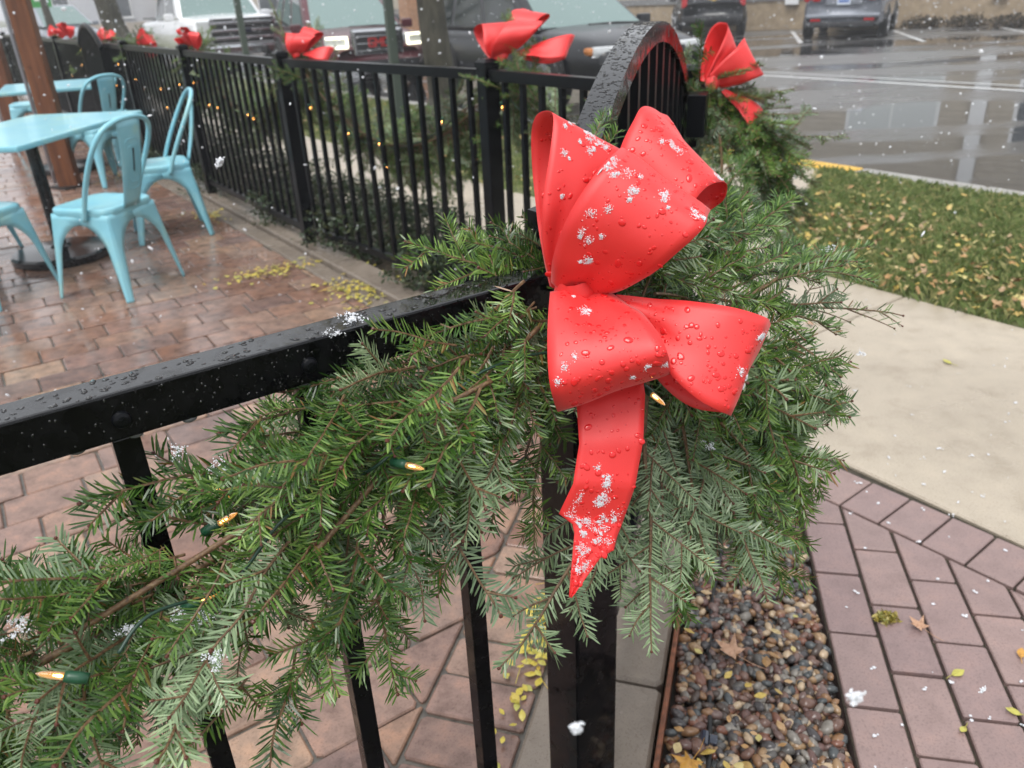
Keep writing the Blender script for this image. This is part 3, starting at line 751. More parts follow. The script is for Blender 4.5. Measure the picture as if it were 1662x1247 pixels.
GATE_SPRIGS = [
    (0.149,0.822,0.874, 0.081,0.646,0.574, 0.27,0.68,-0.68),
    (0.115,0.744,0.740, 0.051,0.693,0.671, 0.38,0.82,-0.44),
    (0.179,0.815,0.827, 0.136,0.701,0.640, 0.35,0.17,-0.92),
    (0.153,0.805,0.898, 0.155,0.653,0.634, 0.07,0.69,-0.72),
    (0.184,0.816,0.875, 0.115,0.720,0.724, -0.14,0.86,-0.49),
    (0.195,0.827,0.853, 0.210,0.724,0.688, 0.44,0.64,-0.63),
    (0.220,0.842,0.860, 0.245,0.720,0.634, 0.21,0.89,-0.41),
    (0.258,0.882,0.872, 0.297,0.780,0.665, -0.05,0.82,-0.57),
    (0.295,0.899,0.862, 0.353,0.821,0.659, -0.37,-0.16,0.92),
    (0.288,0.913,0.890, 0.381,0.876,0.725, 0.32,0.93,-0.14),
    (0.312,0.919,0.903, 0.444,0.920,0.769, -0.17,-0.82,0.55),
    (0.253,0.941,0.947, 0.407,0.945,0.843, 0.25,0.78,-0.57),
    (0.270,0.915,0.940, 0.573,1.078,0.999, -0.45,-0.23,0.86),
    (0.238,0.948,0.962, 0.389,1.048,1.028, 0.15,-0.41,0.90),
    (0.232,0.962,0.990, 0.333,1.051,1.059, 0.24,-0.96,0.16),
    (0.276,0.944,0.953, 0.442,1.012,0.956, 0.08,-0.41,0.91),
    (0.291,0.937,0.939, 0.443,0.973,0.900, -0.26,-0.30,0.92),
    (0.185,0.963,0.992, 0.262,0.995,1.011, -0.05,-0.90,0.43),
    (0.195,0.930,0.970, 0.300,0.987,0.995, -0.73,-0.41,0.54),
    (0.104,0.929,1.037, 0.134,1.032,1.178, -0.57,-0.62,0.54),
    (0.235,0.859,0.916, 0.329,0.867,0.842, 0.21,0.94,-0.28),
    (0.209,0.837,0.895, 0.152,0.737,0.760, -0.16,0.88,-0.44),
    (0.259,0.847,0.847, 0.202,0.763,0.721, 0.20,0.77,-0.60),
    (0.308,0.878,0.820, 0.400,0.901,0.775, -0.05,-0.70,0.71),
    (0.275,0.858,0.779, 0.342,0.790,0.595, -0.44,-0.35,0.83),
    (0.230,0.828,0.764, 0.177,0.723,0.617, -0.22,-0.33,0.92),
    (0.168,0.798,0.837, 0.182,0.734,0.709, 0.24,0.85,-0.48),
    (0.134,0.824,0.937, 0.155,0.762,0.810, 0.43,-0.58,0.69),
    (0.330,0.927,0.829, 0.401,0.884,0.650, -0.43,-0.41,0.81),
    (0.253,1.024,1.004, 0.304,1.114,1.072, 0.38,-0.33,0.86),
    (0.324,1.005,0.964, 0.401,1.063,0.968, -0.13,-0.76,0.64),
    (0.343,0.956,0.805, 0.419,0.948,0.687, 0.29,-0.38,0.88),
    (0.204,0.938,0.943, 0.283,0.958,0.884, 0.33,0.13,0.94),
    (0.219,1.017,0.999, 0.364,1.063,1.027, -0.36,-0.52,0.77),
    (0.348,0.939,0.800, 0.386,0.925,0.657, 0.01,0.94,0.34),
    (0.281,0.974,0.955, 0.451,1.099,0.958, -0.39,-0.42,0.82),
    (0.139,0.939,0.967, 0.222,0.964,0.934, -0.26,-0.13,0.96),
    (0.219,0.929,0.870, 0.265,0.917,0.773, 0.47,0.81,-0.35),
    (0.325,0.953,0.853, 0.379,0.947,0.738, 0.43,0.81,-0.39),
    (0.201,0.880,0.786, 0.255,0.830,0.628, 0.37,0.88,-0.30),
    (0.231,0.975,0.978, 0.332,1.042,0.998, 0.09,-0.36,0.93),
    (0.322,0.946,0.827, 0.395,0.910,0.700, 0.19,0.95,-0.23),
    (0.271,0.928,0.838, 0.321,0.912,0.686, 0.14,0.93,-0.33),
    (0.266,0.948,0.892, 0.344,0.957,0.790, 0.01,-0.50,0.87),
    (0.135,0.937,0.997, 0.208,0.972,1.040, -0.29,-0.45,0.84),
    (0.307,0.970,0.814, 0.299,0.859,0.664, 0.34,0.91,-0.25),
    (0.239,0.939,0.837, 0.309,0.899,0.696, -0.38,-0.37,0.85),
    (0.257,0.936,0.874, 0.365,0.991,0.793, -0.07,-0.73,0.68),
    (0.096,0.896,0.941, 0.058,0.815,0.881, -0.08,-0.63,0.77),
    (0.148,0.925,0.921, 0.093,0.846,0.789, -0.35,-0.59,0.73),
    (0.206,0.899,0.872, 0.190,0.864,0.760, -0.32,-0.39,0.86),
    (0.265,0.956,0.880, 0.356,0.939,0.748, 0.14,-0.66,0.74),
    (0.330,0.917,0.822, 0.411,0.924,0.710, -0.37,-0.47,0.80),
    (0.123,0.923,1.007, 0.241,0.987,0.962, -0.15,-0.62,0.77),
    (0.307,0.913,0.757, 0.373,0.876,0.571, 0.13,-0.37,0.92),
    (0.122,0.922,0.941, 0.114,0.862,0.775, -0.42,0.82,-0.40),
    (0.250,0.937,0.882, 0.375,0.909,0.765, 0.25,0.77,-0.59),
    (0.106,0.971,1.017, 0.213,1.027,1.066, -0.17,-0.60,0.78),
    (0.276,0.895,0.842, 0.330,0.923,0.702, 0.07,0.95,-0.30),
    (0.178,0.985,0.992, 0.359,1.047,0.997, -0.68,-0.62,0.39),
    (0.233,0.915,0.855, 0.387,0.965,0.720, 0.15,-0.76,0.63),
    (0.195,0.950,0.945, 0.297,0.895,0.811, -0.57,-0.40,0.72),
    (0.097,0.906,0.975, 0.067,0.835,0.834, -0.08,0.72,-0.69),
    (0.248,0.943,0.872, 0.332,0.885,0.759, -0.18,-0.58,0.80),
    (0.259,0.948,0.876, 0.334,0.889,0.751, -0.58,-0.56,0.60),
    (0.216,0.946,0.903, 0.267,0.901,0.841, -0.23,0.91,-0.34),
    (0.237,0.896,0.799, 0.281,0.837,0.619, -0.47,-0.67,0.57),
    (0.079,0.936,1.014, 0.152,1.001,1.069, 0.02,-0.37,0.93),
    (0.099,0.926,0.999, 0.197,1.027,1.073, -0.42,-0.50,0.75),
    (0.272,0.915,0.796, 0.352,0.950,0.689, 0.42,0.88,-0.24),
    (0.305,0.965,0.867, 0.383,0.959,0.706, -0.40,-0.57,0.72),
    (0.257,0.921,0.854, 0.337,0.942,0.751, 0.08,1.00,0.05),
    (0.221,0.959,0.932, 0.283,0.920,0.833, -0.16,-0.93,0.33),
    (0.170,0.925,0.934, 0.214,0.894,0.813, 0.02,0.93,-0.37),
    (0.161,0.894,0.931, 0.187,0.892,0.850, -0.18,-0.61,0.77),
    (0.202,0.930,0.910, 0.221,0.866,0.820, 0.36,0.83,-0.43),
    (0.215,0.883,0.819, 0.272,0.822,0.667, -0.21,-0.28,0.94),
    (0.165,0.895,0.880, 0.202,0.858,0.741, 0.03,0.84,-0.54),
    (0.139,0.962,1.016, 0.265,0.995,1.050, -0.57,-0.49,0.66),
    (0.126,0.955,0.992, 0.266,1.013,0.992, -0.41,-0.37,0.83),
    (0.257,0.886,0.799, 0.410,0.925,0.637, -0.20,-0.23,0.95),
    (0.085,0.918,0.929, 0.086,0.815,0.863, -0.15,-0.76,0.64),
    (0.158,0.901,0.893, 0.225,0.873,0.736, -0.15,-0.37,0.92),
    (0.302,0.940,0.823, 0.363,0.889,0.748, -0.32,-0.29,0.90),
    (0.233,0.921,0.789, 0.269,0.899,0.711, -0.58,-0.36,0.73),
    (0.213,0.948,0.908, 0.259,0.900,0.866, 0.19,0.85,-0.49),
    (0.223,0.932,0.853, 0.304,0.923,0.717, 0.09,0.95,-0.29),
    (0.230,0.868,0.777, 0.280,0.836,0.648, 0.29,-0.34,0.90),
    (0.225,0.943,0.902, 0.342,0.976,0.769, 0.16,0.74,-0.65),
    (0.184,0.940,0.928, 0.251,0.927,0.832, -0.15,-0.41,0.90),
    (0.304,0.919,0.798, 0.324,0.869,0.735, -0.62,-0.64,0.45),
    (0.224,0.927,0.881, 0.267,0.916,0.736, -0.17,-0.71,0.68),
    (0.239,0.951,0.917, 0.309,0.965,0.800, 0.28,0.86,-0.42),
    (0.227,0.934,0.849, 0.298,0.894,0.687, -0.02,-0.42,0.91),
    (0.123,0.941,0.997, 0.213,0.971,1.087, 0.15,-0.81,0.56),
    (0.295,0.938,0.810, 0.343,0.894,0.715, -0.31,-0.43,0.85),
    (0.247,0.923,0.835, 0.299,0.937,0.746, 0.41,0.74,-0.54),
    (0.304,0.938,0.822, 0.355,0.881,0.696, 0.28,0.90,-0.32),
    (0.282,0.949,0.799, 0.411,0.953,0.634, 0.00,-0.10,1.00),
    (0.288,0.907,0.804, 0.371,0.944,0.704, -0.39,-0.57,0.73),
    (0.193,0.857,0.827, 0.267,0.890,0.658, -0.32,-0.52,0.80),
    (0.166,0.843,0.875, 0.167,0.795,0.806, -0.46,-0.53,0.72),
    (0.269,0.870,0.849, 0.270,0.861,0.728, -0.07,-0.56,0.82),
    (0.216,0.898,0.986, 0.350,0.918,0.916, 0.18,-0.85,0.49),
    (0.141,0.893,1.025, 0.205,0.939,0.945, -0.36,-0.74,0.56),
    (0.182,0.832,0.860, 0.171,0.782,0.743, 0.11,0.73,-0.67),
    (0.163,0.892,1.002, 0.267,0.970,1.058, -0.21,-0.95,0.23),
    (0.230,0.877,0.884, 0.343,0.865,0.768, 0.36,0.90,-0.24),
    (0.207,0.858,0.851, 0.257,0.815,0.755, -0.39,-0.74,0.55),
    (0.112,0.864,0.950, 0.077,0.793,0.892, -0.28,0.91,-0.31),
    (0.257,0.887,0.876, 0.334,0.874,0.760, -0.29,-0.71,0.64),
    (0.160,0.824,0.864, 0.195,0.836,0.762, 0.10,0.92,-0.37),
    (0.197,0.810,0.820, 0.273,0.844,0.684, 0.09,0.99,-0.05),
    (0.173,0.896,1.012, 0.256,0.928,0.984, 0.40,-0.74,0.54),
    (0.192,0.865,0.923, 0.250,0.813,0.779, -0.15,-0.65,0.75),
    (0.304,0.893,0.824, 0.375,0.902,0.745, 0.07,-0.50,0.86),
    (0.208,0.844,0.836, 0.237,0.791,0.663, 0.33,0.75,-0.57),
    (0.250,0.903,0.876, 0.381,0.908,0.704, 0.02,0.96,-0.28),
    (0.215,0.880,0.898, 0.254,0.863,0.827, -0.17,-0.57,0.81),
    (0.213,0.861,0.888, 0.225,0.827,0.806, -0.10,0.98,-0.17),
    (0.191,0.836,0.846, 0.242,0.858,0.746, -0.12,-0.65,0.75),
    (0.212,0.930,0.984, 0.374,1.063,1.027, -0.10,-0.85,0.52),
    (0.120,0.865,0.964, 0.064,0.821,0.891, -0.25,0.74,-0.62),
    (0.209,0.824,0.800, 0.292,0.793,0.637, 0.51,0.72,-0.47),
    (0.137,0.852,0.959, 0.161,0.864,0.851, -0.13,-0.86,0.49),
    (0.178,0.871,0.925, 0.157,0.838,0.808, -0.38,-0.80,0.45),
    (0.324,0.940,0.906, 0.433,0.924,0.868, -0.31,-0.54,0.78),
    (0.298,0.942,0.881, 0.397,0.902,0.783, 0.91,0.35,-0.23),
    (0.189,0.874,0.927, 0.282,0.858,0.802, 0.21,-0.44,0.87),
    (0.167,0.882,0.925, 0.205,0.857,0.812, -0.22,-0.80,0.55),
    (0.231,0.902,0.925, 0.326,0.925,0.865, -0.55,-0.16,0.82),
    (0.234,0.908,0.944, 0.337,0.899,0.806, 0.22,0.98,-0.00),
    (0.083,0.870,1.023, 0.223,0.863,0.981, -0.55,-0.47,0.69),
    (0.107,0.857,0.975, 0.070,0.804,0.862, -0.11,0.65,-0.75),
    (0.258,0.957,0.960, 0.356,0.971,0.984, -0.54,-0.45,0.71),
    (0.173,0.892,0.867, 0.231,0.844,0.823, -0.09,-0.52,0.85),
    (0.229,0.890,0.877, 0.312,0.902,0.803, -0.07,-0.80,0.60),
    (0.247,0.852,0.801, 0.324,0.841,0.634, 0.09,-0.10,0.99),
    (0.099,0.854,1.004, 0.168,0.904,1.015, -0.25,-0.49,0.84),
    (0.249,0.843,0.786, 0.316,0.816,0.638, 0.22,0.95,-0.23),
    (0.166,0.878,0.990, 0.302,0.944,0.933, -0.04,-0.69,0.72),
    (0.215,0.885,0.934, 0.366,0.904,0.798, -0.30,-0.79,0.53),
    (0.154,0.893,0.945, 0.184,0.840,0.790, 0.34,0.80,-0.50),
    (0.253,0.848,0.797, 0.323,0.835,0.707, -0.14,-0.04,0.99),
    (0.180,0.850,0.907, 0.271,0.835,0.757, -0.12,-0.53,0.84),
    (0.088,0.881,1.033, 0.210,0.975,1.017, 0.28,0.94,-0.19),
    (0.210,0.911,0.949, 0.329,0.936,0.819, -0.12,0.70,-0.70),
    (0.244,0.816,0.834, 0.350,0.820,0.716, -0.09,-0.16,0.98),
    (0.160,0.854,1.007, 0.251,0.912,1.053, 0.11,0.98,-0.17),
    (0.134,0.854,1.032, 0.261,0.896,0.976, -0.48,-0.64,0.60),
    (0.210,0.802,0.834, 0.278,0.831,0.720, 0.48,0.72,-0.50),
    (0.058,0.877,1.040, 0.135,0.884,1.015, -0.55,-0.79,0.26),
    (0.240,0.869,0.943, 0.438,0.928,0.828, -0.59,-0.67,0.46),
    (0.244,0.854,0.867, 0.267,0.794,0.819, -0.38,-0.39,0.84),
    (0.222,0.830,0.837, 0.219,0.776,0.693, 0.10,0.74,-0.66),
    (0.176,0.820,0.949, 0.237,0.799,0.786, 0.19,-0.46,0.87),
    (0.210,0.845,0.882, 0.303,0.806,0.744, 0.19,-0.67,0.72),
    (0.151,0.851,0.978, 0.182,0.916,1.104, -0.28,-0.82,0.49),
    (0.152,0.823,0.961, 0.207,0.810,0.853, 0.16,-0.98,0.08),
    (0.262,0.819,0.790, 0.297,0.767,0.618, -0.04,-0.69,0.72),
    (0.106,0.858,1.034, 0.180,0.925,1.127, -0.26,-0.80,0.53),
    (0.164,0.837,0.992, 0.279,0.916,0.938, -0.23,-0.51,0.83),
    (0.176,0.823,0.938, 0.246,0.817,0.847, 0.40,0.77,-0.50),
    (0.136,0.848,1.003, 0.214,0.910,1.016, -0.21,-0.23,0.95),
    (0.296,0.859,0.856, 0.353,0.863,0.766, -0.13,-0.53,0.84),
    (0.216,0.830,0.843, 0.323,0.800,0.697, 0.07,-0.71,0.70),
    (0.220,0.864,0.950, 0.307,0.867,0.874, -0.12,-0.83,0.54),
    (0.084,0.847,1.014, 0.163,0.863,1.075, 0.17,-0.66,0.73),
    (0.213,0.869,0.938, 0.356,0.886,0.877, -0.51,-0.59,0.63),
]
FENCE_GARLAND = [(0.048,0.761,1.030), (-0.029,0.710,0.988), (-0.124,0.646,0.933), (-0.214,0.586,0.891), (-0.304,0.526,0.858), (-0.382,0.474,0.839), (-0.457,0.423,0.835)]
BULBS = [((-0.0962,0.5986,0.9310),(-0.0790,0.5880,0.9322)), ((-0.3309,0.4258,0.8744),(-0.3498,0.4235,0.8810)), ((-0.2729,0.6108,0.9105),(-0.2718,0.6103,0.9095)), ((-0.2676,0.5184,0.8587),(-0.2571,0.5204,0.8628)), ((0.1472,0.7458,0.9130),(0.1603,0.7309,0.9054)), ((-0.2642,0.5794,0.8920),(-0.2603,0.5803,0.8938))]
FENCE_SNOW = [(-0.279,0.503,0.860), (-0.260,0.497,0.861), (-0.240,0.458,0.849), (-0.370,0.446,0.903), (-0.313,0.486,0.861), (-0.153,0.651,1.038), (-0.281,0.579,0.970), (-0.257,0.584,0.947), (-0.206,0.470,0.805), (-0.137,0.592,0.962), (-0.102,0.595,0.924), (-0.190,0.638,1.011), (-0.080,0.672,0.989), (-0.005,0.717,0.990)]
GATE_SNOW = [(0.419,0.992,0.984), (0.469,0.959,0.847), (0.224,0.790,0.822), (0.151,0.704,0.738), (0.140,0.991,1.161), (0.282,0.992,1.051), (0.401,0.938,0.873), (0.165,0.678,0.686), (0.111,0.642,0.679)]
BIG_FLAKES = [((0.022,0.254,1.000),0,0.0042,'blurred white snowflake in front of the near post'), ((0.165,0.286,0.974),0,0.0056,'large white snowflake over the gravel and pavers'), ((-0.496,1.439,1.054),0,0.0110,'white snowflake in front of the back fence bars'), ((0.344,0.429,0.812),0,0.0030,'white snowflake over the pavers at the right edge')]

# ------------------------------------------------------------------ helpers
PM = {}

def tag(o, label=None, cat=None, group=None, kind=None):
    if label: o['label'] = label
    if cat: o['category'] = cat
    if group: o['group'] = group
    if kind: o['kind'] = kind
    return o

def empty(name, loc=(0, 0, 0), rz=0.0, label=None, cat=None, group=None, mtx=None):
    o = bpy.data.objects.new(name, None)
    COL.objects.link(o)
    o.empty_display_size = 0.1
    m = mtx if mtx is not None else Matrix.Translation(loc) @ Matrix.Rotation(rz, 4, 'Z')
    o.matrix_basis = m
    PM[o.name] = m
    return tag(o, label, cat, group)

def world_of(o):
    return PM.get(o.name, Matrix.Identity(4))

def place(o, parent, mtx=None, local=False):
    """parent o; mtx is its world matrix (or matrix in the parent's frame when local)"""
    mtx = mtx if mtx is not None else Matrix.Identity(4)
    if parent is None:
        o.matrix_basis = mtx
        PM[o.name] = mtx
        return o
    o.parent = parent
    pm = world_of(parent)
    if local:
        o.matrix_basis = mtx
        PM[o.name] = pm @ mtx
    else:
        o.matrix_parent_inverse = pm.inverted()
        o.matrix_basis = mtx
        PM[o.name] = mtx
    return o

def piece(name, me, parent, mtx=None, local=False):
    o = bpy.data.objects.new(name, me)
    COL.objects.link(o)
    return place(o, parent, mtx, local)

def copy_tree(src, parent=None, mtx=None):
    c = src.copy()
    COL.objects.link(c)
    if parent is None:
        c.matrix_basis = mtx
        c.parent = None
    else:
        c.parent = parent
    for ch in KIDS.get(src.name, []):
        copy_tree(ch, c)
        pass
    KIDS[c.name] = []
    return c
KIDS = {}

def mesh(name, verts, faces, mats, smooth=False, idx=None):
    me = bpy.data.meshes.new(name)
    me.from_pydata([tuple(v) for v in verts], [], [tuple(f) for f in faces])
    for m in (mats if isinstance(mats, (list, tuple)) else [mats]):
        me.materials.append(m)
    if idx is not None:
        me.polygons.foreach_set('material_index', np.asarray(idx, dtype=np.int32))
    if smooth:
        me.polygons.foreach_set('use_smooth', np.ones(len(me.polygons), dtype=bool))
    me.update()
    return me

class MB:
    def __init__(self):
        self.v, self.f, self.s = [], [], []
    def add(self, vs, fs, smooth=False):
        o = len(self.v)
        self.v += [tuple(x) for x in vs]
        self.f += [tuple(i + o for i in f) for f in fs]
        self.s += [smooth] * len(fs)
        return self
    def box(self, c, s, rz=0.0, bev=0.0, mtx=None):
        hx, hy, hz = s[0] / 2, s[1] / 2, s[2] / 2
        Mx = mtx if mtx is not None else Matrix.Translation(c) @ Matrix.Rotation(rz, 4, 'Z')
        if bev <= 0:
            vs = [Mx @ Vector((x * hx, y * hy, z * hz)) for z in (-1, 1) for y in (-1, 1) for x in (-1, 1)]
            fs = [(0, 2, 3, 1), (4, 5, 7, 6), (0, 1, 5, 4), (2, 6, 7, 3), (0, 4, 6, 2), (1, 3, 7, 5)]
            return self.add(vs, fs)
        bm = bmesh.new()
        bmesh.ops.create_cube(bm, size=1.0)
        for v in bm.verts:
            v.co = Vector((v.co.x * s[0], v.co.y * s[1], v.co.z * s[2]))
        bmesh.ops.bevel(bm, geom=list(bm.edges), offset=bev, segments=2, profile=0.6, affect='EDGES')
        return self.bm(bm, Mx)
    def bm(self, bm, Mx=None, smooth=False):
        bm.verts.index_update()
        vs = [(Mx @ v.co if Mx is not None else v.co.copy()) for v in bm.verts]
        fs = [[v.index for v in f.verts] for f in bm.faces]
        bm.free()
        return self.add(vs, fs, smooth)
    def prism(self, poly, z0, z1, ch=0.0):
        """vertical prism from a ccw 2-D polygon, optional chamfer at the top"""
        n = len(poly)
        vs = [(x, y, z0) for x, y in poly]
        if ch > 0:
            vs += [(x, y, z1 - ch) for x, y in poly]
            ins = inset(poly, ch)
            vs += [(x, y, z1) for x, y in ins]
            fs = [(i, (i + 1) % n, n + (i + 1) % n, n + i) for i in range(n)]
            fs += [(n + i, n + (i + 1) % n, 2 * n + (i + 1) % n, 2 * n + i) for i in range(n)]
            fs += [tuple(range(2 * n, 3 * n))]
        else:
            vs += [(x, y, z1) for x, y in poly]
            fs = [(i, (i + 1) % n, n + (i + 1) % n, n + i) for i in range(n)]
            fs += [tuple(range(n, 2 * n))]
        return self.add(vs, fs)
    def tube(self, pts, r, n=8, cap=True, smooth=True):
        """pts: list of Vectors, r: float or list"""
        pts = [Vector(p) for p in pts]
        k = len(pts)
        rs = r if isinstance(r, (list, tuple)) else [r] * k
        vs, fs = [], []
        up = None
        for i, p in enumerate(pts):
            d = (pts[min(i + 1, k - 1)] - pts[max(i - 1, 0)]).normalized()
            if up is None:
                a = Vector((0, 0, 1)) if abs(d.z) < 0.9 else Vector((1, 0, 0))
                up = (a - d * a.dot(d)).normalized()
            else:
                up = (up - d * up.dot(d))
                if up.length < 1e-6:
                    up = d.orthogonal()
                up.normalize()
            sd_ = d.cross(up)
            for j in range(n):
                a = 2 * math.pi * j / n
                vs.append(p + (up * math.cos(a) + sd_ * math.sin(a)) * rs[i])
        for i in range(k - 1):
            for j in range(n):
                a, b_ = i * n + j, i * n + (j + 1) % n
                fs.append((a, a + n, b_ + n, b_))
        if cap:
            fs.append(tuple(range(n)))
            fs.append(tuple(reversed(range((k - 1) * n, k * n))))
        return self.add(vs, fs, smooth)
    def cyl(self, c, r, h, n=20, axis='Z', r2=None):
        r2 = r if r2 is None else r2
        ax = {'X': Vector((1, 0, 0)), 'Y': Vector((0, 1, 0)), 'Z': Vector((0, 0, 1))}[axis] if isinstance(axis, str) else Vector(axis).normalized()
        c = Vector(c)
        u = ax.orthogonal().normalized()
        v = ax.cross(u)
        vs = []
        for z, rr in ((-h / 2, r), (h / 2, r2)):
            for j in range(n):
                a = 2 * math.pi * j / n
                vs.append(c + ax * z + (u * math.cos(a) + v * math.sin(a)) * rr)
        fs = [(j, (j + 1) % n, n + (j + 1) % n, n + j) for j in range(n)] + [tuple(reversed(range(n))), tuple(range(n, 2 * n))]
        return self.add(vs, fs)
    def lathe(self, c, prof, n=24):
        vs, fs = [], []
        k = len(prof)
        for (r, z) in prof:
            for j in range(n):
                a = 2 * math.pi * j / n
                vs.append((c[0] + r * math.cos(a), c[1] + r * math.sin(a), c[2] + z))
        for i in range(k - 1):
            for j in range(n):
                a, b_ = i * n + j, i * n + (j + 1) % n
                fs.append((a, b_, b_ + n, a + n))
        fs.append(tuple(reversed(range(n))))
        fs.append(tuple(range((k - 1) * n, k * n)))
        return self.add(vs, fs, False)
    def me(self, name, mats):
        m = mesh(name, self.v, self.f, mats)
        m.polygons.foreach_set('use_smooth', np.asarray(self.s, dtype=bool))
        return m
    def build(self, name, mats, parent=None, mtx=None, local=False):
        return piece(name, self.me(name, mats), parent, mtx, local)

def inset(poly, d):
    n = len(poly)
    out = []
    for i in range(n):
        p0, p1, p2 = Vector(poly[i - 1]), Vector(poly[i]), Vector(poly[(i + 1) % n])
        e1, e2 = (p1 - p0), (p2 - p1)
        if e1.length < 1e-9 or e2.length < 1e-9:
            out.append(tuple(p1)); continue
        e1.normalize(); e2.normalize()
        n1, n2 = Vector((-e1.y, e1.x)), Vector((-e2.y, e2.x))
        b = n1 + n2
        q = b.dot(n1)
        out.append(tuple(p1 + b * (d / max(q, 0.35))))
    return out

def area(poly):
    return 0.5 * sum(poly[i - 1][0] * poly[i][1] - poly[i][0] * poly[i - 1][1] for i in range(len(poly)))

def clip(poly, a, b, c):
    """keep a*x+b*y <= c"""
    out = []
    n = len(poly)
    for i in range(n):
        p, q = poly[i], poly[(i + 1) % n]
        fp, fq = a * p[0] + b * p[1] - c, a * q[0] + b * q[1] - c
        if fp <= 0:
            out.append(p)
        if (fp < 0 < fq) or (fq < 0 < fp):
            t = fp / (fp - fq)
            out.append((p[0] + t * (q[0] - p[0]), p[1] + t * (q[1] - p[1])))
    return out

def struct(o):
    o['kind'] = 'structure'
    return o

def sheet(name, poly, z, m, parent=None):
    return mesh_obj(name, [(x, y, z) for x, y in poly], [tuple(range(len(poly)))], m, parent)

def mesh_obj(name, vs, fs, m, parent=None, smooth=False):
    return piece(name, mesh(name, vs, fs, m, smooth), parent)

def catmull(pts, per):
    pts = [np.asarray(p, float) for p in pts]
    out = []
    n = len(pts)
    for i in range(n - 1):
        p0, p1, p2, p3 = pts[max(i - 1, 0)], pts[i], pts[i + 1], pts[min(i + 2, n - 1)]
        for k in range(per):
            t = k / per
            out.append(0.5 * ((2 * p1) + (-p0 + p2) * t + (2 * p0 - 5 * p1 + 4 * p2 - p3) * t * t + (-p0 + 3 * p1 - 3 * p2 + p3) * t ** 3))
    out.append(pts[-1])
    return out

ICO = None
def ico(sub):
    bm = bmesh.new()
    bmesh.ops.create_icosphere(bm, subdivisions=sub, radius=1.0)
    bm.verts.index_update()
    v = np.array([x.co[:] for x in bm.verts]); f = np.array([[q.index for q in x.verts] for x in bm.faces])
    bm.free()
    return v, f
ICO1, ICO2, ICO3 = ico(1), ico(2), ico(3)

def blobs(name, pts, base, m, parent=None, smooth=True):
    """one mesh of many deformed blobs; pts = list of 4x4 numpy matrices"""
    v0, f0 = base
    nv = len(v0)
    V = np.zeros((len(pts) * nv, 3)); F = np.zeros((len(pts) * len(f0), 3), dtype=np.int64)
    h = np.c_[v0, np.ones(nv)]
    for i, mt in enumerate(pts):
        V[i * nv:(i + 1) * nv] = (h @ np.asarray(mt).T)[:, :3]
        F[i * len(f0):(i + 1) * len(f0)] = f0 + i * nv
    me = bpy.data.meshes.new(name)
    me.from_pydata(V.tolist(), [], F.tolist())
    me.materials.append(m)
    if smooth:
        me.polygons.foreach_set('use_smooth', np.ones(len(me.polygons), dtype=bool))
    return piece(name, me, parent)

def rot_np(ax, ang):
    return np.array(Matrix.Rotation(ang, 4, Vector(ax)))

def frame(root, d, up):
    """matrix with Y along d and Z near up"""
    y = Vector(d).normalized()
    z = Vector(up)
    z = (z - y * z.dot(y))
    if z.length < 1e-5:
        z = y.orthogonal()
    z.normalize()
    x = y.cross(z)
    m = Matrix((x, y, z)).transposed().to_4x4()
    m.translation = Vector(root)
    return m

# the street's own axes: TH runs along the fence away from the viewer, NH out to the street
TH = Vector((-0.566, 0.824)); NH = Vector((0.824, 0.566))
def tn(t, n):
    return (TH.x * t + NH.x * n, TH.y * t + NH.y * n)
PP = Vector((0.082, 0.868))                                     # near gate post
GP = Vector((0.04, 0.84)); FP = Vector((0.545, 2.42))           # near and far gate posts
GD = (FP - GP).normalized(); GN = Vector((GD.y, -GD.x))         # along the gate, outward
def gate(s, off):
    p = GP + GD * s + GN * off
    return (p.x, p.y)
FD = Vector((0.831, 0.556)).normalized(); FN = Vector((FD.y, -FD.x))  # near fence direction, outward
def nearf(s, off):
    p = GP - FD * s + FN * off
    return (p.x, p.y)
CP = Vector((-0.036, 3.29))                                      # corner post of the back fence
P46 = Vector((-1.155, 4.616)); BD = Vector((-0.5695, 0.8220))     # back fence post and direction

# ------------------------------------------------------------------ ground, street, lawn
struct(sheet('ground', [(-300, -60), (300, -60), (300, 500), (-300, 500)], -0.20, M['lawn_soil']))
struct(sheet('street', [tn(-60, 5.62), tn(-60, 120), tn(160, 120), tn(160, 5.62)], -0.12, M['asphalt']))
def line_mark(name, t0, t1, n0, n1, label):
    pass
mk = MB()
for (t0, t1, n0, n1) in ((-14, 40, 11.55, 11.67), (-14, 40, 12.05, 12.13)):
    mk.add([(*tn(t0, n0), -0.116), (*tn(t0, n1), -0.116), (*tn(t1, n1), -0.116), (*tn(t1, n0), -0.116)], [(3, 2, 1, 0)])
struct(mk.build('road_line_marking', M['paint_white']))

BL0, BDIR = Vector((8.6, 27.5)), Vector((0.841, -0.541)); BNO = Vector((-0.541, -0.841))   # building foot, along, out
mk = MB()
for k in range(-7, 6):
    a = BL0 + BDIR * (k * 2.75 + 1.1) + BNO * 1.0
    d = (BNO * 0.96 + BDIR * 0.28).normalized()
    b_ = a + d * 5.2
    s_ = BDIR * 0.06
    mk.add([((a - s_).x, (a - s_).y, -0.116), ((a + s_).x, (a + s_).y, -0.116), ((b_ + s_).x, (b_ + s_).y, -0.116), ((b_ - s_).x, (b_ - s_).y, -0.116)], [(0, 1, 2, 3)])
struct(mk.build('parking_bay_marking', M['paint_white']))

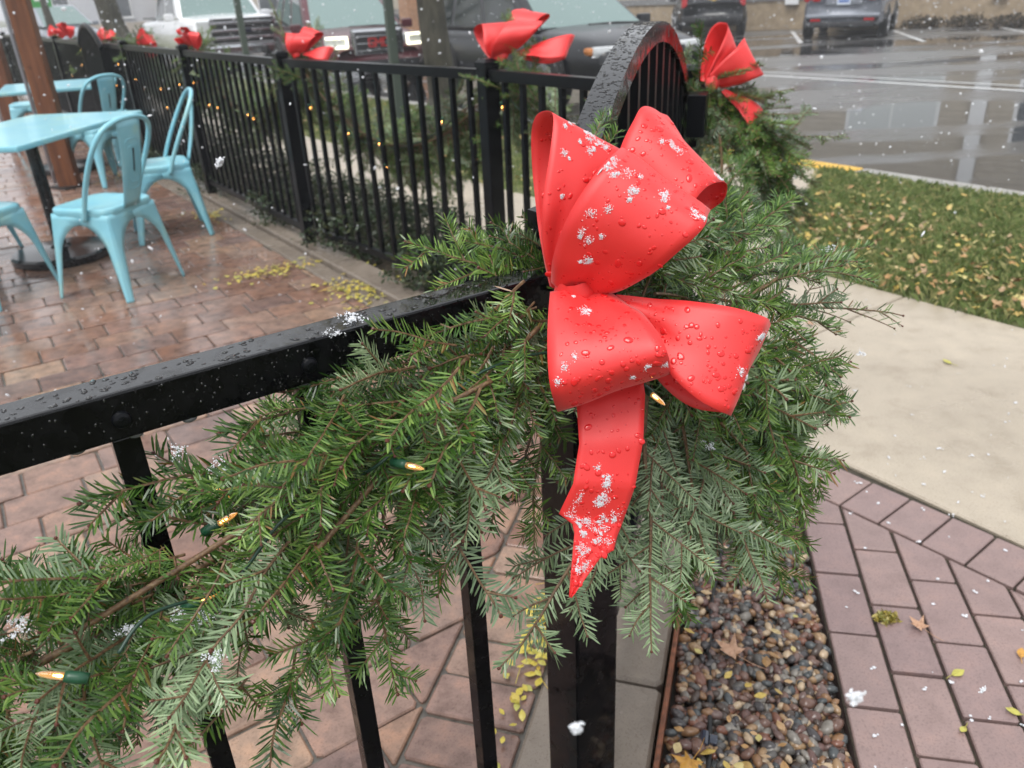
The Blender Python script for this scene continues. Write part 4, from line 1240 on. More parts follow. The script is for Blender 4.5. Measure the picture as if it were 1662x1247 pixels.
# street kerb: concrete stones, the stretch by the walkway painted yellow
kerb = empty('street_kerb', (*tn(2, 5.5), -0.12)); struct(kerb)
for k in range(-6, 30):
    t0, t1 = k * 0.9 - 0.2, k * 0.9 + 0.69
    yel = 3.2 <= t0 <= 4.6
    mb = MB()
    poly = [tn(t0, 5.46), tn(t0, 5.625), tn(t1, 5.625), tn(t1, 5.46)]
    if area(poly) < 0: poly.reverse()
    mb.prism(poly, -0.16, 0.012, 0.012)
    o = mb.build('kerb_stone', M['paint_yellow'] if yel else M['kerb_street'], kerb)
    if yel: o['label'] = 'kerb stone with worn yellow paint'

# sidewalk slabs
sw = empty('sidewalk', (*tn(1, 2.6), 0)); struct(sw)
for k in range(-4, 20):
    t0, t1 = k * 1.5 + 0.25, k * 1.5 + 1.742
    n0 = 1.945 if t1 < 2.3 else 2.32
    mb = MB()
    poly = [tn(t0, n0), tn(t0, 3.36), tn(t1, 3.36), tn(t1, n0)]
    if area(poly) < 0: poly.reverse()
    mb.prism(poly, -0.12, 0.0, 0.006)
    mb.build('sidewalk_slab', M['concrete'], sw)
# walkway across the lawn to the kerb
wk = empty('walkway', (*tn(3.1, 4.4), 0)); struct(wk)
for a_, b_ in ((3.365, 4.40), (4.41, 5.45)):
    mb = MB()
    ea, eb = 2.5 + (a_ - 3.37) * 0.55, 2.5 + (b_ - 3.37) * 0.55
    poly = [tn(ea, a_), tn(eb, b_), tn(4.3, b_), tn(4.3, a_)]
    if area(poly) < 0: poly.reverse()
    mb.prism(poly, -0.12, -0.002, 0.006)
    mb.build('walkway_slab', M['concrete'], wk)
# lawn soil and grass
for nm, (t0, t1, t2) in (('lawn', (-6, 2.49, 3.63)), ('lawn', (4.31, 30, 30))):
    struct(sheet(nm, [tn(t0, 3.37), tn(t0, 5.455), tn(t2, 5.455), tn(t1, 3.37)][::-1], -0.012, M['lawn_soil']))
# mulch bed behind the back fence
struct(sheet('planting_bed', [tn(2.2, 1.5), tn(2.2, 2.325), tn(30, 2.325), tn(30, 1.5)][::-1], -0.02, M['mulch']))
bed = clip(clip([(-14, -0.5), (3, -0.5), (3, 18), (-14, 18)], GN.x, GN.y, GP.dot(GN) - 0.1), NH.x, NH.y, 1.6)
struct(sheet('patio_bed', bed, -0.0075, M['joint']))

def blades(name, poly_t, poly_n, count, hmin, hmax, seed):
    r = np.random.default_rng(seed)
    t = r.uniform(*poly_t, count); n = r.uniform(*poly_n, count)
    if poly_t[0] < 0:
        k = t < 2.5 + (n - 3.37) * 0.55 + r.normal(0, 0.02, count)
        t, n = t[k], n[k]; count = len(t)
    n = n - np.abs(r.normal(0, 0.02, count)) * (n < 3.42)
    x = TH.x * t + NH.x * n; y = TH.y * t + NH.y * n
    h = r.uniform(hmin, hmax, count); a = r.uniform(0, 2 * np.pi, count); lean = r.uniform(0.1, 0.9, count); az = r.uniform(0, 2 * np.pi, count)
    wd = r.uniform(0.0022, 0.004, count)
    V = np.zeros((count, 4, 3))
    dx, dy = np.cos(a) * wd, np.sin(a) * wd
    V[:, 0] = np.c_[x - dx, y - dy, np.full(count, -0.014)]
    V[:, 1] = np.c_[x + dx, y + dy, np.full(count, -0.014)]
    mx, my = x + np.cos(az) * lean * h * 0.35, y + np.sin(az) * lean * h * 0.35
    V[:, 2] = np.c_[mx + dx * 0.7, my + dy * 0.7, h * 0.6 - 0.014]
    V[:, 3] = np.c_[x + np.cos(az) * lean * h, y + np.sin(az) * lean * h, h * (1 - 0.35 * lean) - 0.014]
    F = np.arange(count * 4).reshape(-1, 4)
    F = np.concatenate([F[:, [0, 1, 2]], F[:, [0, 2, 3]]])
    o = mesh_obj(name, V.reshape(-1, 3).tolist(), F.tolist(), M['grass'])
    return tag(o, kind='stuff')
tag(blades('grass', (-2.6, 3.7), (3.38, 5.45), 72000, 0.03, 0.08, 1), 'green grass between the sidewalk and the street beside the walkway', 'grass')
tag(blades('grass', (4.32, 14), (3.38, 5.45), 26000, 0.03, 0.075, 2), 'grass strip seen through the bars of the back fence', 'grass')

def leaf_shape(kind):
    if kind == 'oval':
        n = 7
        xs = [(0, 0)] + [(0.28 * math.sin(math.pi * k / n) , k / n) for k in range(1, n)] + [(0, 1)] + [(-0.28 * math.sin(math.pi * k / n), k / n) for k in range(n - 1, 0, -1)]
        return xs
    # maple: five pointed lobes
    pts = []
    lob = [(-150, .34), (-128, .62), (-112, .36), (-88, .40), (-62, .86), (-42, .46), (-26, .52), (0, 1.0), (26, .52), (42, .46), (62, .86), (88, .40), (112, .36), (128, .62), (150, .34), (180, .18)]
    for a, r in lob:
        pts.append((0.55 * r * math.sin(R(a)), 0.45 + 0.55 * r * math.cos(R(a))))
    return pts

def leaf_me(kind, size, curl, seed):
    r = random.Random(seed)
    sh = leaf_shape(kind)
    cx, cy = 0, 0.45
    vs = [(0, 0.45 * size, curl * size * 0.15)]
    for x, y in sh:
        d = math.hypot(x, y - 0.45)
        z = curl * size * (0.25 * x * x * 4 + 0.2 * (y - 0.45) ** 2) + r.uniform(-1, 1) * size * 0.04 * d
        vs.append((x * size, y * size, z))
    fs = [(0, i, i % len(sh) + 1) for i in range(1, len(sh) + 1)]
    return vs, fs

def leaves_joined(name, pts, m, sizes, kinds, parent=None, zmin=0.004, seed=3, tilt=0.35):
    r = random.Random(seed)
    mb = MB()
    for (x, y, z) in pts:
        vs, fs = leaf_me(r.choice(kinds), r.uniform(*sizes), r.uniform(-0.5, 1.2), r.random())
        mt = Matrix.Translation((x, y, z + zmin + r.uniform(0, 0.006))) @ Matrix.Rotation(r.uniform(0, 6.28), 4, 'Z') @ Matrix.Rotation(r.uniform(-tilt, tilt), 4, 'X') @ Matrix.Rotation(r.uniform(-tilt, tilt), 4, 'Y')
        if r.random() < 0.5:
            fs = [tuple(reversed(f)) for f in fs]
        mb.add([mt @ Vector(v) for v in vs], fs)
    return mb.build(name, m, parent)

pts = []
for k in range(3900):
    t, n = random.uniform(-2.5, 3.6), 3.36 + abs(random.gauss(0, 0.75))
    if n < 5.42 and t < 2.5 + (n - 3.37) * 0.55 and noise.noise(Vector((t * 1.7, n * 1.7, 0))) > random.uniform(-0.7, 0.35): pts.append((*tn(t, n), random.uniform(0.012, 0.050)))
for k in range(500):
    t, n = random.uniform(4.3, 12), random.uniform(3.4, 5.4)
    pts.append((*tn(t, n), 0.03))
o = leaves_joined('leaf_litter', pts, M['leaf_litter'], (0.014, 0.062), ['oval', 'maple', 'maple'], seed=5, tilt=0.8)
tag(o, 'yellow and brown autumn leaves scattered over the lawn', 'leaves', kind='stuff')

# ------------------------------------------------------------------ patio bricks
patio = empty('patio', (-1.5, 3.0, 0)); struct(patio)
bricks = []
ra = Vector((math.cos(R(33)), math.sin(R(33)))); rb = Vector((math.cos(R(-57)), math.sin(R(-57))))
LB, WB = 0.222, 0.158
def seen(x, y, z=0.0):
    """rough test that a ground point lies in the picture's field of view"""
    d = Vector((x, y, z - 1.3))
    f = d.dot(Vector((0, 0.897258, -0.441506)))
    if f <= 0.05: return None
    u = 831 + 1289 * d.dot(Vector((0.998806, -0.021567, -0.043831))) / f
    v = 623.5 - 1289 * d.dot(Vector((0.04885, 0.440979, 0.896187))) / f
    return u, v, f
def in_view(poly, m=40):
    for x, y in poly:
        q = seen(x, y)
        if q and -m < q[0] < 1662 + m and -m < q[1] < 1247 + m:
            return True
    return False
for j in range(-95, 40):
    sh = (0.5 * (j % 2) + 0.12 * math.sin(j * 2.3)) * LB
    for i in range(-40, 30):
        o0 = ra * (i * LB + sh) + rb * (j * WB)
        g = 0.0018 + random.uniform(0, 0.0026)
        jl = random.uniform(-0.003, 0.003)
        q = [o0 + ra * g + rb * (g + jl), o0 + ra * (LB - g) + rb * (g - jl), o0 + ra * (LB - g) + rb * (WB - g), o0 + ra * g + rb * (WB - g)]
        poly = [(p.x, p.y) for p in q]
        if area(poly) < 0: poly.reverse()
        poly = clip(poly, NH.x, NH.y, 1.465)                                # up to the fence kerb
        if len(poly) < 3: continue
        c0 = GP.x * GN.x + GP.y * GN.y
        poly = clip(poly, GN.x, GN.y, c0 - 0.343)                           # up to the border course by the gate
        if len(poly) < 3 or abs(area(poly)) < 0.0012: continue
        if not in_view(poly, 160): continue
        bricks.append(poly)
# border course beside the gate: bricks laid end-on to it
for k in range(-6, 16):
    s0 = k * 0.112
    g = 0.004
    poly = [gate(s0 + g, -0.336), gate(s0 + 0.112 - g, -0.336), gate(s0 + 0.112 - g, -0.128), gate(s0 + g, -0.128)]
    if area(poly) < 0: poly.reverse()
    poly = clip(poly, NH.x, NH.y, 1.465)
    if len(poly) >= 3 and in_view(poly): bricks.append(poly)
def soften(poly, r):
    out = []
    n = len(poly)
    for i in range(n):
        p0, p1, p2 = Vector(poly[i - 1]), Vector(poly[i]), Vector(poly[(i + 1) % n])
        a, b_ = (p0 - p1), (p2 - p1)
        k = min(r, a.length * 0.3, b_.length * 0.3)
        k *= random.uniform(0.6, 1.5)
        out.append(tuple(p1 + a.normalized() * k)); out.append(tuple(p1 + b_.normalized() * k * random.uniform(0.7, 1.3)))
    return out
bricks.sort(key=lambda p: sum(seen(x, y)[2] for x, y in p) / len(p))
rest = MB()
for k, poly in enumerate(bricks):
    z1 = random.uniform(-0.003, 0.003)
    pl = soften(poly, 0.008)
    if k < 298:
        cx = sum(p[0] for p in pl) / len(pl); cy = sum(p[1] for p in pl) / len(pl)
        mb = MB(); mb.prism([(x - cx, y - cy) for x, y in pl], -0.06, 0, 0.0035)
        tl = Matrix.Translation((cx, cy, z1)) @ Matrix.Rotation(random.uniform(-0.008, 0.008), 4, 'X') @ Matrix.Rotation(random.uniform(-0.008, 0.008), 4, 'Y')
        mb.build('brick', M['brick'], patio, tl)
    else:
        rest.prism(pl, -0.06, z1, 0.0045)
if rest.v:
    o = rest.build('farther_bricks', M['brick'], patio); o['kind'] = 'stuff'

# kerb course under the gate, and rusty steel edging
gk = empty('gate_kerb', (*gate(0.8, 0), 0)); struct(gk)
for k in range(-4, 10):
    s0 = k * 0.285 + 0.12
    poly = [gate(s0, -0.121), gate(s0, 0.122), gate(s0 + 0.279, 0.122), gate(s0 + 0.279, -0.121)]
    if area(poly) < 0: poly.reverse()
    mb = MB(); mb.prism(soften(poly, 0.012), -0.06, 0.004 + random.uniform(-0.002, 0.002), 0.007)
    mb.build('kerb_stone', M['kerb'], gk)
poly = [gate(-0.9, 0.129), gate(-0.9, 0.139), gate(1.7, 0.139), gate(1.7, 0.129)]
if area(poly) < 0: poly.reverse()
mb = MB(); mb.prism(poly, -0.08, 0.016, 0.002)
tag(mb.build('steel_edging', M['rust']), 'rusty steel edging strip between kerb stones and gravel', 'edging')
# kerb under the back fence
bk = empty('fence_kerb', (*tn(5, 1.6), 0)); struct(bk)
for k in range(0, 26):
    t0 = 2.2 + k * 0.6
    for (a_, b_, z) in ((1.473, 1.578, 0.002), (1.584, 1.735, 0.03)):
        poly = [tn(t0, a_), tn(t0, b_), tn(t0 + 0.594, b_), tn(t0 + 0.594, a_)]
        if area(poly) < 0: poly.reverse()
        mb = MB(); mb.prism(poly, -0.06, z + random.uniform(-0.002, 0.002), 0.006)
        mb.build('kerb_stone', M['kerb'], bk)

# ------------------------------------------------------------------ gravel bed
struct(sheet('gravel_bed', [gate(-0.9, 0.139), gate(1.75, 0.139), (0.86, 2.2), (1.0, 1.95), (0.79, 1.86), (0.6, 0.98), (0.50, 0.45)][::-1], -0.045, M['soil']))
pp = []
pathL0, pathD = Vector((0.768, 1.77)), Vector((0.209, 0.978)).normalized()
pathN = Vector((pathD.y, -pathD.x))
tries = 0
V3 = ICO2[0]
while len(pp) < 5200 and tries < 90000:
    tries += 1
    x, y = random.uniform(0.15, 1.05), random.uniform(0.75, 2.35)
    p = Vector((x, y))
    if (p - GP).dot(GN) < 0.15 or (p - GP).dot(GN) > 0.9: continue
    if (p - pathL0).dot(pathN) > -0.014 and p.dot(NH) < 1.99: continue
    if p.dot(NH) > 1.93: continue
    if not in_view([(x, y)], 200): continue
    lay = len(pp) % 2
    s = random.uniform(0.0065, 0.0130) * (1.3 if random.random() < 0.12 else 1.0)
    mt = np.array(Matrix.Translation((x, y, -0.030 + 0.014 * lay + random.uniform(0, 0.012))) @ Matrix.Rotation(random.uniform(0, 6.28), 4, 'Z') @ Matrix.Rotation(random.gauss(0, 0.35), 4, 'X') @ Matrix.Diagonal((s * random.uniform(0.95, 1.5), s * random.uniform(0.7, 1.0), s * random.uniform(0.65, 0.95), 1)))
    # an uneven stone outline
    sk = np.eye(4); sk[0, 1] = random.uniform(-0.35, 0.35); sk[1, 2] = random.uniform(-0.3, 0.3); sk[0, 2] = random.uniform(-0.3, 0.3)
    pp.append(mt @ sk)
v0, f0 = ICO2
v1 = v0 * (1 + 0.10 * np.sin(v0[:, [0]] * 3.1 + 1.0) * np.cos(v0[:, [1]] * 2.7))
o = blobs('pebbles', pp, (v1, f0), M['pebble'])
tag(o, 'wet multicoloured river pebbles filling the bed beside the path', 'pebbles', kind='stuff')

# mauve paver path: running columns with a soldier course along the sidewalk
path = empty('paver_path', (0.95, 1.4, 0)); struct(path)
struct(sheet('path_bed', [(0.70, 0.3), (2.6, 0.3), (2.2, 0.9), tuple(NH * 1.944 + TH * 0.2), tuple(NH * 1.944 + TH * 1.24), (0.775, 1.80), (0.52, 0.6)], -0.012, M['joint_dark']))
OB = (0.8, 0.6)                                              # soldier course normal
def border_n(p): return p[0] * OB[0] + p[1] * OB[1]
gap = 0.0040
for i in range(0, 15):
    for j in range(-14, 6):
        off = 0.5 * 0.205 * (i % 2) - 0.045
        o0 = pathL0 + pathN * (i * 0.108) + pathD * (j * 0.205 + off)
        poly = [o0 + pathN * gap + pathD * gap, o0 + pathN * (0.108 - gap) + pathD * gap, o0 + pathN * (0.108 - gap) + pathD * (0.205 - gap), o0 + pathN * gap + pathD * (0.205 - gap)]
        poly = [(p.x, p.y) for p in poly]
        if area(poly) < 0: poly.reverse()
        poly = clip(poly, OB[0], OB[1], 1.772)
        if len(poly) < 3 or abs(area(poly)) < 0.0008 or not in_view(poly, 700): continue
        cx = sum(p[0] for p in poly) / len(poly); cy = sum(p[1] for p in poly) / len(poly)
        mb = MB(); mb.prism([(x - cx, y - cy) for x, y in soften(poly, 0.003)], -0.06, 0, 0.0025)
        mb.build('paver', M['paver'], path, Matrix.Translation((cx, cy, random.uniform(-0.0015, 0.0015))) @ Matrix.Rotation(random.uniform(-0.006, 0.006), 4, 'X'))
bd = Vector((0.6, -0.8))
for k in range(-4, 9):
    s0 = k * 0.112 + 0.02
    b0 = Vector((0.8, 0.6)) * 1.783 + bd * (s0 - 0.70)
    e = Vector((0.8, 0.6)) * 0.165
    poly = [b0 + bd * gap * 0.7, b0 + bd * (0.112 - gap * 0.7), b0 + bd * (0.112 - gap * 0.7) + e, b0 + bd * gap * 0.7 + e]
    poly = [(p.x, p.y) for p in poly]
    if area(poly) < 0: poly.reverse()
    poly = clip(poly, -pathN.x, -pathN.y, -(pathL0.dot(pathN) - 0.02))
    poly = clip(poly, NH.x, NH.y, 1.938) if len(poly) >= 3 else poly
    if len(poly) < 3 or abs(area(poly)) < 0.0008 or not in_view(poly, 700): continue
    cx = sum(p[0] for p in poly) / len(poly); cy = sum(p[1] for p in poly) / len(poly)
    mb = MB(); mb.prism([(x - cx, y - cy) for x, y in soften(poly, 0.003)], -0.06, 0, 0.0025)
    mb.build('paver', M['paver'], path, Matrix.Translation((cx, cy, random.uniform(-0.0015, 0.0015))))

# ------------------------------------------------------------------ iron fences
def unit_box_me(name, sx, sy, sz, m, bev=0.0):
    mb = MB(); mb.box((0, 0, 0), (sx, sy, sz), bev=bev)
    return mb.me(name, m)

def post_parts(parent, x, y, rz, w_, h, m, z0=0.0):
    mb = MB(); mb.box((x, y, z0 + (h - 0.03) / 2), (w_, w_, h - 0.03), rz, bev=0.004)
    mb.build('post', m, parent)
    cap = MB()
    a = w_ / 2 + 0.003
    mtx = Matrix.Translation((x, y, 0)) @ Matrix.Rotation(rz, 4, 'Z')
    vs = [mtx @ Vector(p) for p in [(-a, -a, h - 0.032), (a, -a, h - 0.032), (a, a, h - 0.032), (-a, a, h - 0.032), (-a, -a, h - 0.012), (a, -a, h - 0.012), (a, a, h - 0.012), (-a, a, h - 0.012),
                                    (-a * .45, -a * .45, h), (a * .45, -a * .45, h), (a * .45, a * .45, h), (-a * .45, a * .45, h)]]
    fs = [(0, 1, 5, 4), (1, 2, 6, 5), (2, 3, 7, 6), (3, 0, 4, 7), (4, 5, 9, 8), (5, 6, 10, 9), (6, 7, 11, 10), (7, 4, 8, 11), (8, 9, 10, 11), (3, 2, 1, 0)]
    cap.add(vs, fs)
    cap.build('post_cap', m, parent)

def rail(parent, a, b, z, w_, h, m, name='top_rail'):
    a, b = Vector(a), Vector(b)
    d = b - a
    mb = MB(); mb.box(((a.x + b.x) / 2, (a.y + b.y) / 2, z), (d.length, w_, h), math.atan2(d.y, d.x), bev=0.0025)
    return mb.build(name, m, parent)

# near fence
nf = empty('iron_fence', (*nearf(0, 0), 0), label='black iron fence in the foreground, rain beaded on its top rail', cat='fence')
RZ = math.atan2(FD.y, FD.x)
TOPZ = 1.026
rail(nf, nearf(-0.012, 0), nearf(2.2, 0), TOPZ - 0.021, 0.040, 0.042, M['black'])
rail(nf, nearf(-0.012, 0), nearf(2.2, 0), 0.13, 0.034, 0.036, M['black'], 'bottom_rail')
bal = unit_box_me('baluster', 0.022, 0.022, 0.85, M['black'], 0.0015)
sc_mb = MB(); sc_mb.lathe((0, 0, 0), [(0.0078, 0), (0.0076, 0.0012), (0.0066, 0.0032), (0.0042, 0.0044), (0.0018, 0.0047)], 20)
for a_ in (0, math.pi / 2):
    sc_mb.box((0, 0, 0.0047), (0.0075, 0.0014, 0.0008), a_)
screw = sc_mb.me('screw', M['black_far'])
for k in range(13):
    s = 0.122 + 0.162 * k
    x, y = nearf(s, 0)
    piece('baluster', bal, nf, Matrix.Translation((x, y, 0.556)) @ Matrix.Rotation(RZ, 4, 'Z'))
    x, y = nearf(s, 0.0202)
    piece('screw', screw, nf, Matrix.Translation((x, y, TOPZ - 0.024)) @ Matrix.Rotation(RZ, 4, 'Z') @ Matrix.Rotation(R(90), 4, 'X') @ Matrix.Rotation(0.5 * k, 4, 'Z'))
post_parts(nf, PP.x, PP.y, RZ, 0.074, 1.095, M['black'])
# rain on the rail: flat puddled beads on top, drops hanging from the underside
wp = []
for k in range(200):
    s = 0.06 + random.random() ** 1.3 * 0.75; o_ = random.uniform(-0.017, 0.017)
    x, y = nearf(s, o_)
    r_ = random.choice((0.0008, 0.0012, 0.0016, 0.0022, 0.003))
    wp.append(np.array(Matrix.Translation((x, y, TOPZ + 0.0001)) @ Matrix.Rotation(random.uniform(0, 6.3), 4, 'Z') @ Matrix.Diagonal((r_ * random.uniform(1, 2.2), r_, r_ * 0.2, 1))))
for k in range(260):
    s = 0.06 + random.random() * 0.75; zz = random.uniform(TOPZ - 0.040, TOPZ - 0.003)
    x, y = nearf(s, 0.0200)
    r_ = random.uniform(0.0005, 0.0014)
    wp.append(np.array(Matrix.Translation((x, y, zz)) @ Matrix.Rotation(RZ, 4, 'Z') @ Matrix.Diagonal((r_, r_ * 0.5, r_ * 1.3, 1))))
o = blobs('water_beads', wp, ICO1, M['drop_clear'], nf); o['kind'] = 'stuff'
wp = []
for k in range(17):
    s = 0.12 + k * 0.045 + random.uniform(-0.01, 0.01)
    x, y = nearf(s, random.uniform(0.008, 0.017))
    r_ = random.uniform(0.0022, 0.0042)
    wp.append(np.array(Matrix.Translation((x, y, TOPZ - 0.0425)) @ Matrix.Rotation(RZ, 4, 'Z') @ Matrix.Diagonal((r_ * 1.7, r_, r_ * 1.05, 1))))
o = blobs('hanging_drops', wp, ICO2, M['water_hang'], nf); o['kind'] = 'stuff'

# arched gate
gt = empty('iron_gate', (*gate(0.8, 0), 0), label='black iron gate with an arched, rain-beaded top behind the large bow', cat='gate')
S0, S1 = 0.045, 1.555
SC_, SA = 0.5 * (S0 + S1), 0.5 * (S1 - S0)
def arch_z(s):
    return 1.035 + 0.205 * (1 - ((s - SC_) / SA) ** 2)
mb = MB()
prev = None
ns = 44
vs, fs = [], []
for k in range(ns + 1):
    s = S0 + (S1 - S0) * k / ns
    z = arch_z(s)
    dz = -2 * 0.205 * (s - SC_) / SA ** 2
    nn = Vector((-dz, 1)).normalized()
    for off, dep in ((-0.020, 0), (0.020, 0), (0.020, -0.036), (-0.020, -0.036)):
        x, y = gate(s + nn.x * dep, off)
        vs.append((x, y, z + nn.y * dep))
for k in range(ns):
    for j in range(4):
        a, b_ = 4 * k + j, 4 * k + (j + 1) % 4
        fs.append((a, a + 4, b_ + 4, b_))
fs += [(0, 1, 2, 3), tuple(reversed(range(4 * ns, 4 * ns + 4)))]
mb.add(vs, [tuple(reversed(f)) for f in fs])
mb.build('arched_top_rail', M['black'], gt)
for z in (0.14, 0.86):
    a, b_ = gate(S0, 0), gate(S1, 0)
    rail(gt, a, b_, z, 0.030, 0.036, M['black_far'], 'cross_rail')
for k in range(14):
    s = S0 + 0.02 + (S1 - S0 - 0.04) * k / 13
    h = arch_z(s) - 0.03
    mb = MB(); mb.box((*gate(s, 0), 0.08 + (h - 0.08) / 2), (0.022, 0.022, h - 0.08), math.atan2(GD.y, GD.x), bev=0.0015)
    mb.build('baluster', M['black_far'], gt)
mb = MB(); mb.box((*gate(S1 - 0.05, 0.045), 0.98), (0.09, 0.05, 0.11), math.atan2(GD.y, GD.x), bev=0.004)
mb.build('latch', M['black_far'], gt)
wp = []
for k in range(620):
    s = random.uniform(S0 + 0.02, SC_ + 0.25)
    dz = -2 * 0.205 * (s - SC_) / SA ** 2
    x, y = gate(s, random.uniform(-0.020, 0.020))
    r_ = random.choice((0.0008, 0.0011, 0.0015, 0.0021))
    wp.append(np.array(Matrix.Translation((x, y, arch_z(s) + 0.0002)) @ Matrix.Rotation(math.atan2(GD.y, GD.x), 4, 'Z') @ Matrix.Rotation(-math.atan(dz), 4, 'Y') @ Matrix.Diagonal((r_ * 0.9, r_ * random.uniform(1.0, 2.4), r_ * 0.3, 1))))
o = blobs('water_beads', wp, ICO1, M['drop_clear'], gt); o['kind'] = 'stuff'
# far gate post belongs to the back fence

# back fence: gate post -> corner post -> long run up the patio
bf = empty('iron_fence', (*P46, 0), label='long black iron fence behind the chairs, hung with garlands and bows', cat='fence')
bz = math.atan2(BD.y, BD.x)
run = [FP, CP] + [P46 + BD * (1.87 * k) for k in range(0, 9)]
cd_ = (CP - FP).normalized()
post_parts(bf, FP.x, FP.y, math.atan2(cd_.y, cd_.x), 0.074, 1.095, M['black_far'])
for p in run[1:]:
    post_parts(bf, p.x, p.y, bz, 0.064, 1.078, M['black_far'])
bal2 = unit_box_me('baluster', 0.020, 0.020, 0.90, M['black_far'], 0.0)
for a, b_ in zip(run[:-1], run[1:]):
    d = (b_ - a); ln = d.length; d = d / ln
    q0, q1 = a + d * 0.035, b_ - d * 0.035
    rail(bf, q0, q1, 1.020, 0.036, 0.040, M['black_far'])
    rail(bf, q0, q1, 0.115, 0.030, 0.034, M['black_far'], 'bottom_rail')
    nb = max(2, round(ln / 0.117))
    for k in range(1, nb):
        p = a + d * (ln * k / nb)
        piece('baluster', bal2, bf, Matrix.Translation((p.x, p.y, 0.555)) @ Matrix.Rotation(math.atan2(d.y, d.x), 4, 'Z'))
# far arched gate in that run's continuation
fg0 = P46 + BD * (1.87 * 2.35); fg1 = P46 + BD * (1.87 * 2.95)
fgd = (fg1 - fg0); fgl = fgd.length; fgd = fgd / fgl
fgate = empty('iron_gate', (*((fg0 + fg1) / 2), 0), label='far black gate whose small arch rises above the distant fence', cat='gate')
pn = Vector((fgd.y, -fgd.x)) * -0.06
tpts = []
for k in range(25):
    u = k / 24
    p = fg0 + fgd * (fgl * u) + pn
    tpts.append((p.x, p.y, 1.0 + 0.20 * (1 - (2 * u - 1) ** 2)))
mb = MB(); mb.tube(tpts, 0.024, 6); mb.build('arched_top_rail', M['black_far'], fgate)
for k in range(1, 11):
    u = k / 11
    p = fg0 + fgd * (fgl * u) + pn
    h = 1.0 + 0.20 * (1 - (2 * u - 1) ** 2)
    mb = MB(); mb.box((p.x, p.y, 0.06 + (h - 0.06) / 2), (0.02, 0.02, h - 0.06), math.atan2(fgd.y, fgd.x)); mb.build('baluster', M['black_far'], fgate)

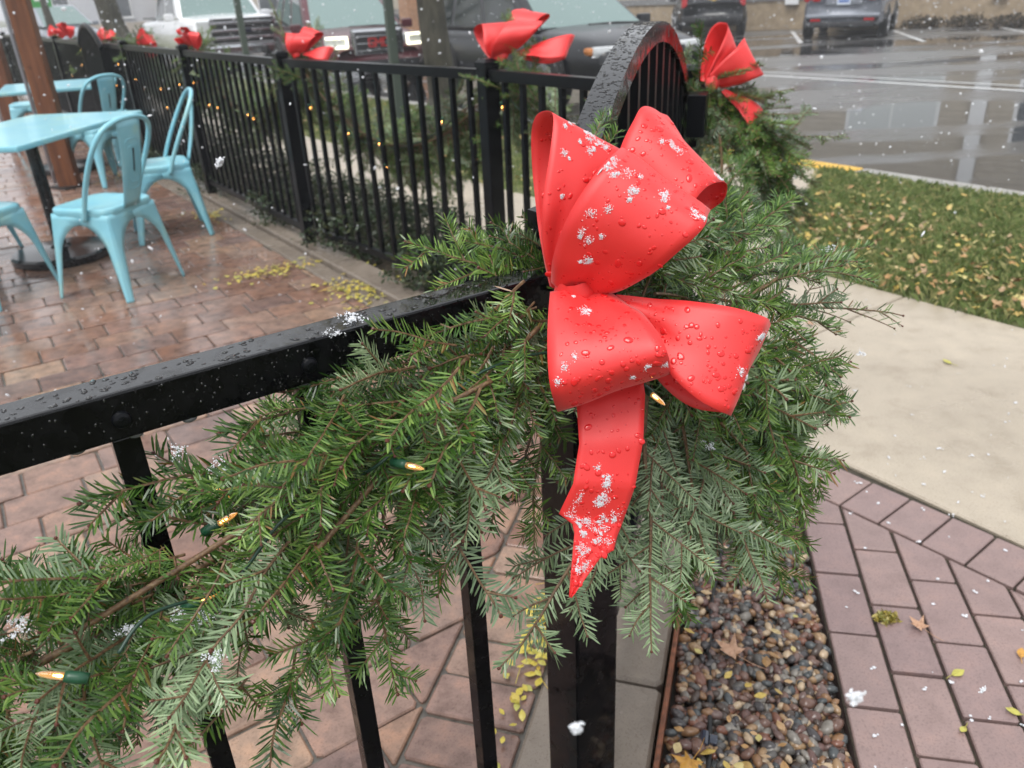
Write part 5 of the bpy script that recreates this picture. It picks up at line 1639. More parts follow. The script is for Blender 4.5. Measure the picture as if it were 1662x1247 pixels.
# ------------------------------------------------------------------ chairs and tables
def chair_proto():
    root = empty('metal_chair')
    parts = []
    def add(name, mb, m='teal'):
        me = mb.me(name, M[m]); parts.append((name, me))
    # seat: dished square pan with rounded corners and a rolled edge
    ng = 14
    def rr(h, ang_n=6, rad=0.07):
        out = []
        for (cx, cy, a0) in ((h - rad, h - rad, 0), (-h + rad, h - rad, 90), (-h + rad, -h + rad, 180), (h - rad, -h + rad, 270)):
            for k in range(ang_n + 1):
                a = R(a0 + 90 * k / ang_n); out.append((cx + rad * math.cos(a), cy + rad * math.sin(a)))
        return out
    rings = [(0.172, 0.405, .06), (0.176, 0.430, .06), (0.177, 0.447, .065), (0.170, 0.4535, .065), (0.150, 0.452, .06), (0.10, 0.446, .05), (0.04, 0.443, .03)]
    vs, fs = [], []
    cnt = len(rr(0.17))
    for h, z, rad in rings:
        for x, y in rr(h, rad=min(rad, h * 0.9)): vs.append((x, y, z))
    for i in range(len(rings) - 1):
        for j in range(cnt):
            a, b_ = i * cnt + j, i * cnt + (j + 1) % cnt
            fs.append((a, b_, b_ + cnt, a + cnt))
    fs.append(tuple(range((len(rings) - 1) * cnt, len(rings) * cnt)))
    mb = MB(); mb.add(vs, fs, True); add('seat', mb)
    # legs: pressed sheet corners with the arched skirt between them
    def hs(z): return 0.170 + (0.42 - z) * 0.115
    def opening(z):
        f = hs(z)
        lw = 0.024 + 0.036 * (z / 0.36)
        base = f - lw
        if z > 0.24:
            u = min(1.0, (z - 0.24) / 0.135)
            base *= math.sqrt(max(0.0, 1 - u * u))
        return max(base, 0.0)
    zs = [0.0, 0.012, 0.05, 0.10, 0.15, 0.20, 0.24, 0.27, 0.30, 0.325, 0.345, 0.36, 0.37, 0.376, 0.40, 0.425]
    for sx in (-1, 1):
        for sy in (-1, 1):
            mb = MB()
            for side in (0, 1):
                vs, fs = [], []
                for z in zs:
                    f = hs(z); w0 = opening(z)
                    c = 0.010
                    for q in (0.0, 0.5, 1.0):
                        u = w0 + (f - c - w0) * q
                        # a pressed rib: the middle of the leg stands out
                        rib = 0.006 * math.sin(math.pi * q) * (1 if z < 0.33 else 0.3)
                        d_ = f + rib
                        vs.append((sx * u, sy * d_, z) if side == 0 else (sx * d_, sy * u, z))
                    # rounded corner
                    vs.append((sx * (f - c * 0.3), sy * (f - c * 0.3) if True else 0, z))
                for i in range(len(zs) - 1):
                    for j in range(3):
                        a = i * 4 + j
                        fs.append((a, a + 1, a + 5, a + 4))
                mb.add(vs, fs, True)
            add('leg', mb)
    # hoop: tube from the seat's sides up and over, leaning back
    pts = []
    for (x, y, z) in ((-0.185, -0.045, 0.40), (-0.192, -0.085, 0.50), (-0.200, -0.145, 0.62), (-0.192, -0.212, 0.74), (-0.155, -0.255, 0.815), (-0.08, -0.275, 0.848), (0, -0.280, 0.855)):
        pts.append((x, y, z))
    pts += [(-x, y, z) for (x, y, z) in reversed(pts[:-1])]
    mb = MB(); mb.tube([Vector(p) for p in catmull(pts, 5)], 0.0125, 8); add('back_frame', mb)
    # splat: tapered curved panel with pressed frame line and slot
    vs, fs = [], []
    nz, nx = 12, 8
    for i in range(nz + 1):
        q = i / nz
        z = 0.435 + (0.845 - 0.435) * q
        y = -0.178 - 0.098 * q - 0.012 * math.sin(math.pi * q)
        hw = 0.058 + 0.022 * q
        for j in range(nx + 1):
            u = 2 * j / nx - 1
            vs.append((u * hw, y - 0.010 * (1 - u * u), z))
    for i in range(nz):
        for j in range(nx):
            a = i * (nx + 1) + j
            fs.append((a, a + 1, a + nx + 2, a + nx + 1))
    mb = MB(); mb.add(vs, fs, True); add('backrest', mb)
    mb = MB()
    for off in (-0.0, ):
        mb.box((0, 0, 0), (0.005, 0.006, 0.11), mtx=Matrix.Translation((0, -0.2565, 0.66)) @ Matrix.Rotation(R(13), 4, 'X'))
    add('hand_slot', mb, 'rubber')
    mb = MB()
    for s_ in (0.7, 0.5):
        ln = []
        for k in range(25):
            a = 2 * math.pi * k / 24
            cx = 0.068 * s_ * (abs(math.cos(a)) ** 0.35) * (1 if math.cos(a) > 0 else -1)
            cz = 0.64 + 0.17 * s_ * (abs(math.sin(a)) ** 0.35) * (1 if math.sin(a) > 0 else -1)
            q = (cz - 0.435) / 0.41
            ln.append((cx, -0.180 - 0.098 * q - 0.012 * math.sin(math.pi * q) - 0.010 * (1 - (cx / 0.07) ** 2), cz))
        mb.tube(ln, 0.0022, 5, cap=False)
    add('pressed_outline', mb)
    mb = MB()
    for a_ in (R(45), R(135)):
        mb.box((0, 0, 0.355), (0.44, 0.016, 0.012), a_)
    add('stretcher', mb, 'rubber')
    mb = MB()
    for sx in (-1, 1):
        for sy in (-1, 1):
            mb.box((sx * (hs(0) - 0.012), sy * (hs(0) - 0.012), 0.004), (0.034, 0.034, 0.014), bev=0.003)
    bpy.data.objects.remove(root)
    return parts
CH = chair_proto()
def chair(x, y, face_deg, label):
    rt = empty('metal_chair', (x, y, 0.0), R(face_deg - 90), label, 'chair', 'turquoise metal bistro chairs on the patio')
    for name, me in CH:
        o = piece(name, me, rt, Matrix.Identity(4), local=True)
        if name in ('backrest', 'leg'):
            md = o.modifiers.new('thickness', 'SOLIDIFY'); md.thickness = 0.003; md.offset = 0
    return rt
chair(-2.015, 4.03, 163, 'turquoise metal chair nearest the viewer, its slotted back turned this way')
chair(-2.14, 5.10, 206, 'turquoise metal chair seen from the side, beside the back fence')
chair(-2.66, 3.98, 75, 'turquoise metal chair cut off by the left edge, tucked under the near table')
chair(-3.22, 4.70, 8, 'turquoise metal chair on the far side of the near table, mostly hidden by it')
chair(-3.35, 6.95, 150, 'turquoise metal chair just behind the brown wooden post')
chair(-3.62, 7.95, 235, 'turquoise metal chair at the far table, its back against the fence garlands')
chair(-5.15, 9.3, 200, 'turquoise metal chair farthest left, beyond the far table')

def table(x, y, rz, sx, sy, label):
    rt = empty('bistro_table', (x, y, 0), rz, label, 'table', 'turquoise tables with round black bases')
    def add(name, mb, m): return piece(name, mb.me(name, M[m]), rt, Matrix.Identity(4), local=True)
    mb = MB(); mb.box((0, 0, 0.727), (sx, sy, 0.030), bev=0.010); add('table_top', mb, 'teal')
    mb = MB(); mb.lathe((0, 0, 0), [(0.270, 0.0), (0.275, 0.012), (0.275, 0.040), (0.262, 0.052), (0.15, 0.060), (0.06, 0.068), (0.045, 0.085)], 40); add('base', mb, 'cast_iron')
    mb = MB(); mb.lathe((0, 0, 0.08), [(0.034, 0), (0.034, 0.62)], 16); add('column', mb, 'cast_iron')
    mb = MB(); mb.box((0, 0, 0.703), (0.30, 0.05, 0.014)); mb.box((0, 0, 0.690), (0.05, 0.30, 0.012)); add('spider', mb, 'cast_iron')
    return rt
table(-2.64, 4.66, R(-4), 0.72, 1.30, 'turquoise table in the left foreground over a round black base')
table(-4.02, 7.62, R(25), 0.72, 1.00, 'second turquoise table farther back, behind the brown wooden post')

# ------------------------------------------------------------------ wooden posts with conduit
def wood_post(x, y, w_, h, label):
    rt = empty('wooden_post', (x, y, 0), R(12), label, 'post', 'stained wooden posts of the patio')
    def add(name, mb, m): return piece(name, mb.me(name, M[m]), rt, Matrix.Identity(4), local=True)
    mb = MB(); mb.box((0, 0, h / 2), (w_, w_, h), bev=0.012); add('timber', mb, 'wood')
    mb = MB(); mb.tube([(-w_ / 2 - 0.02, -w_ / 2 + 0.02, 0.05), (-w_ / 2 - 0.02, -w_ / 2 + 0.02, h)], 0.014, 8)
    add('conduit', mb, 'galv')
    mb = MB(); mb.box((-w_ / 2 - 0.03, -w_ / 2 + 0.02, 0.46), (0.10, 0.07, 0.16), bev=0.006); add('outlet_box', mb, 'galv')
    mb = MB(); mb.lathe((0, 0, 0), [(0.16, 0), (0.16, 0.02), (0.02, 0.021)], 4); add('base_plate', mb, 'rubber')
wood_post(-3.62, 6.80, 0.150, 3.2, 'brown stained wooden post leaning across the left of the view, with grey conduit')
wood_post(-6.0, 10.4, 0.185, 3.2, 'farther wooden post at the left edge with grey conduit')

# ------------------------------------------------------------------ fir branches
def needle_strip(vs, fs, idx, p, d, up, ln, wd, bend, r):
    """flat bent needle from p along d, its upper face towards up"""
    side = d.cross(up).normalized()
    k = len(vs)
    for q, wq in ((0.0, 0.55), (0.35, 1.0), (0.78, 0.92)):
        c = p + d * (ln * q) + up * (bend * ln * q * q)
        vs.append(c - side * (wd * wq / 2)); vs.append(c + side * (wd * wq / 2))
    vs.append(p + d * ln + up * (bend * ln))
    fs += [(k, k + 1, k + 3, k + 2), (k + 2, k + 3, k + 5, k + 4), (k + 4, k + 5, k + 6)]
    idx += [1, 1, 1]

def fir_branch(seed, length=0.25, pitch=0.0027, bare=0.10, nl=0.0205, sidetw=7, wd=0.00175, sparse=1.0, flatness=0.3):
    r = random.Random(seed)
    vs, fs, idx = [], [], []
    def twig_tube(pts, r0, r1):
        mb = MB()
        n = len(pts)
        mb.tube(pts, [r0 + (r1 - r0) * i / (n - 1) for i in range(n)], 5, cap=True)
        o = len(vs)
        vs.extend(Vector(v) for v in mb.v)
        for f in mb.f:
            fs.append(tuple(i + o for i in f)); idx.append(0)
    def bud(p, s):
        o = len(vs)
        for v in ICO1[0]: vs.append(p + Vector(v) * s)
        for f in ICO1[1]:
            fs.append(tuple(int(i) + o for i in f)); idx.append(2)
    def needles(pts, t0):
        n = len(pts)
        # arclength walk
        seg = [(pts[i + 1] - pts[i]).length for i in range(n - 1)]
        tot = sum(seg)
        s = t0 * tot
        while s < tot * 0.995:
            a = s; i = 0
            while i < n - 2 and a > seg[i]:
                a -= seg[i]; i += 1
            d = (pts[i + 1] - pts[i]).normalized()
            p = pts[i] + d * a
            up0 = Vector((0, 0, 1)); up0 = (up0 - d * up0.dot(d)).normalized()
            sd_ = d.cross(up0)
            q = s / tot
            taper = 0.55 + 0.45 * math.sin(min(1.0, (1 - q) * 5 + 0.25) * math.pi / 2)
            taper *= 0.7 + 0.3 * min(1.0, q * 6 + 0.2)
            for sg in (-1, 1):
                if r.random() > sparse * 0.94: continue
                ang = R(r.gauss(61, 10) - 22 * q ** 4)
                el = r.gauss(flatness, 0.24)
                out = (sd_ * sg * math.cos(el) + up0 * math.sin(el))
                nd = (d * math.cos(ang) + out * math.sin(ang)).normalized()
                nu = (up0 * math.cos(el) - sd_ * sg * math.sin(el))
                nu = (nu - nd * nu.dot(nd)).normalized()
                needle_strip(vs, fs, idx, p, nd, nu, nl * taper * r.uniform(0.70, 1.14), wd * r.uniform(0.8, 1.15), r.gauss(0.06, 0.12), r)
            if r.random() < 0.42 * sparse:
                ang = R(r.gauss(48, 8))
                el = R(90) + r.gauss(0, 0.55)
                out = (sd_ * math.cos(el) + up0 * math.sin(el))
                nd = (d * math.cos(ang) + out * math.sin(ang)).normalized()
                nu = (up0 - nd * up0.dot(nd)).normalized()
                needle_strip(vs, fs, idx, p, nd, nu, nl * 0.72 * taper * r.uniform(0.8, 1.1), wd, r.uniform(-0.1, 0.1), r)
            s += pitch * r.uniform(0.8, 1.25)
    def curve(p, d, ln, n, wob, droop):
        pts = [p]
        d = d.normalized()
        for k in range(n):
            d = (d + Vector((r.gauss(0, wob), r.gauss(0, wob * 0.3), r.gauss(0, wob * 0.5) - droop))).normalized()
            pts.append(pts[-1] + d * (ln / n))
        return pts
    droop = r.uniform(0.0, 0.05)
    main = curve(Vector((0, 0, 0)), Vector((r.gauss(0, 0.06), 1, r.uniform(0.0, 0.15))), length, 10, 0.075, droop)
    twig_tube(main, 0.0026 * (length / 0.25) + 0.0004, 0.0009)
    needles(main, bare)
    bud(main[-1], 0.0022)
    order = list(range(sidetw))
    for k in order:
        q = 0.16 + 0.66 * (k + r.uniform(-0.25, 0.25)) / max(1, sidetw - 1)
        q = min(0.9, max(0.1, q))
        i = min(8, int(q * 10)); p = main[i] + (main[i + 1] - main[i]) * (q * 10 - i)
        d = (main[i + 1] - main[i]).normalized()
        sg = 1 if k % 2 else -1
        a = R(r.uniform(38, 60))
        dd = (d * math.cos(a) + Vector((sg, 0, r.uniform(-0.35, 0.5))).normalized() * math.sin(a))
        ln = min(0.085, length * (0.36 * (1 - q) + 0.12)) * r.uniform(0.6, 1.25)
        tw = curve(p, dd, ln, 6, 0.07, droop * 0.7)
        twig_tube(tw, 0.0014, 0.0007)
        needles(tw, 0.06)
        bud(tw[-1], 0.0018)
        if ln > 0.085 and r.random() < 0.6:
            i2 = 3
            dd2 = ((tw[4] - tw[3]).normalized() * 0.75 + Vector((sg * r.choice((-1, 1)) * 0.6, 0.1, 0.05)))
            tw2 = curve(tw[i2], dd2, ln * 0.45, 4, 0.04, droop)
            twig_tube(tw2, 0.0010, 0.0006)
            needles(tw2, 0.08)
    me = mesh('fir_branch', vs, fs, [M['twig'], M['needle'], M['bud']], False, idx)
    return me
BR = {}
for _k, (_l, _st) in enumerate(((0.10, 1), (0.15, 3), (0.20, 4), (0.26, 5), (0.34, 7))):
    BR[_l] = [fir_branch(100 + 10 * _k + q, _l, sidetw=_st + q % 2, flatness=0.10 + 0.10 * q) for q in range(4)]
BR_BARE = fir_branch(400, 0.22, sidetw=6, bare=0.5, sparse=0.22)

def branch(parent, root, tip, up, me=None, mlen=0.25, name='branch'):
    root, tip = Vector(root), Vector(tip)
    d = tip - root
    if me is None:
        mlen = min(BR, key=lambda q: abs(math.log(q / d.length)))
        me = random.choice(BR[mlen])
    s = d.length / mlen
    m = frame(root, d, up) @ Matrix.Diagonal((s * random.choice((-1, 1)), s, s, 1)) if False else frame(root, d, up) @ Matrix.Diagonal((s, s, s, 1))
    return piece(name, me, parent, m)

# ------------------------------------------------------------------ hero garlands
CAMP = Vector((0, 0, 1.3))
def toward_view(p):
    return (CAMP - Vector(p)).normalized()

def hero_branches(parent, rows):
    for row in rows:
        branch(parent, row[0:3], row[3:6], row[6:9])

def swag(parent, line, radius, count, seed, flow=0.75, lmin=0.12, lmax=0.24, droop=0.25, flips=0.3, far=False, rad_end=None, front=None):
    """branches flowing along a garland line and fanning out of it"""
    r = random.Random(seed)
    cl = [Vector(p) for p in catmull(line, 12)]
    n = len(cl)
    for k in range(count):
        q = r.random()
        i = min(n - 2, int(q * (n - 1)))
        p = cl[i]
        T = (cl[i + 1] - cl[max(0, i - 1)]).normalized()
        a = r.uniform(0, 2 * math.pi)
        e1 = T.orthogonal().normalized(); e2 = T.cross(e1)
        rad = (e1 * math.cos(a) + e2 * math.sin(a))
        if front is not None and rad.dot(Vector(front)) < -0.35:
            rad = -rad
        root = p + rad * r.uniform(0.0, radius * 0.35) - T * 0.05
        d = (T * flow * (1 if r.random() < 0.86 else -0.6) + rad * r.uniform(0.25, 0.95) + Vector((0, 0, -droop * r.uniform(0, 1.4)))).normalized()
        ln = r.uniform(lmin, lmax)
        up = (rad * 0.8 + Vector((0, 0, 0.5)) + Vector((r.gauss(0, .3), r.gauss(0, .3), r.gauss(0, .3))))
        if r.random() < flips: up = -up
        if far:
            branch(parent, root, root + d * ln, up)
        else:
            branch(parent, root, root + d * ln, up)

def stem(parent, line, rad, m='twig'):
    mb = MB(); mb.tube([Vector(p) for p in catmull(line, 8)], rad, 6); return mb.build('stem', M[m], parent)

fgar = empty('fir_garland', FENCE_GARLAND[0], label='thick fir garland swagging down the near fence rail to lower left', cat='garland')
stem(fgar, [tuple(Vector(q) - Vector((FN.x, FN.y, 0.6)) * 0.025) for q in FENCE_GARLAND[1:]], 0.004)
hero_branches(fgar, FENCE_SPRIGS)

GATE_LINE = [(0.075, 0.80, 1.00), (0.155, 0.90, 0.96), (0.235, 1.03, 0.885), (0.33, 1.26, 0.80), (0.42, 1.55, 0.74), (0.52, 1.9, 0.76), (0.60, 2.2, 0.88), (0.61, 2.40, 1.02)]
ggar = empty('fir_garland', GATE_LINE[0], label='fir garland hanging in long sprays right of the large bow, along the gate', cat='garland')
stem(ggar, GATE_LINE, 0.004)
swag(ggar, GATE_LINE[4:], 0.07, 36, 33, flow=0.6, lmin=0.12, lmax=0.19, droop=0.6, flips=0.3, front=(GN.x, GN.y, 0.1))
hero_branches(ggar, GATE_SPRIGS)
# a bare, budded twig reaching right
branch(ggar, (0.36, 1.02, 0.895), (0.548, 1.085, 0.90), (0, -0.3, 1), BR_BARE, 0.22, 'bare_twig')
# the main limbs that show between the sprays
for pts_ in ([(0.03, 0.77, 0.985), (-0.05, 0.70, 0.93), (-0.115, 0.635, 0.86)], [(-0.02, 0.70, 0.96), (-0.13, 0.63, 0.935), (-0.25, 0.55, 0.895), (-0.36, 0.47, 0.865)], [(-0.10, 0.64, 0.93), (-0.18, 0.57, 0.865), (-0.25, 0.51, 0.82)]):
    stem(fgar, pts_, 0.0028)
# snow caught in the sprays
def snow_on(parent, centres, seed, spread, cnt, rmin=0.0004, rmax=0.0013):
    r = random.Random(seed); wp = []
    for c in centres:
        subs = [(Vector((r.gauss(0, spread), r.gauss(0, spread), r.gauss(0, spread * 0.6))), r.uniform(0.0008, 0.0028)) for _ in range(7)]
        for k in range(int(cnt * r.uniform(0.8, 2.6))):
            sc_, sw = r.choice(subs)
            p = Vector(c) + sc_ + Vector((r.gauss(0, sw), r.gauss(0, sw), r.gauss(0, sw * 0.6)))
            s = r.uniform(rmin, rmax)
            wp.append(np.array(Matrix.Translation(p) @ Matrix.Rotation(r.uniform(0, 6), 4, 'X') @ Matrix.Rotation(r.uniform(0, 6), 4, 'Z') @ Matrix.Diagonal((s * r.uniform(0.6, 1.8), s * r.uniform(0.5, 1.2), s * r.uniform(0.4, 1), 1))))
    o = blobs('snow_clump', wp, ICO1, M['snow'], parent, smooth=False); o['kind'] = 'stuff'
    return o
snow_on(fgar, FENCE_SNOW[:8], 4, 0.0045, 110, 0.00025, 0.0007)
snow_on(ggar, GATE_SNOW[:3], 5, 0.0035, 70, 0.00025, 0.0007)
snow_on(nf, [(*nearf(0.235, -0.005), 1.028), (*nearf(0.225, 0.004), 1.028)], 6, 0.006, 60, 0.0005, 0.0013)

# ------------------------------------------------------------------ string lights
def light_string(name, line, bulbs, label, far=False, cat='string lights', group=None):
    rt = empty(name, line[0], label=label, cat=cat, group=group)
    mb = MB(); mb.tube([Vector(p) for p in catmull(line, 8)], 0.0016 if not far else 0.002, 5); mb.build('wire', M['wire'], rt)
    for (a, b_) in bulbs:
        a, b_ = Vector(a), Vector(b_)
        d = (b_ - a).normalized()
        so_ = MB(); so_.tube([a - d * 0.016, a - d * 0.009, a - d * 0.004, a], [0.0042, 0.0046, 0.0046, 0.0040], 12); sk = so_.build('socket', M['socket'], rt)
        gl = MB(); gl.tube([a, a + d * 0.003, a + d * 0.009, a + d * 0.015, a + d * 0.019], [0.0027, 0.0029, 0.0028, 0.0021, 0.0005], 10); gl.build('bulb', M['bulb_glass'], rt)
        fl = MB(); fl.tube([a + d * 0.001, a + d * 0.004, a + d * 0.008], [0.0011, 0.0017, 0.0008], 6); fl.build('filament', M['bulb'], rt)
    return rt
light_string('string_lights', [tuple(Vector(BULBS[1][0]) + Vector((0.03, 0.02, 0.0))), (-0.285, 0.475, 0.885), (-0.245, 0.53, 0.865), (-0.20, 0.565, 0.905), (-0.16, 0.62, 0.90), (-0.115, 0.615, 0.93), (-0.06, 0.69, 0.95), (-0.02, 0.72, 0.965), (0.05, 0.76, 0.96), (0.13, 0.765, 0.93), (0.20, 0.85, 0.93), (0.27, 0.98, 0.95)], BULBS, 'green wire of small lit bulbs woven through the near garland')

# ------------------------------------------------------------------ bows
def lin(pts, per):
    out = []
    for a, b_ in zip(pts[:-1], pts[1:]):
        a, b_ = np.asarray(a), np.asarray(b_)
        out += [a + (b_ - a) * k / per for k in range(per)]
    return out + [np.asarray(pts[-1])]
def ribbon_sheet(pairs, per=7, across=10, cup=0.10, seed=0, pinch=True, wr=0.0012, flat=False):
    """loft between the two selvedges; returns grid of Vectors [i][j]"""
    crv = lin if flat else catmull
    A = [Vector(p) for p in crv([p[0] for p in pairs], per)]
    B = [Vector(p) for p in crv([p[1] for p in pairs], per)]
    n = len(A)
    grid = []
    for i in range(n):
        a, b_ = A[i], B[i]
        t = (A[min(i + 1, n - 1)] - A[max(i - 1, 0)]) + (B[min(i + 1, n - 1)] - B[max(i - 1, 0)])
        wv = b_ - a
        nn = t.cross(wv)
        if nn.length > 1e-9: nn.normalize()
        row = []
        e = min(i, n - 1 - i) / (n * 0.5)
        for j in range(across + 1):
            u = j / across
            p = a + wv * u
            bow_ = math.sin(math.pi * u) * wv.length * cup * 0.35 * e
            wrn = wr * (1.5 - e) * noise.noise((p * 28) + Vector((seed * 3.1, 0, 0))) * 2
            wrn += wr * 2.6 * max(0.0, 1 - e * 1.5) * math.sin(u * 12 + seed * 1.7) + wr * 1.0 * max(0.0, 1 - e * 2.2) * math.sin(u * 27 + seed)
            p = p + nn * (bow_ + wrn)
            row.append(p)
        grid.append(row)
    return grid
def grid_me(name, grid, m):
    n, k = len(grid), len(grid[0])
    vs = [p for row in grid for p in row]
    fs = [(i * k + j, i * k + j + 1, (i + 1) * k + j + 1, (i + 1) * k + j) for i in range(n - 1) for j in range(k - 1)]
    return mesh(name, vs, fs, m, True)
BOWG = {k: ribbon_sheet(v, seed=q, cup=(0.0 if k == 'tail' else 0.02), flat=(k == 'tail'), wr=(0.0005 if k == 'tail' else 0.0012)) for q, (k, v) in enumerate(BOW_LOOPS.items())}
BOWM = [('tail' if k == 'tail' else 'loop', k, grid_me('tail' if k == 'tail' else 'loop', g, M['ribbon'])) for k, g in BOWG.items()]
kn = MB()
kp = []
for k in range(13):
    a = 2 * math.pi * k / 12
    kp.append((0.000 + 0.022 * math.cos(a), 0.010 + 0.018 * math.sin(a)))
vs, fs = [], []
for i, (x, y) in enumerate(kp):
    for j in range(5):
        u = j / 4 - 0.5
        vs.append((x * (1 - 0.25 * (2 * u) ** 2), y, u * 0.030 + 0.0015 * math.sin(i * 2.1 + j)))
for i in range(12):
    for j in range(4):
        a = i * 5 + j
        fs.append((a, a + 5, a + 6, a + 1))
KNOT = mesh('knot', vs, fs, M['ribbon'], True)
def bow(knot, rz, s, label, group=None, tilt=0.0, hero=False, skip=(), flat=1.0):
    mt = Matrix.Translation(knot) @ Matrix.Rotation(rz, 4, 'Z') @ Matrix.Diagonal((1.0 + 0.7 * (1 - flat), 1.0, flat, 1.0)) @ Matrix.Rotation(tilt, 4, 'Y') @ Matrix.Scale(s, 4)
    rt = empty('red_bow', mtx=mt, label=label, cat='bow', group=group)
    for nm, key, me in BOWM:
        if key in skip: continue
        o = piece(nm, me, rt, Matrix.Identity(4), local=True)
        md = o.modifiers.new('thickness', 'SOLIDIFY'); md.thickness = 0.00025; md.offset = 0
        if hero and nm == 'tail': o['label'] = 'notched ribbon tail dusted with snow'
    piece('knot', KNOT, rt, Matrix.Rotation(R(-30), 4, 'Z'), local=True)
    return rt
hb = bow(BOW_KNOT, 0, 1.0, 'large red ribbon bow in the foreground, wet and dusted with snow', 'red bows tied along the fence', hero=True)
# rain beads and snow on the large bow
r_ = random.Random(77)
wp, sp = [], []
KV = Vector(BOW_KNOT)
def norm_at(g, i, j):
    a = g[min(i + 1, len(g) - 1)][j] - g[max(i - 1, 0)][j]; b_ = g[i][min(j + 1, len(g[0]) - 1)] - g[i][max(j - 1, 0)]
    n_ = a.cross(b_); n_.normalize(); return n_
for key, cnt in (('upper_left', 60), ('upper_centre', 80), ('upper_right', 110), ('lower_centre', 100), ('lower_right', 130), ('tail', 90)):
    g = BOWG[key]
    for q in range(cnt * 3):
        i = r_.randrange(2, len(g) - 2); j = r_.randrange(1, len(g[0]) - 1)
        u = r_.random(); w_ = r_.random()
        p = g[i][j].lerp(g[i + 1][j], u).lerp(g[i][j + 1] if j + 1 < len(g[0]) else g[i][j], w_ * 0.9)
        n_ = norm_at(g, i, j)
        v = (CAMP - (KV + p)).normalized()
        if n_.dot(v) < 0: n_ = -n_
        if n_.dot(v) < 0.25: continue
        s = min(0.0034, 0.0005 + 0.0009 * r_.expovariate(1.0))
        fm = frame(p + n_ * 0.0002, n_.orthogonal(), n_)
        wp.append(np.array(fm @ Matrix.Rotation(r_.uniform(0, 6), 4, 'Z') @ Matrix.Diagonal((s * r_.uniform(0.9, 1.6), s, s * 0.24, 1))))
BOW_SNOW = [('upper_left', 0.60, 0.55, 0.008, 150), ('upper_left', 0.55, 0.25, 0.006, 40), ('upper_left', 0.70, 0.2, 0.012, 40), ('upper_centre', 0.50, 0.12, 0.007, 120), ('upper_centre', 0.47, 0.35, 0.006, 70), ('upper_centre', 0.44, 0.6, 0.009, 60), ('upper_centre', 0.50, 0.92, 0.006, 80), ('upper_centre', 0.28, 0.28, 0.010, 90), ('upper_centre', 0.18, 0.35, 0.008, 50),
            ('upper_right', 0.42, 0.5, 0.012, 60), ('upper_right', 0.55, 0.98, 0.005, 50), ('lower_right', 0.50, 0.2, 0.005, 60), ('lower_right', 0.50, 0.6, 0.007, 50), ('lower_centre', 0.12, 0.45, 0.008, 60), ('lower_centre', 0.35, 0.2, 0.012, 45), ('lower_centre', 0.45, 0.85, 0.010, 40),
            ('tail', 0.38, 0.45, 0.007, 70), ('tail', 0.45, 0.55, 0.007, 110), ('tail', 0.52, 0.3, 0.006, 60), ('tail', 0.50, 0.75, 0.008, 70), ('tail', 0.60, 0.6, 0.008, 100), ('tail', 0.66, 0.3, 0.008, 90), ('tail', 0.78, 0.3, 0.006, 70), ('tail', 0.86, 0.4, 0.005, 50)]
def on_sheet(g, fi, fj):
    """point and normal of a ribbon sheet at fractions fi (along), fj (across)"""
    n, k_ = len(g), len(g[0])
    y, x = min(max(fi, 0.02), 0.98) * (n - 1), min(max(fj, 0.02), 0.98) * (k_ - 1)
    i, j = min(int(y), n - 2), min(int(x), k_ - 2)
    u, v = y - i, x - j
    p = g[i][j].lerp(g[i][j + 1], v).lerp(g[i + 1][j].lerp(g[i + 1][j + 1], v), u)
    return p, norm_at(g, i, j)
for key, fi, fj, spread, cnt in BOW_SNOW:
    g = BOWG[key]; n = len(g); k_ = len(g[0])
    la = (on_sheet(g, fi + 0.03, fj)[0] - on_sheet(g, fi - 0.03, fj)[0]).length / 0.06
    lw = (on_sheet(g, fi, 0.95)[0] - on_sheet(g, fi, 0.05)[0]).length / 0.90
    subs = [(r_.gauss(0, spread), r_.gauss(0, spread), r_.uniform(0.0006, 0.0030)) for _ in range(max(3, cnt // 14))]
    for q in range(int(cnt * 4.5)):
        sa, sb, sw = r_.choice(subs)
        p, n_ = on_sheet(g, fi + (sa + r_.gauss(0, sw)) / la, fj + (sb + r_.gauss(0, sw)) / lw)
        if n_.dot(CAMP - (KV + p)) < 0: n_ = -n_
        s = r_.uniform(0.0002, 0.0006)
        sp.append(np.array(Matrix.Translation(p + n_ * (0.0003 + r_.uniform(0, 0.0009))) @ Matrix.Rotation(r_.uniform(0, 6), 4, 'X') @ Matrix.Rotation(r_.uniform(0, 6), 4, 'Z') @ Matrix.Diagonal((s * r_.uniform(0.7, 1.8), s, s * r_.uniform(0.5, 1), 1))))
TR = Matrix.Translation(BOW_KNOT)
TRn = np.array(TR)
o = blobs('water_beads', [TRn @ m_ for m_ in wp], ICO2, M['drop_red'], hb); o['kind'] = 'stuff'
o = blobs('snow_dusting', [TRn @ m_ for m_ in sp], ICO1, M['snow'], hb, smooth=False); o['kind'] = 'stuff'

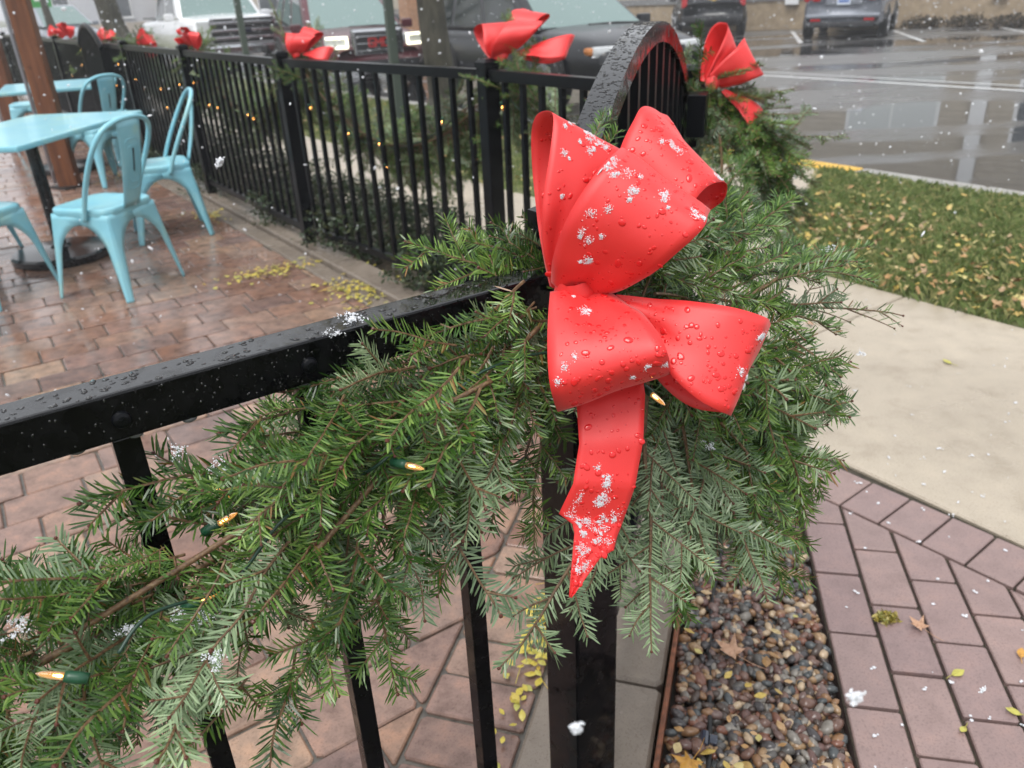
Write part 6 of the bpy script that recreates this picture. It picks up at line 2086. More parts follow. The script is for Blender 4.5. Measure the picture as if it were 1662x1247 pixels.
# ------------------------------------------------------------------ farther garlands, bows and lights
BNV = Vector((BD.y, -BD.x, 0))                       # out to the street
def far_garland(a, b_, sag, cnt, seed, label, off=0.085):
    a, b_ = Vector((a.x, a.y, 1.02)) + BNV * off, Vector((b_.x, b_.y, 1.02)) + BNV * off
    line = []
    for k in range(7):
        u = k / 6
        p = a.lerp(b_, u); p.z -= sag * 4 * u * (1 - u)
        line.append(tuple(p))
    g = empty('fir_garland', line[0], label=label, cat='garland', group='garlands on the back fence')
    stem(g, line, 0.004)
    swag(g, line, 0.12, cnt, seed, flow=0.6, lmin=0.16, lmax=0.30, droop=0.75, flips=0.35, far=True, front=(BNV.x, BNV.y, 0.0))
    for q, e in enumerate((a, b_)):
        for k in range(7):
            r = random.Random(seed * 10 + k + 50 * q)
            d = Vector((r.gauss(0, 0.5), r.gauss(0, 0.5), r.uniform(-1.0, 0.45))).normalized()
            branch(g, e, e + d * r.uniform(0.14, 0.26), Vector((r.gauss(0, .4), r.gauss(0, .4), 1)))
    return g, line
labs = ['fir garland on the short fence run right of the corner post', 'fir garland on the back fence between the corner post and the next post left', 'fir garland on the back fence behind the two nearest chairs',
        'fir garland on the back fence just left of the side-on chair', 'fir garland on the back fence below the white pickup truck', 'fir garland on the back fence behind the far table']
rr_ = [run[1], run[2], run[3], run[4], run[5], run[6]]
fgl = []
fgl.append(far_garland(FP, CP, 0.20, 100, 61, labs[0]))
for q in range(5):
    fgl.append(far_garland(rr_[q], rr_[q + 1], 0.36, 215 if q < 2 else 140, 62 + q, labs[q + 1]))
for q, (g, line) in enumerate(fgl):
    bl = []
    cl = [Vector(p) for p in catmull(line, 6)]
    r = random.Random(900 + q)
    for k in range(7 if q else 4):
        p = cl[r.randrange(3, len(cl) - 3)] - BNV * r.uniform(0.05, 0.13) + Vector((0, 0, r.uniform(-0.10, 0.08)))
        d = Vector((r.gauss(0, .4), r.gauss(0, .4), -1)).normalized()
        bl.append((p, p + d))
    light_string('string_lights', [tuple(Vector(p) - BNV * 0.07) for p in line], bl, 'small warm bulbs glowing along the ' + ['garland right of the corner post', 'garland left of the corner post', 'garland behind the nearest chairs', 'garland left of the side-on chair', 'garland below the white truck', 'garland behind the far table'][q], far=True, group='lights on the back fence garlands')
# far gate post: bow and dropping sprays
fpg = empty('fir_garland', (FP.x + 0.05, FP.y, 1.0), label='fir bunch hanging from the far gate post under its red bow', cat='garland')
swag(fpg, [(FP.x + 0.05, FP.y - 0.05, 1.00), (FP.x + 0.14, FP.y - 0.10, 0.94), (FP.x + 0.20, FP.y - 0.14, 0.84), (FP.x + 0.20, FP.y - 0.16, 0.70)], 0.10, 110, 71, flow=0.5, lmin=0.12, lmax=0.20, droop=0.7, flips=0.3, front=(GN.x, GN.y, 0.1))
stem(fpg, [(FP.x + 0.05, FP.y - 0.03, 1.06), (FP.x + 0.15, FP.y - 0.07, 0.85), (FP.x + 0.18, FP.y - 0.1, 0.66)], 0.006)
GRP = 'red bows tied along the fence'
bow((FP.x + 0.05, FP.y - 0.10, 1.055), R(20), 0.92, 'red bow on the far gate post, above its hanging fir bunch', GRP, tilt=R(28), skip=('tail', 'lower_centre'))
bow((CP.x + 0.05, CP.y + 0.03, 1.075), R(10), 1.2, 'red bow on the corner post, in front of the black car', GRP, tilt=R(-14), skip=('tail', 'lower_centre'), flat=0.58)
bl_ = ['red bow on the fence post in front of the maroon car', 'red bow below the front of the white pickup truck', 'red bow on the fence at the foot of the dark tree trunk', 'red bow right of the small far arch', 'red bow left of the small far arch', 'red bow farthest left, past the wooden post']
bp_ = [run[2], run[3], run[4], run[5], run[6], run[7]]
for q, p in enumerate(bp_):
    bow((p.x + 0.08 + 0.03 * q, p.y, 1.05), R((5, 170, 30, -15, 190, 20)[q]), (0.92, 0.82, 0.85, 0.9, 0.95, 1.0)[q], bl_[q], GRP, tilt=R((-12, -25, 38, 20, -30, 25)[q]), skip=('tail', 'lower_centre'), flat=0.72)

# ------------------------------------------------------------------ shrubs behind the back fence
def leafy(name, centre, size, count, m, parent, seed, lsz=(0.02, 0.04), droop=0.0):
    r = np.random.default_rng(seed)
    V = np.zeros((count, 4, 3))
    d = r.normal(size=(count, 3)); d /= np.linalg.norm(d, axis=1)[:, None]
    rad = r.uniform(0.35, 1.0, count) ** 0.6
    lump = 1 + 0.25 * np.sin(d[:, 0] * 5 + seed) * np.cos(d[:, 1] * 4 - seed) + 0.15 * np.sin(d[:, 2] * 9 + seed)
    c = d * (rad * lump)[:, None] * np.array(size) + np.array(centre)
    a = r.normal(size=(count, 3)); a /= np.linalg.norm(a, axis=1)[:, None]
    b = np.cross(a, r.normal(size=(count, 3))); b /= np.linalg.norm(b, axis=1)[:, None]
    s = r.uniform(*lsz, count)[:, None]
    V[:, 0] = c - a * s; V[:, 1] = c + b * s * 0.45; V[:, 2] = c + a * s; V[:, 3] = c - b * s * 0.45
    F = np.arange(count * 4).reshape(-1, 4)
    return mesh_obj(name, V.reshape(-1, 3).tolist(), F.tolist(), m, parent)
def shrub(t, n, size, seed, label):
    x, y = tn(t, n)
    rt = empty('low_shrub', (x, y, -0.02), label=label, cat='shrub', group='low shrubs behind the back fence')
    leafy('foliage', (x, y, size[2] * 0.75), size, 6500, M['shrub'], rt, seed, (0.008, 0.019))
    mb = MB()
    r = random.Random(seed)
    for k in range(7):
        a = r.uniform(0, 6.28)
        mb.tube([(x, y, -0.02), (x + size[0] * 0.4 * math.cos(a), y + size[1] * 0.4 * math.sin(a), size[2] * 0.7), (x + size[0] * 0.8 * math.cos(a), y + size[1] * 0.8 * math.sin(a), size[2] * 1.2)], [0.008, 0.006, 0.003], 5)
    mb.build('stem', M['bark'], rt)
shl = ['low dark shrub behind the bars left of the corner post', 'low dark shrub behind the bars below the maroon car', 'low shrub behind the fence post nearest the chairs', 'low shrub behind the side-on chair', 'low shrub behind the fence below the white truck', 'low shrub farthest along the back fence']
for k, (t, sx, hz) in enumerate(((3.15, 0.42, 0.15), (4.0, 0.46, 0.18), (5.0, 0.5, 0.16), (6.3, 0.55, 0.16), (7.9, 0.6, 0.17), (9.6, 0.6, 0.17))):
    shrub(t, 2.03, (sx, sx * 0.62, hz), 40 + k, shl[k])

# ------------------------------------------------------------------ trees
def tree(x, y, r0, h, lean, seed, label, crown_n=2600, trunk_top=2.6):
    rt = empty('street_tree', (x, y, -0.02), label=label, cat='tree', group='trees along the street')
    r = random.Random(seed)
    top = Vector((x + lean[0], y + lean[1], trunk_top))
    base = Vector((x, y, -0.05))
    pts = [base, base + Vector((lean[0] * .1, lean[1] * .1, 0.25))]
    for k in range(1, 7):
        p = base.lerp(top, k / 6); p += Vector((r.gauss(0, r0 * .2), r.gauss(0, r0 * .2), 0)); pts.append(p)
    rs = [r0 * 1.45, r0 * 1.12] + [r0 * (1.02 - 0.055 * k) for k in range(1, 7)]
    mb = MB(); mb.tube([Vector(p) for p in catmull([tuple(p) for p in pts], 4)], [float(q) for q in catmull([(q,) for q in rs], 4)] if False else [rs[min(len(rs) - 1, i // 4)] + (rs[min(len(rs) - 1, i // 4 + 1)] - rs[min(len(rs) - 1, i // 4)]) * (i % 4) / 4 for i in range((len(pts) - 1) * 4 + 1)], 14)
    mb.build('trunk', M['bark'], rt)
    mb = MB()
    ends = []
    for k in range(9):
        a = 6.28 * k / 9 + r.uniform(-.3, .3)
        p0 = base.lerp(top, r.uniform(0.82, 1.0))
        ln = h * r.uniform(0.22, 0.38)
        d = Vector((math.cos(a), math.sin(a), r.uniform(0.5, 1.5))).normalized()
        p1 = p0 + d * ln * 0.5; p2 = p1 + (d + Vector((r.gauss(0, .25), r.gauss(0, .25), .2))).normalized() * ln * 0.6
        mb.tube([p0, p1, p2], [r0 * 0.42, r0 * 0.25, r0 * 0.08], 7)
        ends += [p1, p2]
        for q in range(3):
            e = p1.lerp(p2, r.random()); e2 = e + Vector((r.gauss(0, .6), r.gauss(0, .6), r.uniform(.1, .7))) * ln * 0.3
            mb.tube([e, e2], [r0 * 0.11, r0 * 0.03], 5); ends.append(e2)
    mb.build('limbs', M['bark'], rt)
    cn = crown_n // len(ends)
    V, F = [], []
    g = np.random.default_rng(seed)
    c = np.repeat(np.array([e[:] for e in ends]), cn, axis=0)
    n = len(c)
    c = c + g.normal(0, h * 0.045, (n, 3))
    a = g.normal(size=(n, 3)); a /= np.linalg.norm(a, axis=1)[:, None]
    b = np.cross(a, g.normal(size=(n, 3))); b /= np.linalg.norm(b, axis=1)[:, None]
    s = g.uniform(0.03, 0.06, n)[:, None]
    Q = np.stack([c - a * s, c + b * s * .6, c + a * s, c - b * s * .6], axis=1)
    mesh_obj('crown', Q.reshape(-1, 3).tolist(), np.arange(n * 4).reshape(-1, 4).tolist(), M['crown'], rt)
tree(-0.60, 8.46, 0.155, 7, (0.05, 0.1), 1, 'tree trunk between the maroon car and the black car')
tree(-8.5, 19.9, 0.27, 9, (-0.5, 0.3), 2, 'thick dark tree trunk left of the white pickup truck', trunk_top=3.2)
tree(-13.7, 27.6, 0.12, 7, (-0.5, 0.2), 3, 'thin young tree far left behind the wooden post', trunk_top=3.0)

# ------------------------------------------------------------------ sign posts
def sign_post(x, y, h, label, face=None):
    rt = empty('sign_post', (x, y, -0.02), label=label, cat='sign post', group='sign posts along the street')
    mb = MB(); mb.box((x, y, h / 2), (0.085, 0.07, h), 0.5, bev=0.008); mb.build('post', M['green_post'], rt)
    mb = MB(); mb.box((x, y, 0.05), (0.15, 0.15, 0.10), 0.5, bev=0.01); mb.build('sleeve', M['green_post'], rt)
    if face:
        zc, m_, sx, sz = face
        mb = MB(); mb.box((x + 0.02, y - 0.06, zc), (sx, 0.012, sz), 0.25, bev=0.003); o = mb.build('sign_face', m_, rt)
        mb = MB(); mb.box((x + 0.022, y - 0.070, zc + sz * 0.1), (sx * 0.62, 0.006, sz * 0.24), 0.25); mb.build('sign_band', M['sign_white'], rt)
    return rt
sign_post(-3.52, 12.19, 3.0, 'green sign post in front of the white pickup truck', (2.75, M['sign_white'], 0.30, 0.45))
sign_post(-1.02, 8.56, 3.0, 'green sign post in front of the maroon car', (2.75, M['sign_white'], 0.30, 0.45))
sign_post(-15.2, 30.0, 2.4, 'far sign post with a green sign at the upper left', (1.75, M['sign_green'], 0.62, 0.40))

# ------------------------------------------------------------------ vehicles
def lerp(a, b, t): return a + (b - a) * t

def vehicle(name, x, y, face, label, paint, kind, front=None, rear=None, cat='car', z0=-0.12, scale=1.0):
    """face: compass angle in degrees of the car's nose (math convention)"""
    rt = empty(name, (x, y, z0), R(face - 90), label, cat, 'vehicles parked along the street')
    P = M[paint]
    def add(nm, mb, m, parent=rt, sub=0):
        o = piece(nm, mb.me(nm, M[m] if isinstance(m, str) else m), parent, Matrix.Identity(4), local=True)
        if sub:
            md = o.modifiers.new('s', 'SUBSURF'); md.levels = sub; md.render_levels = sub
        return o
    if kind == 'suv':
        st = [(-2.42, .50, .90, .82), (-2.36, .34, .98, .90), (-1.9, .28, 1.02, .96), (-0.6, .26, 1.00, .97), (0.5, .26, .99, .97), (1.05, .26, .985, .965), (1.5, .28, .965, .955), (1.95, .30, .915, .925), (2.25, .34, .845, .87), (2.40, .40, .77, .79), (2.45, .46, .68, .70)]
        gh = dict(yb=(-2.30, 1.20), yt=(-1.95, 0.12), zb=.95, zt=1.66, wb=.90, wt=.68)
        wheels, wr = (-1.42, 1.46), .37
    elif kind == 'truck':
        st = [(-3.0, .60, 1.12, .92), (-2.95, .55, 1.20, .98), (-1.1, .50, 1.22, 1.0), (-0.9, .50, 1.24, 1.0), (0.9, .48, 1.24, 1.0), (1.5, .48, 1.28, 1.0), (2.1, .50, 1.26, .99), (2.7, .52, 1.20, .97), (2.92, .56, 1.14, .94), (2.98, .62, 1.02, .90)]
        gh = dict(yb=(-1.0, 1.45), yt=(-0.85, 0.72), zb=1.20, zt=1.96, wb=.93, wt=.74)
        wheels, wr = (-1.95, 1.98), .42
    else:   # van
        st = [(-2.50, .40, .96, .86), (-2.44, .28, 1.06, .94), (-1.8, .24, 1.10, .98), (0.0, .22, 1.08, .99), (1.0, .22, 1.05, .98), (1.7, .24, 1.0, .95), (2.2, .28, .88, .90), (2.45, .34, .74, .82), (2.5, .44, .64, .74)]
        gh = dict(yb=(-2.42, 1.55), yt=(-2.08, 0.45), zb=1.04, zt=1.74, wb=.92, wt=.74)
        wheels, wr = (-1.5, 1.5), .34
    rings = []
    vs, fs = [], []
    prof = [(0, 0, 0), (.80, 0, 0), (.96, .10, 0), (1.0, .38, 0), (.99, .74, 0), (.93, .93, 0), (.80, 1.0, 0), (.4, 1.0, .02), (0, 1.0, .03)]
    full = prof + [(-a, b, c) for a, b, c in reversed(prof[1:-1])]
    k = len(full)
    for (yy, zb, zt, hw) in st:
        for a, b, c in full:
            vs.append((a * hw, yy, zb + (zt - zb) * b + c))
    for i in range(len(st) - 1):
        for j in range(k):
            a, b = i * k + j, i * k + (j + 1) % k
            fs.append((a, b, b + k, a + k))
    fs.append(tuple(range(k))); fs.append(tuple(reversed(range((len(st) - 1) * k, len(st) * k))))
    mb = MB(); mb.add(vs, [tuple(reversed(f)) for f in fs], True); body = add('body', mb, P, sub=1)
    if kind == 'truck':
        mb = MB(); mb.box((0, -2.0, 1.235), (1.66, 1.86, 0.03)); add('cargo_bed', mb, 'grille_dark')
    # greenhouse
    g = gh
    (yb0, yb1), (yt0, yt1), zb, zt, wb, wt = g['yb'], g['yt'], g['zb'], g['zt'], g['wb'], g['wt']
    cs = {'rlb': (-wb, yb0, zb), 'rrb': (wb, yb0, zb), 'flb': (-wb, yb1, zb), 'frb': (wb, yb1, zb), 'rlt': (-wt, yt0, zt), 'rrt': (wt, yt0, zt), 'flt': (-wt, yt1, zt), 'frt': (wt, yt1, zt)}
    bm = bmesh.new()
    bv = {q: bm.verts.new(c) for q, c in cs.items()}
    for f in (('rlb', 'flb', 'frb', 'rrb'), ('rlt', 'rrt', 'frt', 'flt'), ('flb', 'flt', 'frt', 'frb'), ('rlb', 'rrb', 'rrt', 'rlt'), ('rlb', 'rlt', 'flt', 'flb'), ('rrb', 'frb', 'frt', 'rrt')):
        bm.faces.new([bv[q] for q in f])
    bmesh.ops.recalc_face_normals(bm, faces=bm.faces[:])
    bmesh.ops.bevel(bm, geom=[e for e in bm.edges], offset=0.07, segments=3, profile=0.5, affect='EDGES')
    mb = MB(); mb.bm(bm, None, True); cabin = add('cabin', mb, P)
    def pane(nm, c4, u0, u1, v0, v1, m, off=0.008):
        a, b, c, d = [Vector(cs[q]) for q in c4]          # bottom-left, bottom-right, top-right, top-left
        def at(u, v): return a.lerp(b, u).lerp(d.lerp(c, u), v)
        n_ = (b - a).cross(d - a).normalized()
        ctr = Vector((0, (yb0 + yb1) / 2, 1.4))
        if n_.dot(at(.5, .5) - ctr) < 0: n_ = -n_
        q4 = [at(u0, v0), at(u1, v0), at(u1 - 0.02, v1), at(u0 + 0.02, v1)]
        mb = MB()
        o_ = [p + n_ * off for p in q4]; i_ = [p - n_ * 0.02 for p in q4]
        mb.add(o_ + i_, [(0, 1, 2, 3), (7, 6, 5, 4), (0, 4, 5, 1), (1, 5, 6, 2), (2, 6, 7, 3), (3, 7, 4, 0)])
        return add(nm, mb, m, cabin)
    pane('windshield', ('flb', 'frb', 'frt', 'flt'), .05, .95, .05, .92, 'windshield')
    pane('rear_window', ('rlb', 'rrb', 'rrt', 'rlt'), .09, .91, .22, .90, 'glass')
    for c4 in (('rlb', 'flb', 'flt', 'rlt'), ('rrb', 'frb', 'frt', 'rrt')):
        sp_ = ((.06, .30), (.33, .60), (.63, .92)) if kind != 'truck' else ((.08, .46), (.52, .90))
        for u0, u1 in sp_:
            pane('side_window', c4, u0, u1, .10, .86, 'glass')
    mb = MB(); mb.tube([(-wb * .93, yb1 + .02, zb + .03), (-.3, yb1 + .075, zb + .055), (.15, yb1 + .06, zb + .05)], 0.014, 5); add('wiper', mb, 'rubber', cabin)
    if kind == 'suv':
        for sx in (-1, 1):
            mb = MB(); mb.tube([(sx * wt * .93, yt0 + .2, zt + .0), (sx * wt * .93, yt0 + .3, zt + .045), (sx * wt * .93, yt1 - .35, zt + .045), (sx * wt * .93, yt1 - .25, zt)], 0.018, 6); add('roof_rail', mb, 'grille_dark', cabin)
    for sx in (-1, 1):
        mb = MB(); mb.box((sx * (wb + .13), yb1 - .25, zb + .06), (.20, .10, .15), bev=.03); add('mirror', mb, P)
        for wy in wheels:
            mb = MB(); mb.cyl((sx * (.965 if kind != 'truck' else .985), wy, wr + .03), wr + .06, .035, 28, 'X'); add('wheel_arch', mb, 'rubber')
            mb = MB(); mb.lathe((0, 0, 0), [(wr * .62, -.11), (wr * .93, -.11), (wr, -.07), (wr, .07), (wr * .93, .11), (wr * .62, .11)], 28)
            w_o = MB(); w_o.v = [(z + sx * .90, x + wy, y + wr) for x, y, z in mb.v]; w_o.f = mb.f; w_o.s = mb.s
            wh = add('wheel', w_o, 'tyre')
            mb = MB(); mb.cyl((sx * 1.005, wy, wr), wr * .62, .03, 24, 'X')
            for q in range(5):
                a = q * 2 * math.pi / 5
                mb.box((0, 0, 0), (.02, wr * .14, wr * .56), mtx=Matrix.Translation((sx * 1.025, wy + math.sin(a) * wr * .30, wr + math.cos(a) * wr * .30)) @ Matrix.Rotation(-a, 4, 'X'))
            add('rim', mb, 'rim', wh)
    yf = st[-1][0]; yr = st[0][0]
    hwf = st[-1][3]; hwr = st[0][3]
    return rt, add, yf, yr

# black SUV
rt, add, yf, yr = vehicle('parked_car', 0.73, 12.56, -60, 'black car parked behind the corner bow, its windshield pale green', 'car_black', 'suv')
for sx in (-1, 1):
    mb = MB(); mb.box((sx * .62, 2.29, .735), (.44, .22, .13), sx * -.28, bev=.055); add('headlight', mb, 'lamp_lens')
    mb = MB(); mb.box((sx * .825, 2.19, .745), (.10, .22, .09), sx * -.28, bev=.04); add('indicator', mb, 'lamp_amber')
mb = MB(); mb.box((0, 2.43, .65), (.95, .06, .22), bev=.03); add('grille', mb, 'grille_dark')
mb = MB(); mb.box((0, 2.45, .67), (.30, .06, .13), bev=.04); add('badge', mb, 'chrome')
mb = MB(); mb.box((0, 2.42, .46), (1.5, .10, .14), bev=.04); add('bumper', mb, 'grille_dark')
# maroon SUV, lamps on
rt, add, yf, yr = vehicle('parked_car', -2.96, 16.76, -66, 'maroon car with lit headlights and a wide dark grille', 'car_red', 'suv')
for sx in (-1, 1):
    mb = MB(); mb.box((sx * .66, 2.29, .80), (.40, .20, .19), sx * -.3, bev=.03); hl = add('headlight', mb, 'lamp_lens')
    mb = MB()
    mb.box((sx * .68, 2.39, .875), (.36, .06, .035), sx * -.3); mb.box((sx * .52, 2.43, .80), (.035, .06, .15), sx * -.3); mb.box((sx * .68, 2.40, .725), (.34, .06, .035), sx * -.3)
    add('lamp_bars', mb, 'lamp_on', hl)
mb = MB(); mb.box((0, 2.42, .78), (.90, .07, .44), bev=.05); gr = add('grille', mb, 'chrome')
mb = MB(); mb.box((0, 2.45, .78), (.78, .05, .34), bev=.04); add('grille_mesh', mb, 'grille_dark', gr)
for k in range(3):
    mb = MB(); mb.box((0, 2.475, .66 + .11 * k), (.74, .012, .025)); add('grille_bar', mb, 'chrome', gr)
def letter(mb, segs, x0):
    for (xa, za, xb, zb) in segs:          # strokes; mirrored because the grille faces the reader
        a_, b_ = Vector((-(x0 + xa), 2.488, .72 + za)), Vector((-(x0 + xb), 2.488, .72 + zb))
        d_ = b_ - a_
        mb.box((0, 0, 0), (d_.length + .02, .012, .022), mtx=Matrix.Translation((a_ + b_) / 2) @ Matrix.Rotation(-math.atan2(d_.z, d_.x), 4, 'Y'))
bdg = MB()
letter(bdg, [(0, 0, 0, .12), (0, .12, .085, .12), (0, 0, .085, 0), (.085, 0, .085, .055), (.045, .055, .085, .055)], -.165)
letter(bdg, [(0, 0, 0, .12), (0, .12, .05, .05), (.05, .05, .10, .12), (.10, .12, .10, 0)], -.05)
letter(bdg, [(0, 0, 0, .12), (0, .12, .085, .12), (0, 0, .085, 0)], .085)
add('badge', bdg, 'badge_red', gr)
mb = MB(); mb.box((0, 2.44, .44), (1.4, .10, .13), bev=.03); add('bumper', mb, 'grille_dark')
mb = MB(); mb.box((0, 2.47, .335), (.9, .05, .05), bev=.01); add('skid_plate', mb, 'chrome')
# white pickup
rt, add, yf, yr = vehicle('pickup_truck', -6.75, 20.6, -58, 'large white pickup truck with a chrome-barred grille', 'car_white', 'truck', cat='truck')
for sx in (-1, 1):
    mb = MB(); mb.box((sx * .80, 2.93, 1.0), (.26, .14, .36), sx * -.15, bev=.03); add('headlight', mb, 'lamp_lens')
mb = MB(); mb.box((0, 2.96, .98), (1.34, .10, .46), bev=.04); gr = add('grille', mb, 'grille_dark')
for k in range(3):
    mb = MB(); mb.box((0, 3.02, .84 + .14 * k), (1.36, .05, .055), bev=.01); add('grille_bar', mb, 'chrome', gr)
mb = MB(); mb.box((0, 3.04, .98), (.26, .03, .11), bev=.03); add('badge', mb, 'car_navy', gr)
mb = MB(); mb.box((0, 3.02, .62), (1.96, .16, .20), bev=.05); add('bumper', mb, 'chrome')
# silver van across the street, tail this way
rt, add, yf, yr = vehicle('minivan', 9.75, 23.6, 62, 'silver minivan parked across the street with its tail this way', 'car_silver', 'van', cat='van')
for sx in (-1, 1):
    mb = MB(); mb.box((sx * .74, -2.44, .98), (.40, .12, .20), sx * .2, bev=.04); add('tail_light', mb, 'lamp_red')
    mb = MB(); mb.box((sx * .62, -2.53, .47), (.24, .05, .06), bev=.01); add('reflector', mb, 'lamp_red')
mb = MB(); mb.box((0, -2.50, .56), (1.72, .16, .10), bev=.04); add('bumper', mb, 'car_silver')
mb = MB(); mb.box((0, -2.52, .36), (1.5, .10, .12), bev=.03); add('lower_bumper', mb, 'grille_dark')
mb = MB(); mb.box((0, -2.51, .90), (.86, .06, .24), bev=.06); pk = add('plate_recess', mb, 'car_silver')
mb = MB(); mb.box((0, -2.545, .88), (.31, .02, .155), bev=.004); add('number_plate', mb, 'plate', pk)
mb = MB(); mb.box((0, -2.557, .885), (.24, .006, .06)); add('plate_number', mb, 'plate_blue', pk)
# black SUV across the street
rt, add, yf, yr = vehicle('parked_car', 6.6, 27.0, 80, 'black car across the street, a gold badge on its tailgate', 'car_black', 'suv')
for sx in (-1, 1):
    mb = MB(); mb.box((sx * .80, -2.36, 1.02), (.16, .12, .42), bev=.03); add('tail_light', mb, 'lamp_red')
mb = MB(); mb.box((0, -2.44, .52), (1.7, .12, .16), bev=.04); add('bumper', mb, 'grille_dark')
mb = MB()
mb.prism([(-.16, -.03), (-.06, -.03), (-.05, -.06), (.07, -.06), (.06, -.03), (.16, -.03), (.14, .03), (.05, .03), (.06, .06), (-.07, .06), (-.06, .03), (-.14, .03)], 0, .02)
bd_ = add('badge', mb, 'badge_gold'); bd_.matrix_basis = Matrix.Translation((0, -2.41, 1.03)) @ Matrix.Rotation(R(90), 4, 'X')
# cars farther back
vehicle('parked_car', -9.6, 31.5, -60, 'dark blue car behind the white pickup truck', 'car_navy', 'suv')
vehicle('parked_car', -16.5, 33.0, -45, 'pale green car left of the thick tree trunk', 'car_silver', 'van')
vehicle('parked_car', -5.2, 36.0, -50, 'dark car between the maroon car and the trunk, far back', 'car_navy', 'suv')

# ------------------------------------------------------------------ building across the street
def facade(name, foot, along, out, length, height, label, wallm, bands, wins, siding=0.0, base=None, pil=()):
    rt = empty(name, (foot.x, foot.y, -0.12), label=label, cat='building')
    def fr(u, o_, z):
        p = foot + along * u + out * o_
        return (p.x, p.y, z)
    def slab(nm, u0, u1, o0, o1, z0, z1, m, parent=rt):
        mb = MB()
        vs = [fr(u0, o0, z0), fr(u1, o0, z0), fr(u1, o1, z0), fr(u0, o1, z0), fr(u0, o0, z1), fr(u1, o0, z1), fr(u1, o1, z1), fr(u0, o1, z1)]
        fs = [(0, 3, 2, 1), (4, 5, 6, 7), (0, 1, 5, 4), (1, 2, 6, 5), (2, 3, 7, 6), (3, 0, 4, 7)]
        mb.add(vs, fs)
        return mb.build(nm, m, parent)
    wall = slab('wall', 0, length, -8, 0, -0.12, height, wallm)
    for (z0, z1, o_, m, nm) in bands:
        slab(nm, -0.05, length + 0.05, 0.002, o_, z0, z1, m, wall)
    if siding:
        z = bands[-1][1] + 0.02 if bands else 0.6
        q = 0
        while z < min(height - 0.1, z + 99) and q < 26:
            # clapboards: each course tilts out over the one below
            mb = MB()
            vs = [fr(0, 0.003, z), fr(length, 0.003, z), fr(length, 0.030, z), fr(0, 0.030, z), fr(0, 0.003, z + siding - .004), fr(length, 0.003, z + siding - .004), fr(length, 0.010, z + siding - .004), fr(0, 0.010, z + siding - .004)]
            mb.add(vs, [(0, 3, 2, 1), (4, 5, 6, 7), (0, 1, 5, 4), (1, 2, 6, 5), (2, 3, 7, 6), (3, 0, 4, 7)])
            mb.build('clapboard', wallm, wall)
            z += siding; q += 1
    for (u0, u1, z0, z1, gm) in wins:
        f = slab('window', u0 - .10, u1 + .10, 0.004, 0.07, z0 - .10, z1 + .10, M['trim_white'])
        slab('pane', u0, u1, 0.05, 0.085, z0, z1, gm, f)
        slab('mullion', (u0 + u1) / 2 - .03, (u0 + u1) / 2 + .03, 0.086, 0.10, z0, z1, M['trim_white'], f)
        slab('sill', u0 - .16, u1 + .16, 0.071, 0.14, z0 - .16, z0 - .101, M['trim_white'], f)
    for (u0, u1) in pil:
        slab('pilaster', u0, u1, 0.09, 0.22, 0.6, height, M['trim_white'])
    slab('roof', -0.3, length + 0.3, -8.2, 0.35, height, height + 0.25, M['far_roof'])
    return rt
f0 = BL0 - BDIR * 16
facade('shop_building', f0, BDIR, BNO, 34, 5.6, 'long tan clapboard building across the wet street', M['siding'],
       [(-0.115, 0.72, 0.10, M['stone_band'], 'block_base'), (0.722, 0.90, 0.14, M['trim_grey'], 'ledge'), (0.902, 0.96, 0.05, M['siding'], 'starter_strip')],
       [(6.0, 8.0, 1.3, 3.0, M['bglass']), (12.4, 14.0, 1.36, 3.0, M['bglass']), (18.9, 21.3, 1.0, 2.9, M['blind']), (23.4, 24.9, 1.36, 3.0, M['bglass']), (26.5, 29.3, 1.3, 3.0, M['bglass'])], siding=0.17, pil=((10.2, 10.6), (16.6, 17.0), (22.2, 22.6), (25.4, 25.8)))
# hedge foot of that building
rt = empty('low_hedge', (*(BL0 + BDIR * 6 + BNO * 0.5), -0.12), label='strip of brown leafless planting at the foot of the tan building', cat='hedge')
c_ = BL0 + BDIR * 8.0 + BNO * 0.55
for k in range(9):
    p = BL0 + BDIR * (4.6 + k * 1.1) + BNO * 0.55
    leafy('foliage', (p.x, p.y, 0.02), (0.62, 0.40, 0.18), 700, M['mulch'], rt, 300 + k, (0.03, 0.06))
# far left buildings
facade('far_building', Vector((-34, 62)), Vector((0.93, 0.36)), Vector((0.36, -0.93)), 16, 5.2, 'pale building far off at the upper left', M['far_wall'], [(-0.115, 0.6, 0.06, M['far_tan'], 'base_band')], [(2, 4, 1.0, 2.4, M['bglass']), (6, 8, 1.0, 2.4, M['bglass']), (11, 13, 1.0, 2.4, M['bglass'])])
facade('far_building', Vector((-22, 58)), Vector((0.95, 0.30)), Vector((0.30, -0.95)), 30, 4.4, 'tan far building behind the white pickup truck', M['far_tan'], [(-0.115, 0.6, 0.06, M['far_wall'], 'base_band')], [(2, 4, 1.0, 2.2, M['bglass']), (6.5, 9, 1.0, 2.2, M['bglass']), (12, 14, 1.0, 2.2, M['bglass']), (19, 21, 1.0, 2.2, M['bglass'])])
rt = empty('brick_pier', (-2.6, 30.0, -0.12), label='orange brick pier far behind the maroon car', cat='pier')
mb = MB(); mb.box((-2.6, 30, 1.4), (1.0, 1.0, 3.0), 0.4); mb.build('shaft', M['brick_far'], rt)
mb = MB(); mb.box((-2.6, 30, 2.98), (1.2, 1.2, 0.14), 0.4); mb.build('cap', M['kerb_street'], rt)

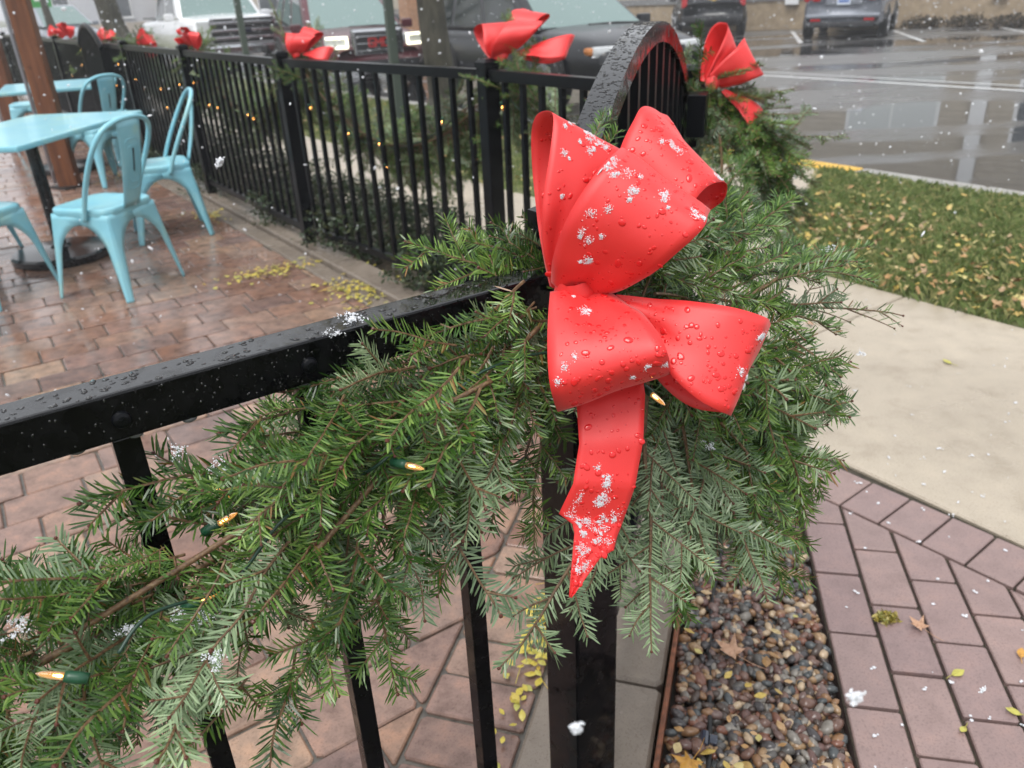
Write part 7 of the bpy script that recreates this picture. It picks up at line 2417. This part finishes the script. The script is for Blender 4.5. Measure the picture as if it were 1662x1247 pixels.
# ------------------------------------------------------------------ fallen leaves on paving and gravel
def pile(name, centre, spread, count, size, seed, label, rz=0.0, m='leaf_yellow', stems=8):
    r = random.Random(seed)
    rt = empty(name, (*centre, 0), label=label, cat='leaves', group='small heaps of yellow leaflets on the patio')
    pts = []
    for k in range(count):
        a, b_ = r.gauss(0, spread[0]), r.gauss(0, spread[1])
        pts.append((centre[0] + a * math.cos(rz) - b_ * math.sin(rz), centre[1] + a * math.sin(rz) + b_ * math.cos(rz), abs(r.gauss(0, 0.008))))
    leaves_joined('leaflets', pts, M[m], size, ['oval'], rt, seed=seed)['kind'] = 'stuff'
    mb = MB()
    for k in range(stems):
        a = r.uniform(0, 6.28); p = pts[r.randrange(len(pts))]
        ln = r.uniform(0.05, 0.12)
        mb.tube([(p[0], p[1], 0.006), (p[0] + math.cos(a) * ln * .5, p[1] + math.sin(a) * ln * .5, 0.012), (p[0] + math.cos(a + .3) * ln, p[1] + math.sin(a + .3) * ln, 0.006)], 0.0009, 4)
    mb.build('stalks', M['leaf_yellow'], rt)['kind'] = 'stuff'
gz = math.atan2(GD.y, GD.x)
pile('leaf_pile', gate(0.50, -0.155), (0.16, 0.018), 120, (0.016, 0.032), 1, 'yellow leaflets heaped along the kerb left of the near post', gz, stems=16)
pile('leaf_pile', tn(4.15, 1.30), (0.05, 0.14), 150, (0.018, 0.03), 2, 'streak of yellow leaflets on the bricks by the back fence', bz, stems=10)
pile('leaf_pile', tn(3.55, 1.52), (0.13, 0.10), 170, (0.02, 0.035), 3, 'heap of yellow leaflets at the foot of the back fence', bz, stems=14)
pile('leaf_pile', (-3.0, 7.3), (0.30, 0.22), 260, (0.02, 0.035), 4, 'yellow leaflets spread under the far chairs', 0.3, stems=10)
pile('leaf_pile', tn(5.7, 1.42), (0.12, 0.05), 70, (0.02, 0.03), 6, 'few yellow leaflets on the kerb under the side-on chair', bz, stems=5)

def one_leaf(name, x, y, z, kind, size, m, label, rz, curl=0.8, seed=1, group=None):
    vs, fs = leaf_me(kind, size, curl, seed)
    rt = empty('fallen_leaf', (x, y, z), label=label, cat='leaf', group='single leaves fallen on the paving')
    mt = Matrix.Translation((x, y, z)) @ Matrix.Rotation(rz, 4, 'Z') @ Matrix.Rotation(0.12, 4, 'X')
    mb = MB(); mb.add([mt @ Vector(v) for v in vs], fs, True); mb.build('blade', m, rt)
    mb = MB(); mb.tube([mt @ Vector((0, 0.4 * size, 0.001)), mt @ Vector((0.02 * size, -0.1 * size, 0.002)), mt @ Vector((0.12 * size, -0.5 * size, 0.003))], 0.0008, 4); mb.build('stalk', m, rt)
one_leaf('l', 0.885, 1.295, 0.005, 'maple', 0.055, M['leaf_tan'], 'tan maple leaf lying on the mauve pavers', 0.5, 1.2, 3)
one_leaf('l', 0.872, 1.18, 0.004, 'oval', 0.032, M['leaf_yellow'], 'slim yellow leaf lying across a paver below the maple leaf', -1.3, .5, 4)
one_leaf('l', 1.035, 1.215, 0.005, 'oval', 0.03, M['leaf_orange'], 'small orange leaf on the pavers right of the maple leaf', -0.6, .8, 5)
one_leaf('l', 0.835, 1.055, 0.004, 'oval', 0.022, M['leaf_yellow'], 'small yellow leaf near the bottom edge on the pavers', 2.2, .5, 6)
one_leaf('l', 0.955, 1.075, 0.004, 'oval', 0.030, M['leaf_yellow'], 'yellow leaf on a long stalk at the right of the pavers', 1.0, .6, 7)
one_leaf('l', 0.845, 1.90, 0.004, 'oval', 0.035, M['leaf_orange'], 'orange leaf on the paver nearest the sidewalk corner', -1.2, .6, 8)
one_leaf('l', 0.315, 1.02, 0.012, 'maple', 0.075, M['leaf_orange'], 'orange-yellow maple leaf on the gravel at the bottom edge', 2.4, 1.0, 9)
one_leaf('l', 0.47, 1.24, 0.006, 'maple', 0.08, M['leaf_tan'], 'tan crumpled leaf lying on the gravel', 0.8, 1.6, 10)
pts = []
for k in range(55):
    p = gate(random.uniform(0.15, 1.2), random.uniform(0.16, 0.42)); 
    q = Vector(p)
    if (q - pathL0).dot(pathN) < -0.02: pts.append((q.x, q.y, 0.0))
o = leaves_joined('leaf_litter', pts, M['leaf_litter'], (0.014, 0.034), ['oval'], None, seed=15, zmin=0.006)
tag(o, 'small yellow leaf bits strewn over the pebbles', 'leaves', kind='stuff')
# wet snow specks melting on the paving
wp = []
r = random.Random(31)
for k in range(240):
    if k < 110: x, y = r.uniform(0.6, 1.6), r.uniform(0.9, 2.2)
    elif k < 150: x, y = r.uniform(1.0, 2.2), r.uniform(1.8, 3.4)
    else: x, y = r.uniform(-2.6, -0.2), r.uniform(1.2, 4.6)
    if Vector((x, y)).dot(NH) < 1.93 and x > 0 and (Vector((x, y)) - pathL0).dot(pathN) < 0.02: continue
    if x < 0 and Vector((x, y)).dot(NH) > 1.35: continue
    for q in range(r.randrange(1, 4)):
        s = r.uniform(0.0012, 0.0045)
        wp.append(np.array(Matrix.Translation((x + r.gauss(0, .004), y + r.gauss(0, .004), 0.0025)) @ Matrix.Rotation(r.uniform(0, 6), 4, 'Z') @ Matrix.Diagonal((s * r.uniform(.8, 1.8), s, s * 0.35, 1))))
o = blobs('snow_specks', wp, ICO1, M['snow'], None)
tag(o, 'tiny specks of melting snow dotted over pavers, sidewalk and patio', 'snow', kind='stuff')
one_leaf('l', 1.62, 2.62, 0.004, 'oval', 0.04, M['leaf_yellow'], 'yellow leaf lying alone on the pale sidewalk', 0.4, .5, 18)
one_leaf('l', 1.28, 3.05, 0.004, 'maple', 0.05, M['leaf_tan'], 'brown leaf on the sidewalk near the lawn edge', 1.4, 1.2, 19)
# moss tuft on the pavers and moss in the joints
rt = empty('moss_tuft', (0.815, 1.35, 0), label='dry tuft of moss between two mauve pavers', cat='moss')
leafy('strands', (0.815, 1.35, 0.006), (0.026, 0.018, 0.010), 260, M['crown'], rt, 9, (0.004, 0.009))
# drip line in the gravel
rt = empty('drip_line', (*gate(0.4, 0.24), 0), label='black irrigation tube lying over the pebbles', cat='hose')
dl = [(*gate(s, 0.215 + 0.012 * math.sin(s * 7)), -0.006) for s in (-0.2, 0.05, 0.25, 0.45, 0.7, 1.0)]
mb = MB(); mb.tube([Vector(p) for p in catmull(dl, 8)], 0.0048, 8); mb.build('tube', M['rubber'], rt)
mb = MB(); mb.cyl((*gate(0.30, 0.215), -0.002), 0.009, 0.03, 10, (GD.x, GD.y, 0)); mb.box((*gate(0.30, 0.232), -0.002), (0.02, 0.014, 0.012), gz); mb.build('connector', M['car_navy'], rt)

# ------------------------------------------------------------------ falling snow
FWD = Vector((0, 0.897258, -0.441506)); EX = Vector((0.998806, -0.021567, -0.043831)); EY = Vector((0.04885, 0.440979, 0.896187))
r = random.Random(505)
wp = []
for k in range(1700):
    # an even fall of flakes through the air over patio, lawn and street
    p = Vector((r.uniform(-9, 12), r.uniform(0.9, 22), r.uniform(0.0, 3.2)))
    if p.y < 2.2 and r.random() < 0.6: continue
    if p.length < 1.0: continue
    s = r.uniform(0.003, 0.0068)
    wp.append(np.array(Matrix.Translation(p) @ Matrix.Rotation(r.uniform(0, 6), 4, 'X') @ Matrix.Rotation(r.uniform(0, 6), 4, 'Y') @ Matrix.Diagonal((s * r.uniform(0.7, 1.6), s * r.uniform(0.6, 1.1), s * r.uniform(0.4, 0.9), 1))))
for k in range(8200):
    p = Vector((r.uniform(-8, 13), r.uniform(3, 20), r.uniform(0.1, 2.6)))
    s = r.uniform(0.003, 0.0095)
    wp.append(np.array(Matrix.Translation(p) @ Matrix.Rotation(r.uniform(0, 6), 4, 'X') @ Matrix.Rotation(r.uniform(0, 6), 4, 'Y') @ Matrix.Diagonal((s * r.uniform(0.7, 1.6), s * r.uniform(0.6, 1.1), s * r.uniform(0.4, 0.9), 1))))
for k in range(420):
    p = Vector((r.uniform(-3.5, 3.5), r.uniform(1.3, 5.5), r.uniform(0.1, 1.6)))
    s = r.uniform(0.0018, 0.0042)
    wp.append(np.array(Matrix.Translation(p) @ Matrix.Rotation(r.uniform(0, 6), 4, 'X') @ Matrix.Rotation(r.uniform(0, 6), 4, 'Y') @ Matrix.Diagonal((s * r.uniform(0.7, 2.2), s * r.uniform(0.6, 1.1), s * r.uniform(0.4, 0.9), 1))))
o = blobs('falling_snow', wp, ICO1, M['snow'], None, smooth=True)
tag(o, 'white snowflakes falling through the air all over the scene', 'snow', kind='stuff')
# a few big wet flakes near the viewer: loose clumps of crystals
def flake(p, size, stretch, axis, seed, label):
    r = random.Random(seed)
    rt = empty('snowflake', p, label=label, cat='snowflake', group='large near snowflakes')
    wp = []
    ax = Vector(axis).normalized()
    for k in range(60):
        d = Vector((r.gauss(0, 1), r.gauss(0, 1), r.gauss(0, 1))) * size * 0.20
        d += ax * ax.dot(d) * (stretch - 1)
        s = size * r.uniform(0.08, 0.26)
        wp.append(np.array(Matrix.Translation(Vector(p) + d) @ Matrix.Rotation(r.uniform(0, 6), 4, 'X') @ Matrix.Rotation(r.uniform(0, 6), 4, 'Y') @ Matrix.Diagonal((s * 1.4, s * .8, s * .6, 1))))
    blobs('crystals', wp, ICO2, M['snow'], rt, smooth=True)
for k, (px, d_, size, lab) in enumerate(BIG_FLAKES):
    flake(px, size, 1.9, (0.6, 0.1, 0.7), 600 + k, lab)
SC.render.film_transparent = False

# ------------------------------------------------------------------ snowy air
if HAZE > 0:
    hm = bpy.data.materials.new('snowy_air'); hm.use_nodes = True
    ht = hm.node_tree; ht.nodes.clear()
    ho = ht.nodes.new('ShaderNodeOutputMaterial'); hv = ht.nodes.new('ShaderNodeVolumePrincipled')
    hv.inputs['Color'].default_value = (0.92, 0.94, 0.97, 1); hv.inputs['Density'].default_value = HAZE
    ht.links.new(hv.outputs[0], ho.inputs['Volume'])
    mb = MB(); mb.box((0, 220, 5.6), (640, 600, 13.6))
    o = mb.build('haze', hm); tag(o, 'pale snowy air softening everything in the distance', 'haze', kind='stuff')
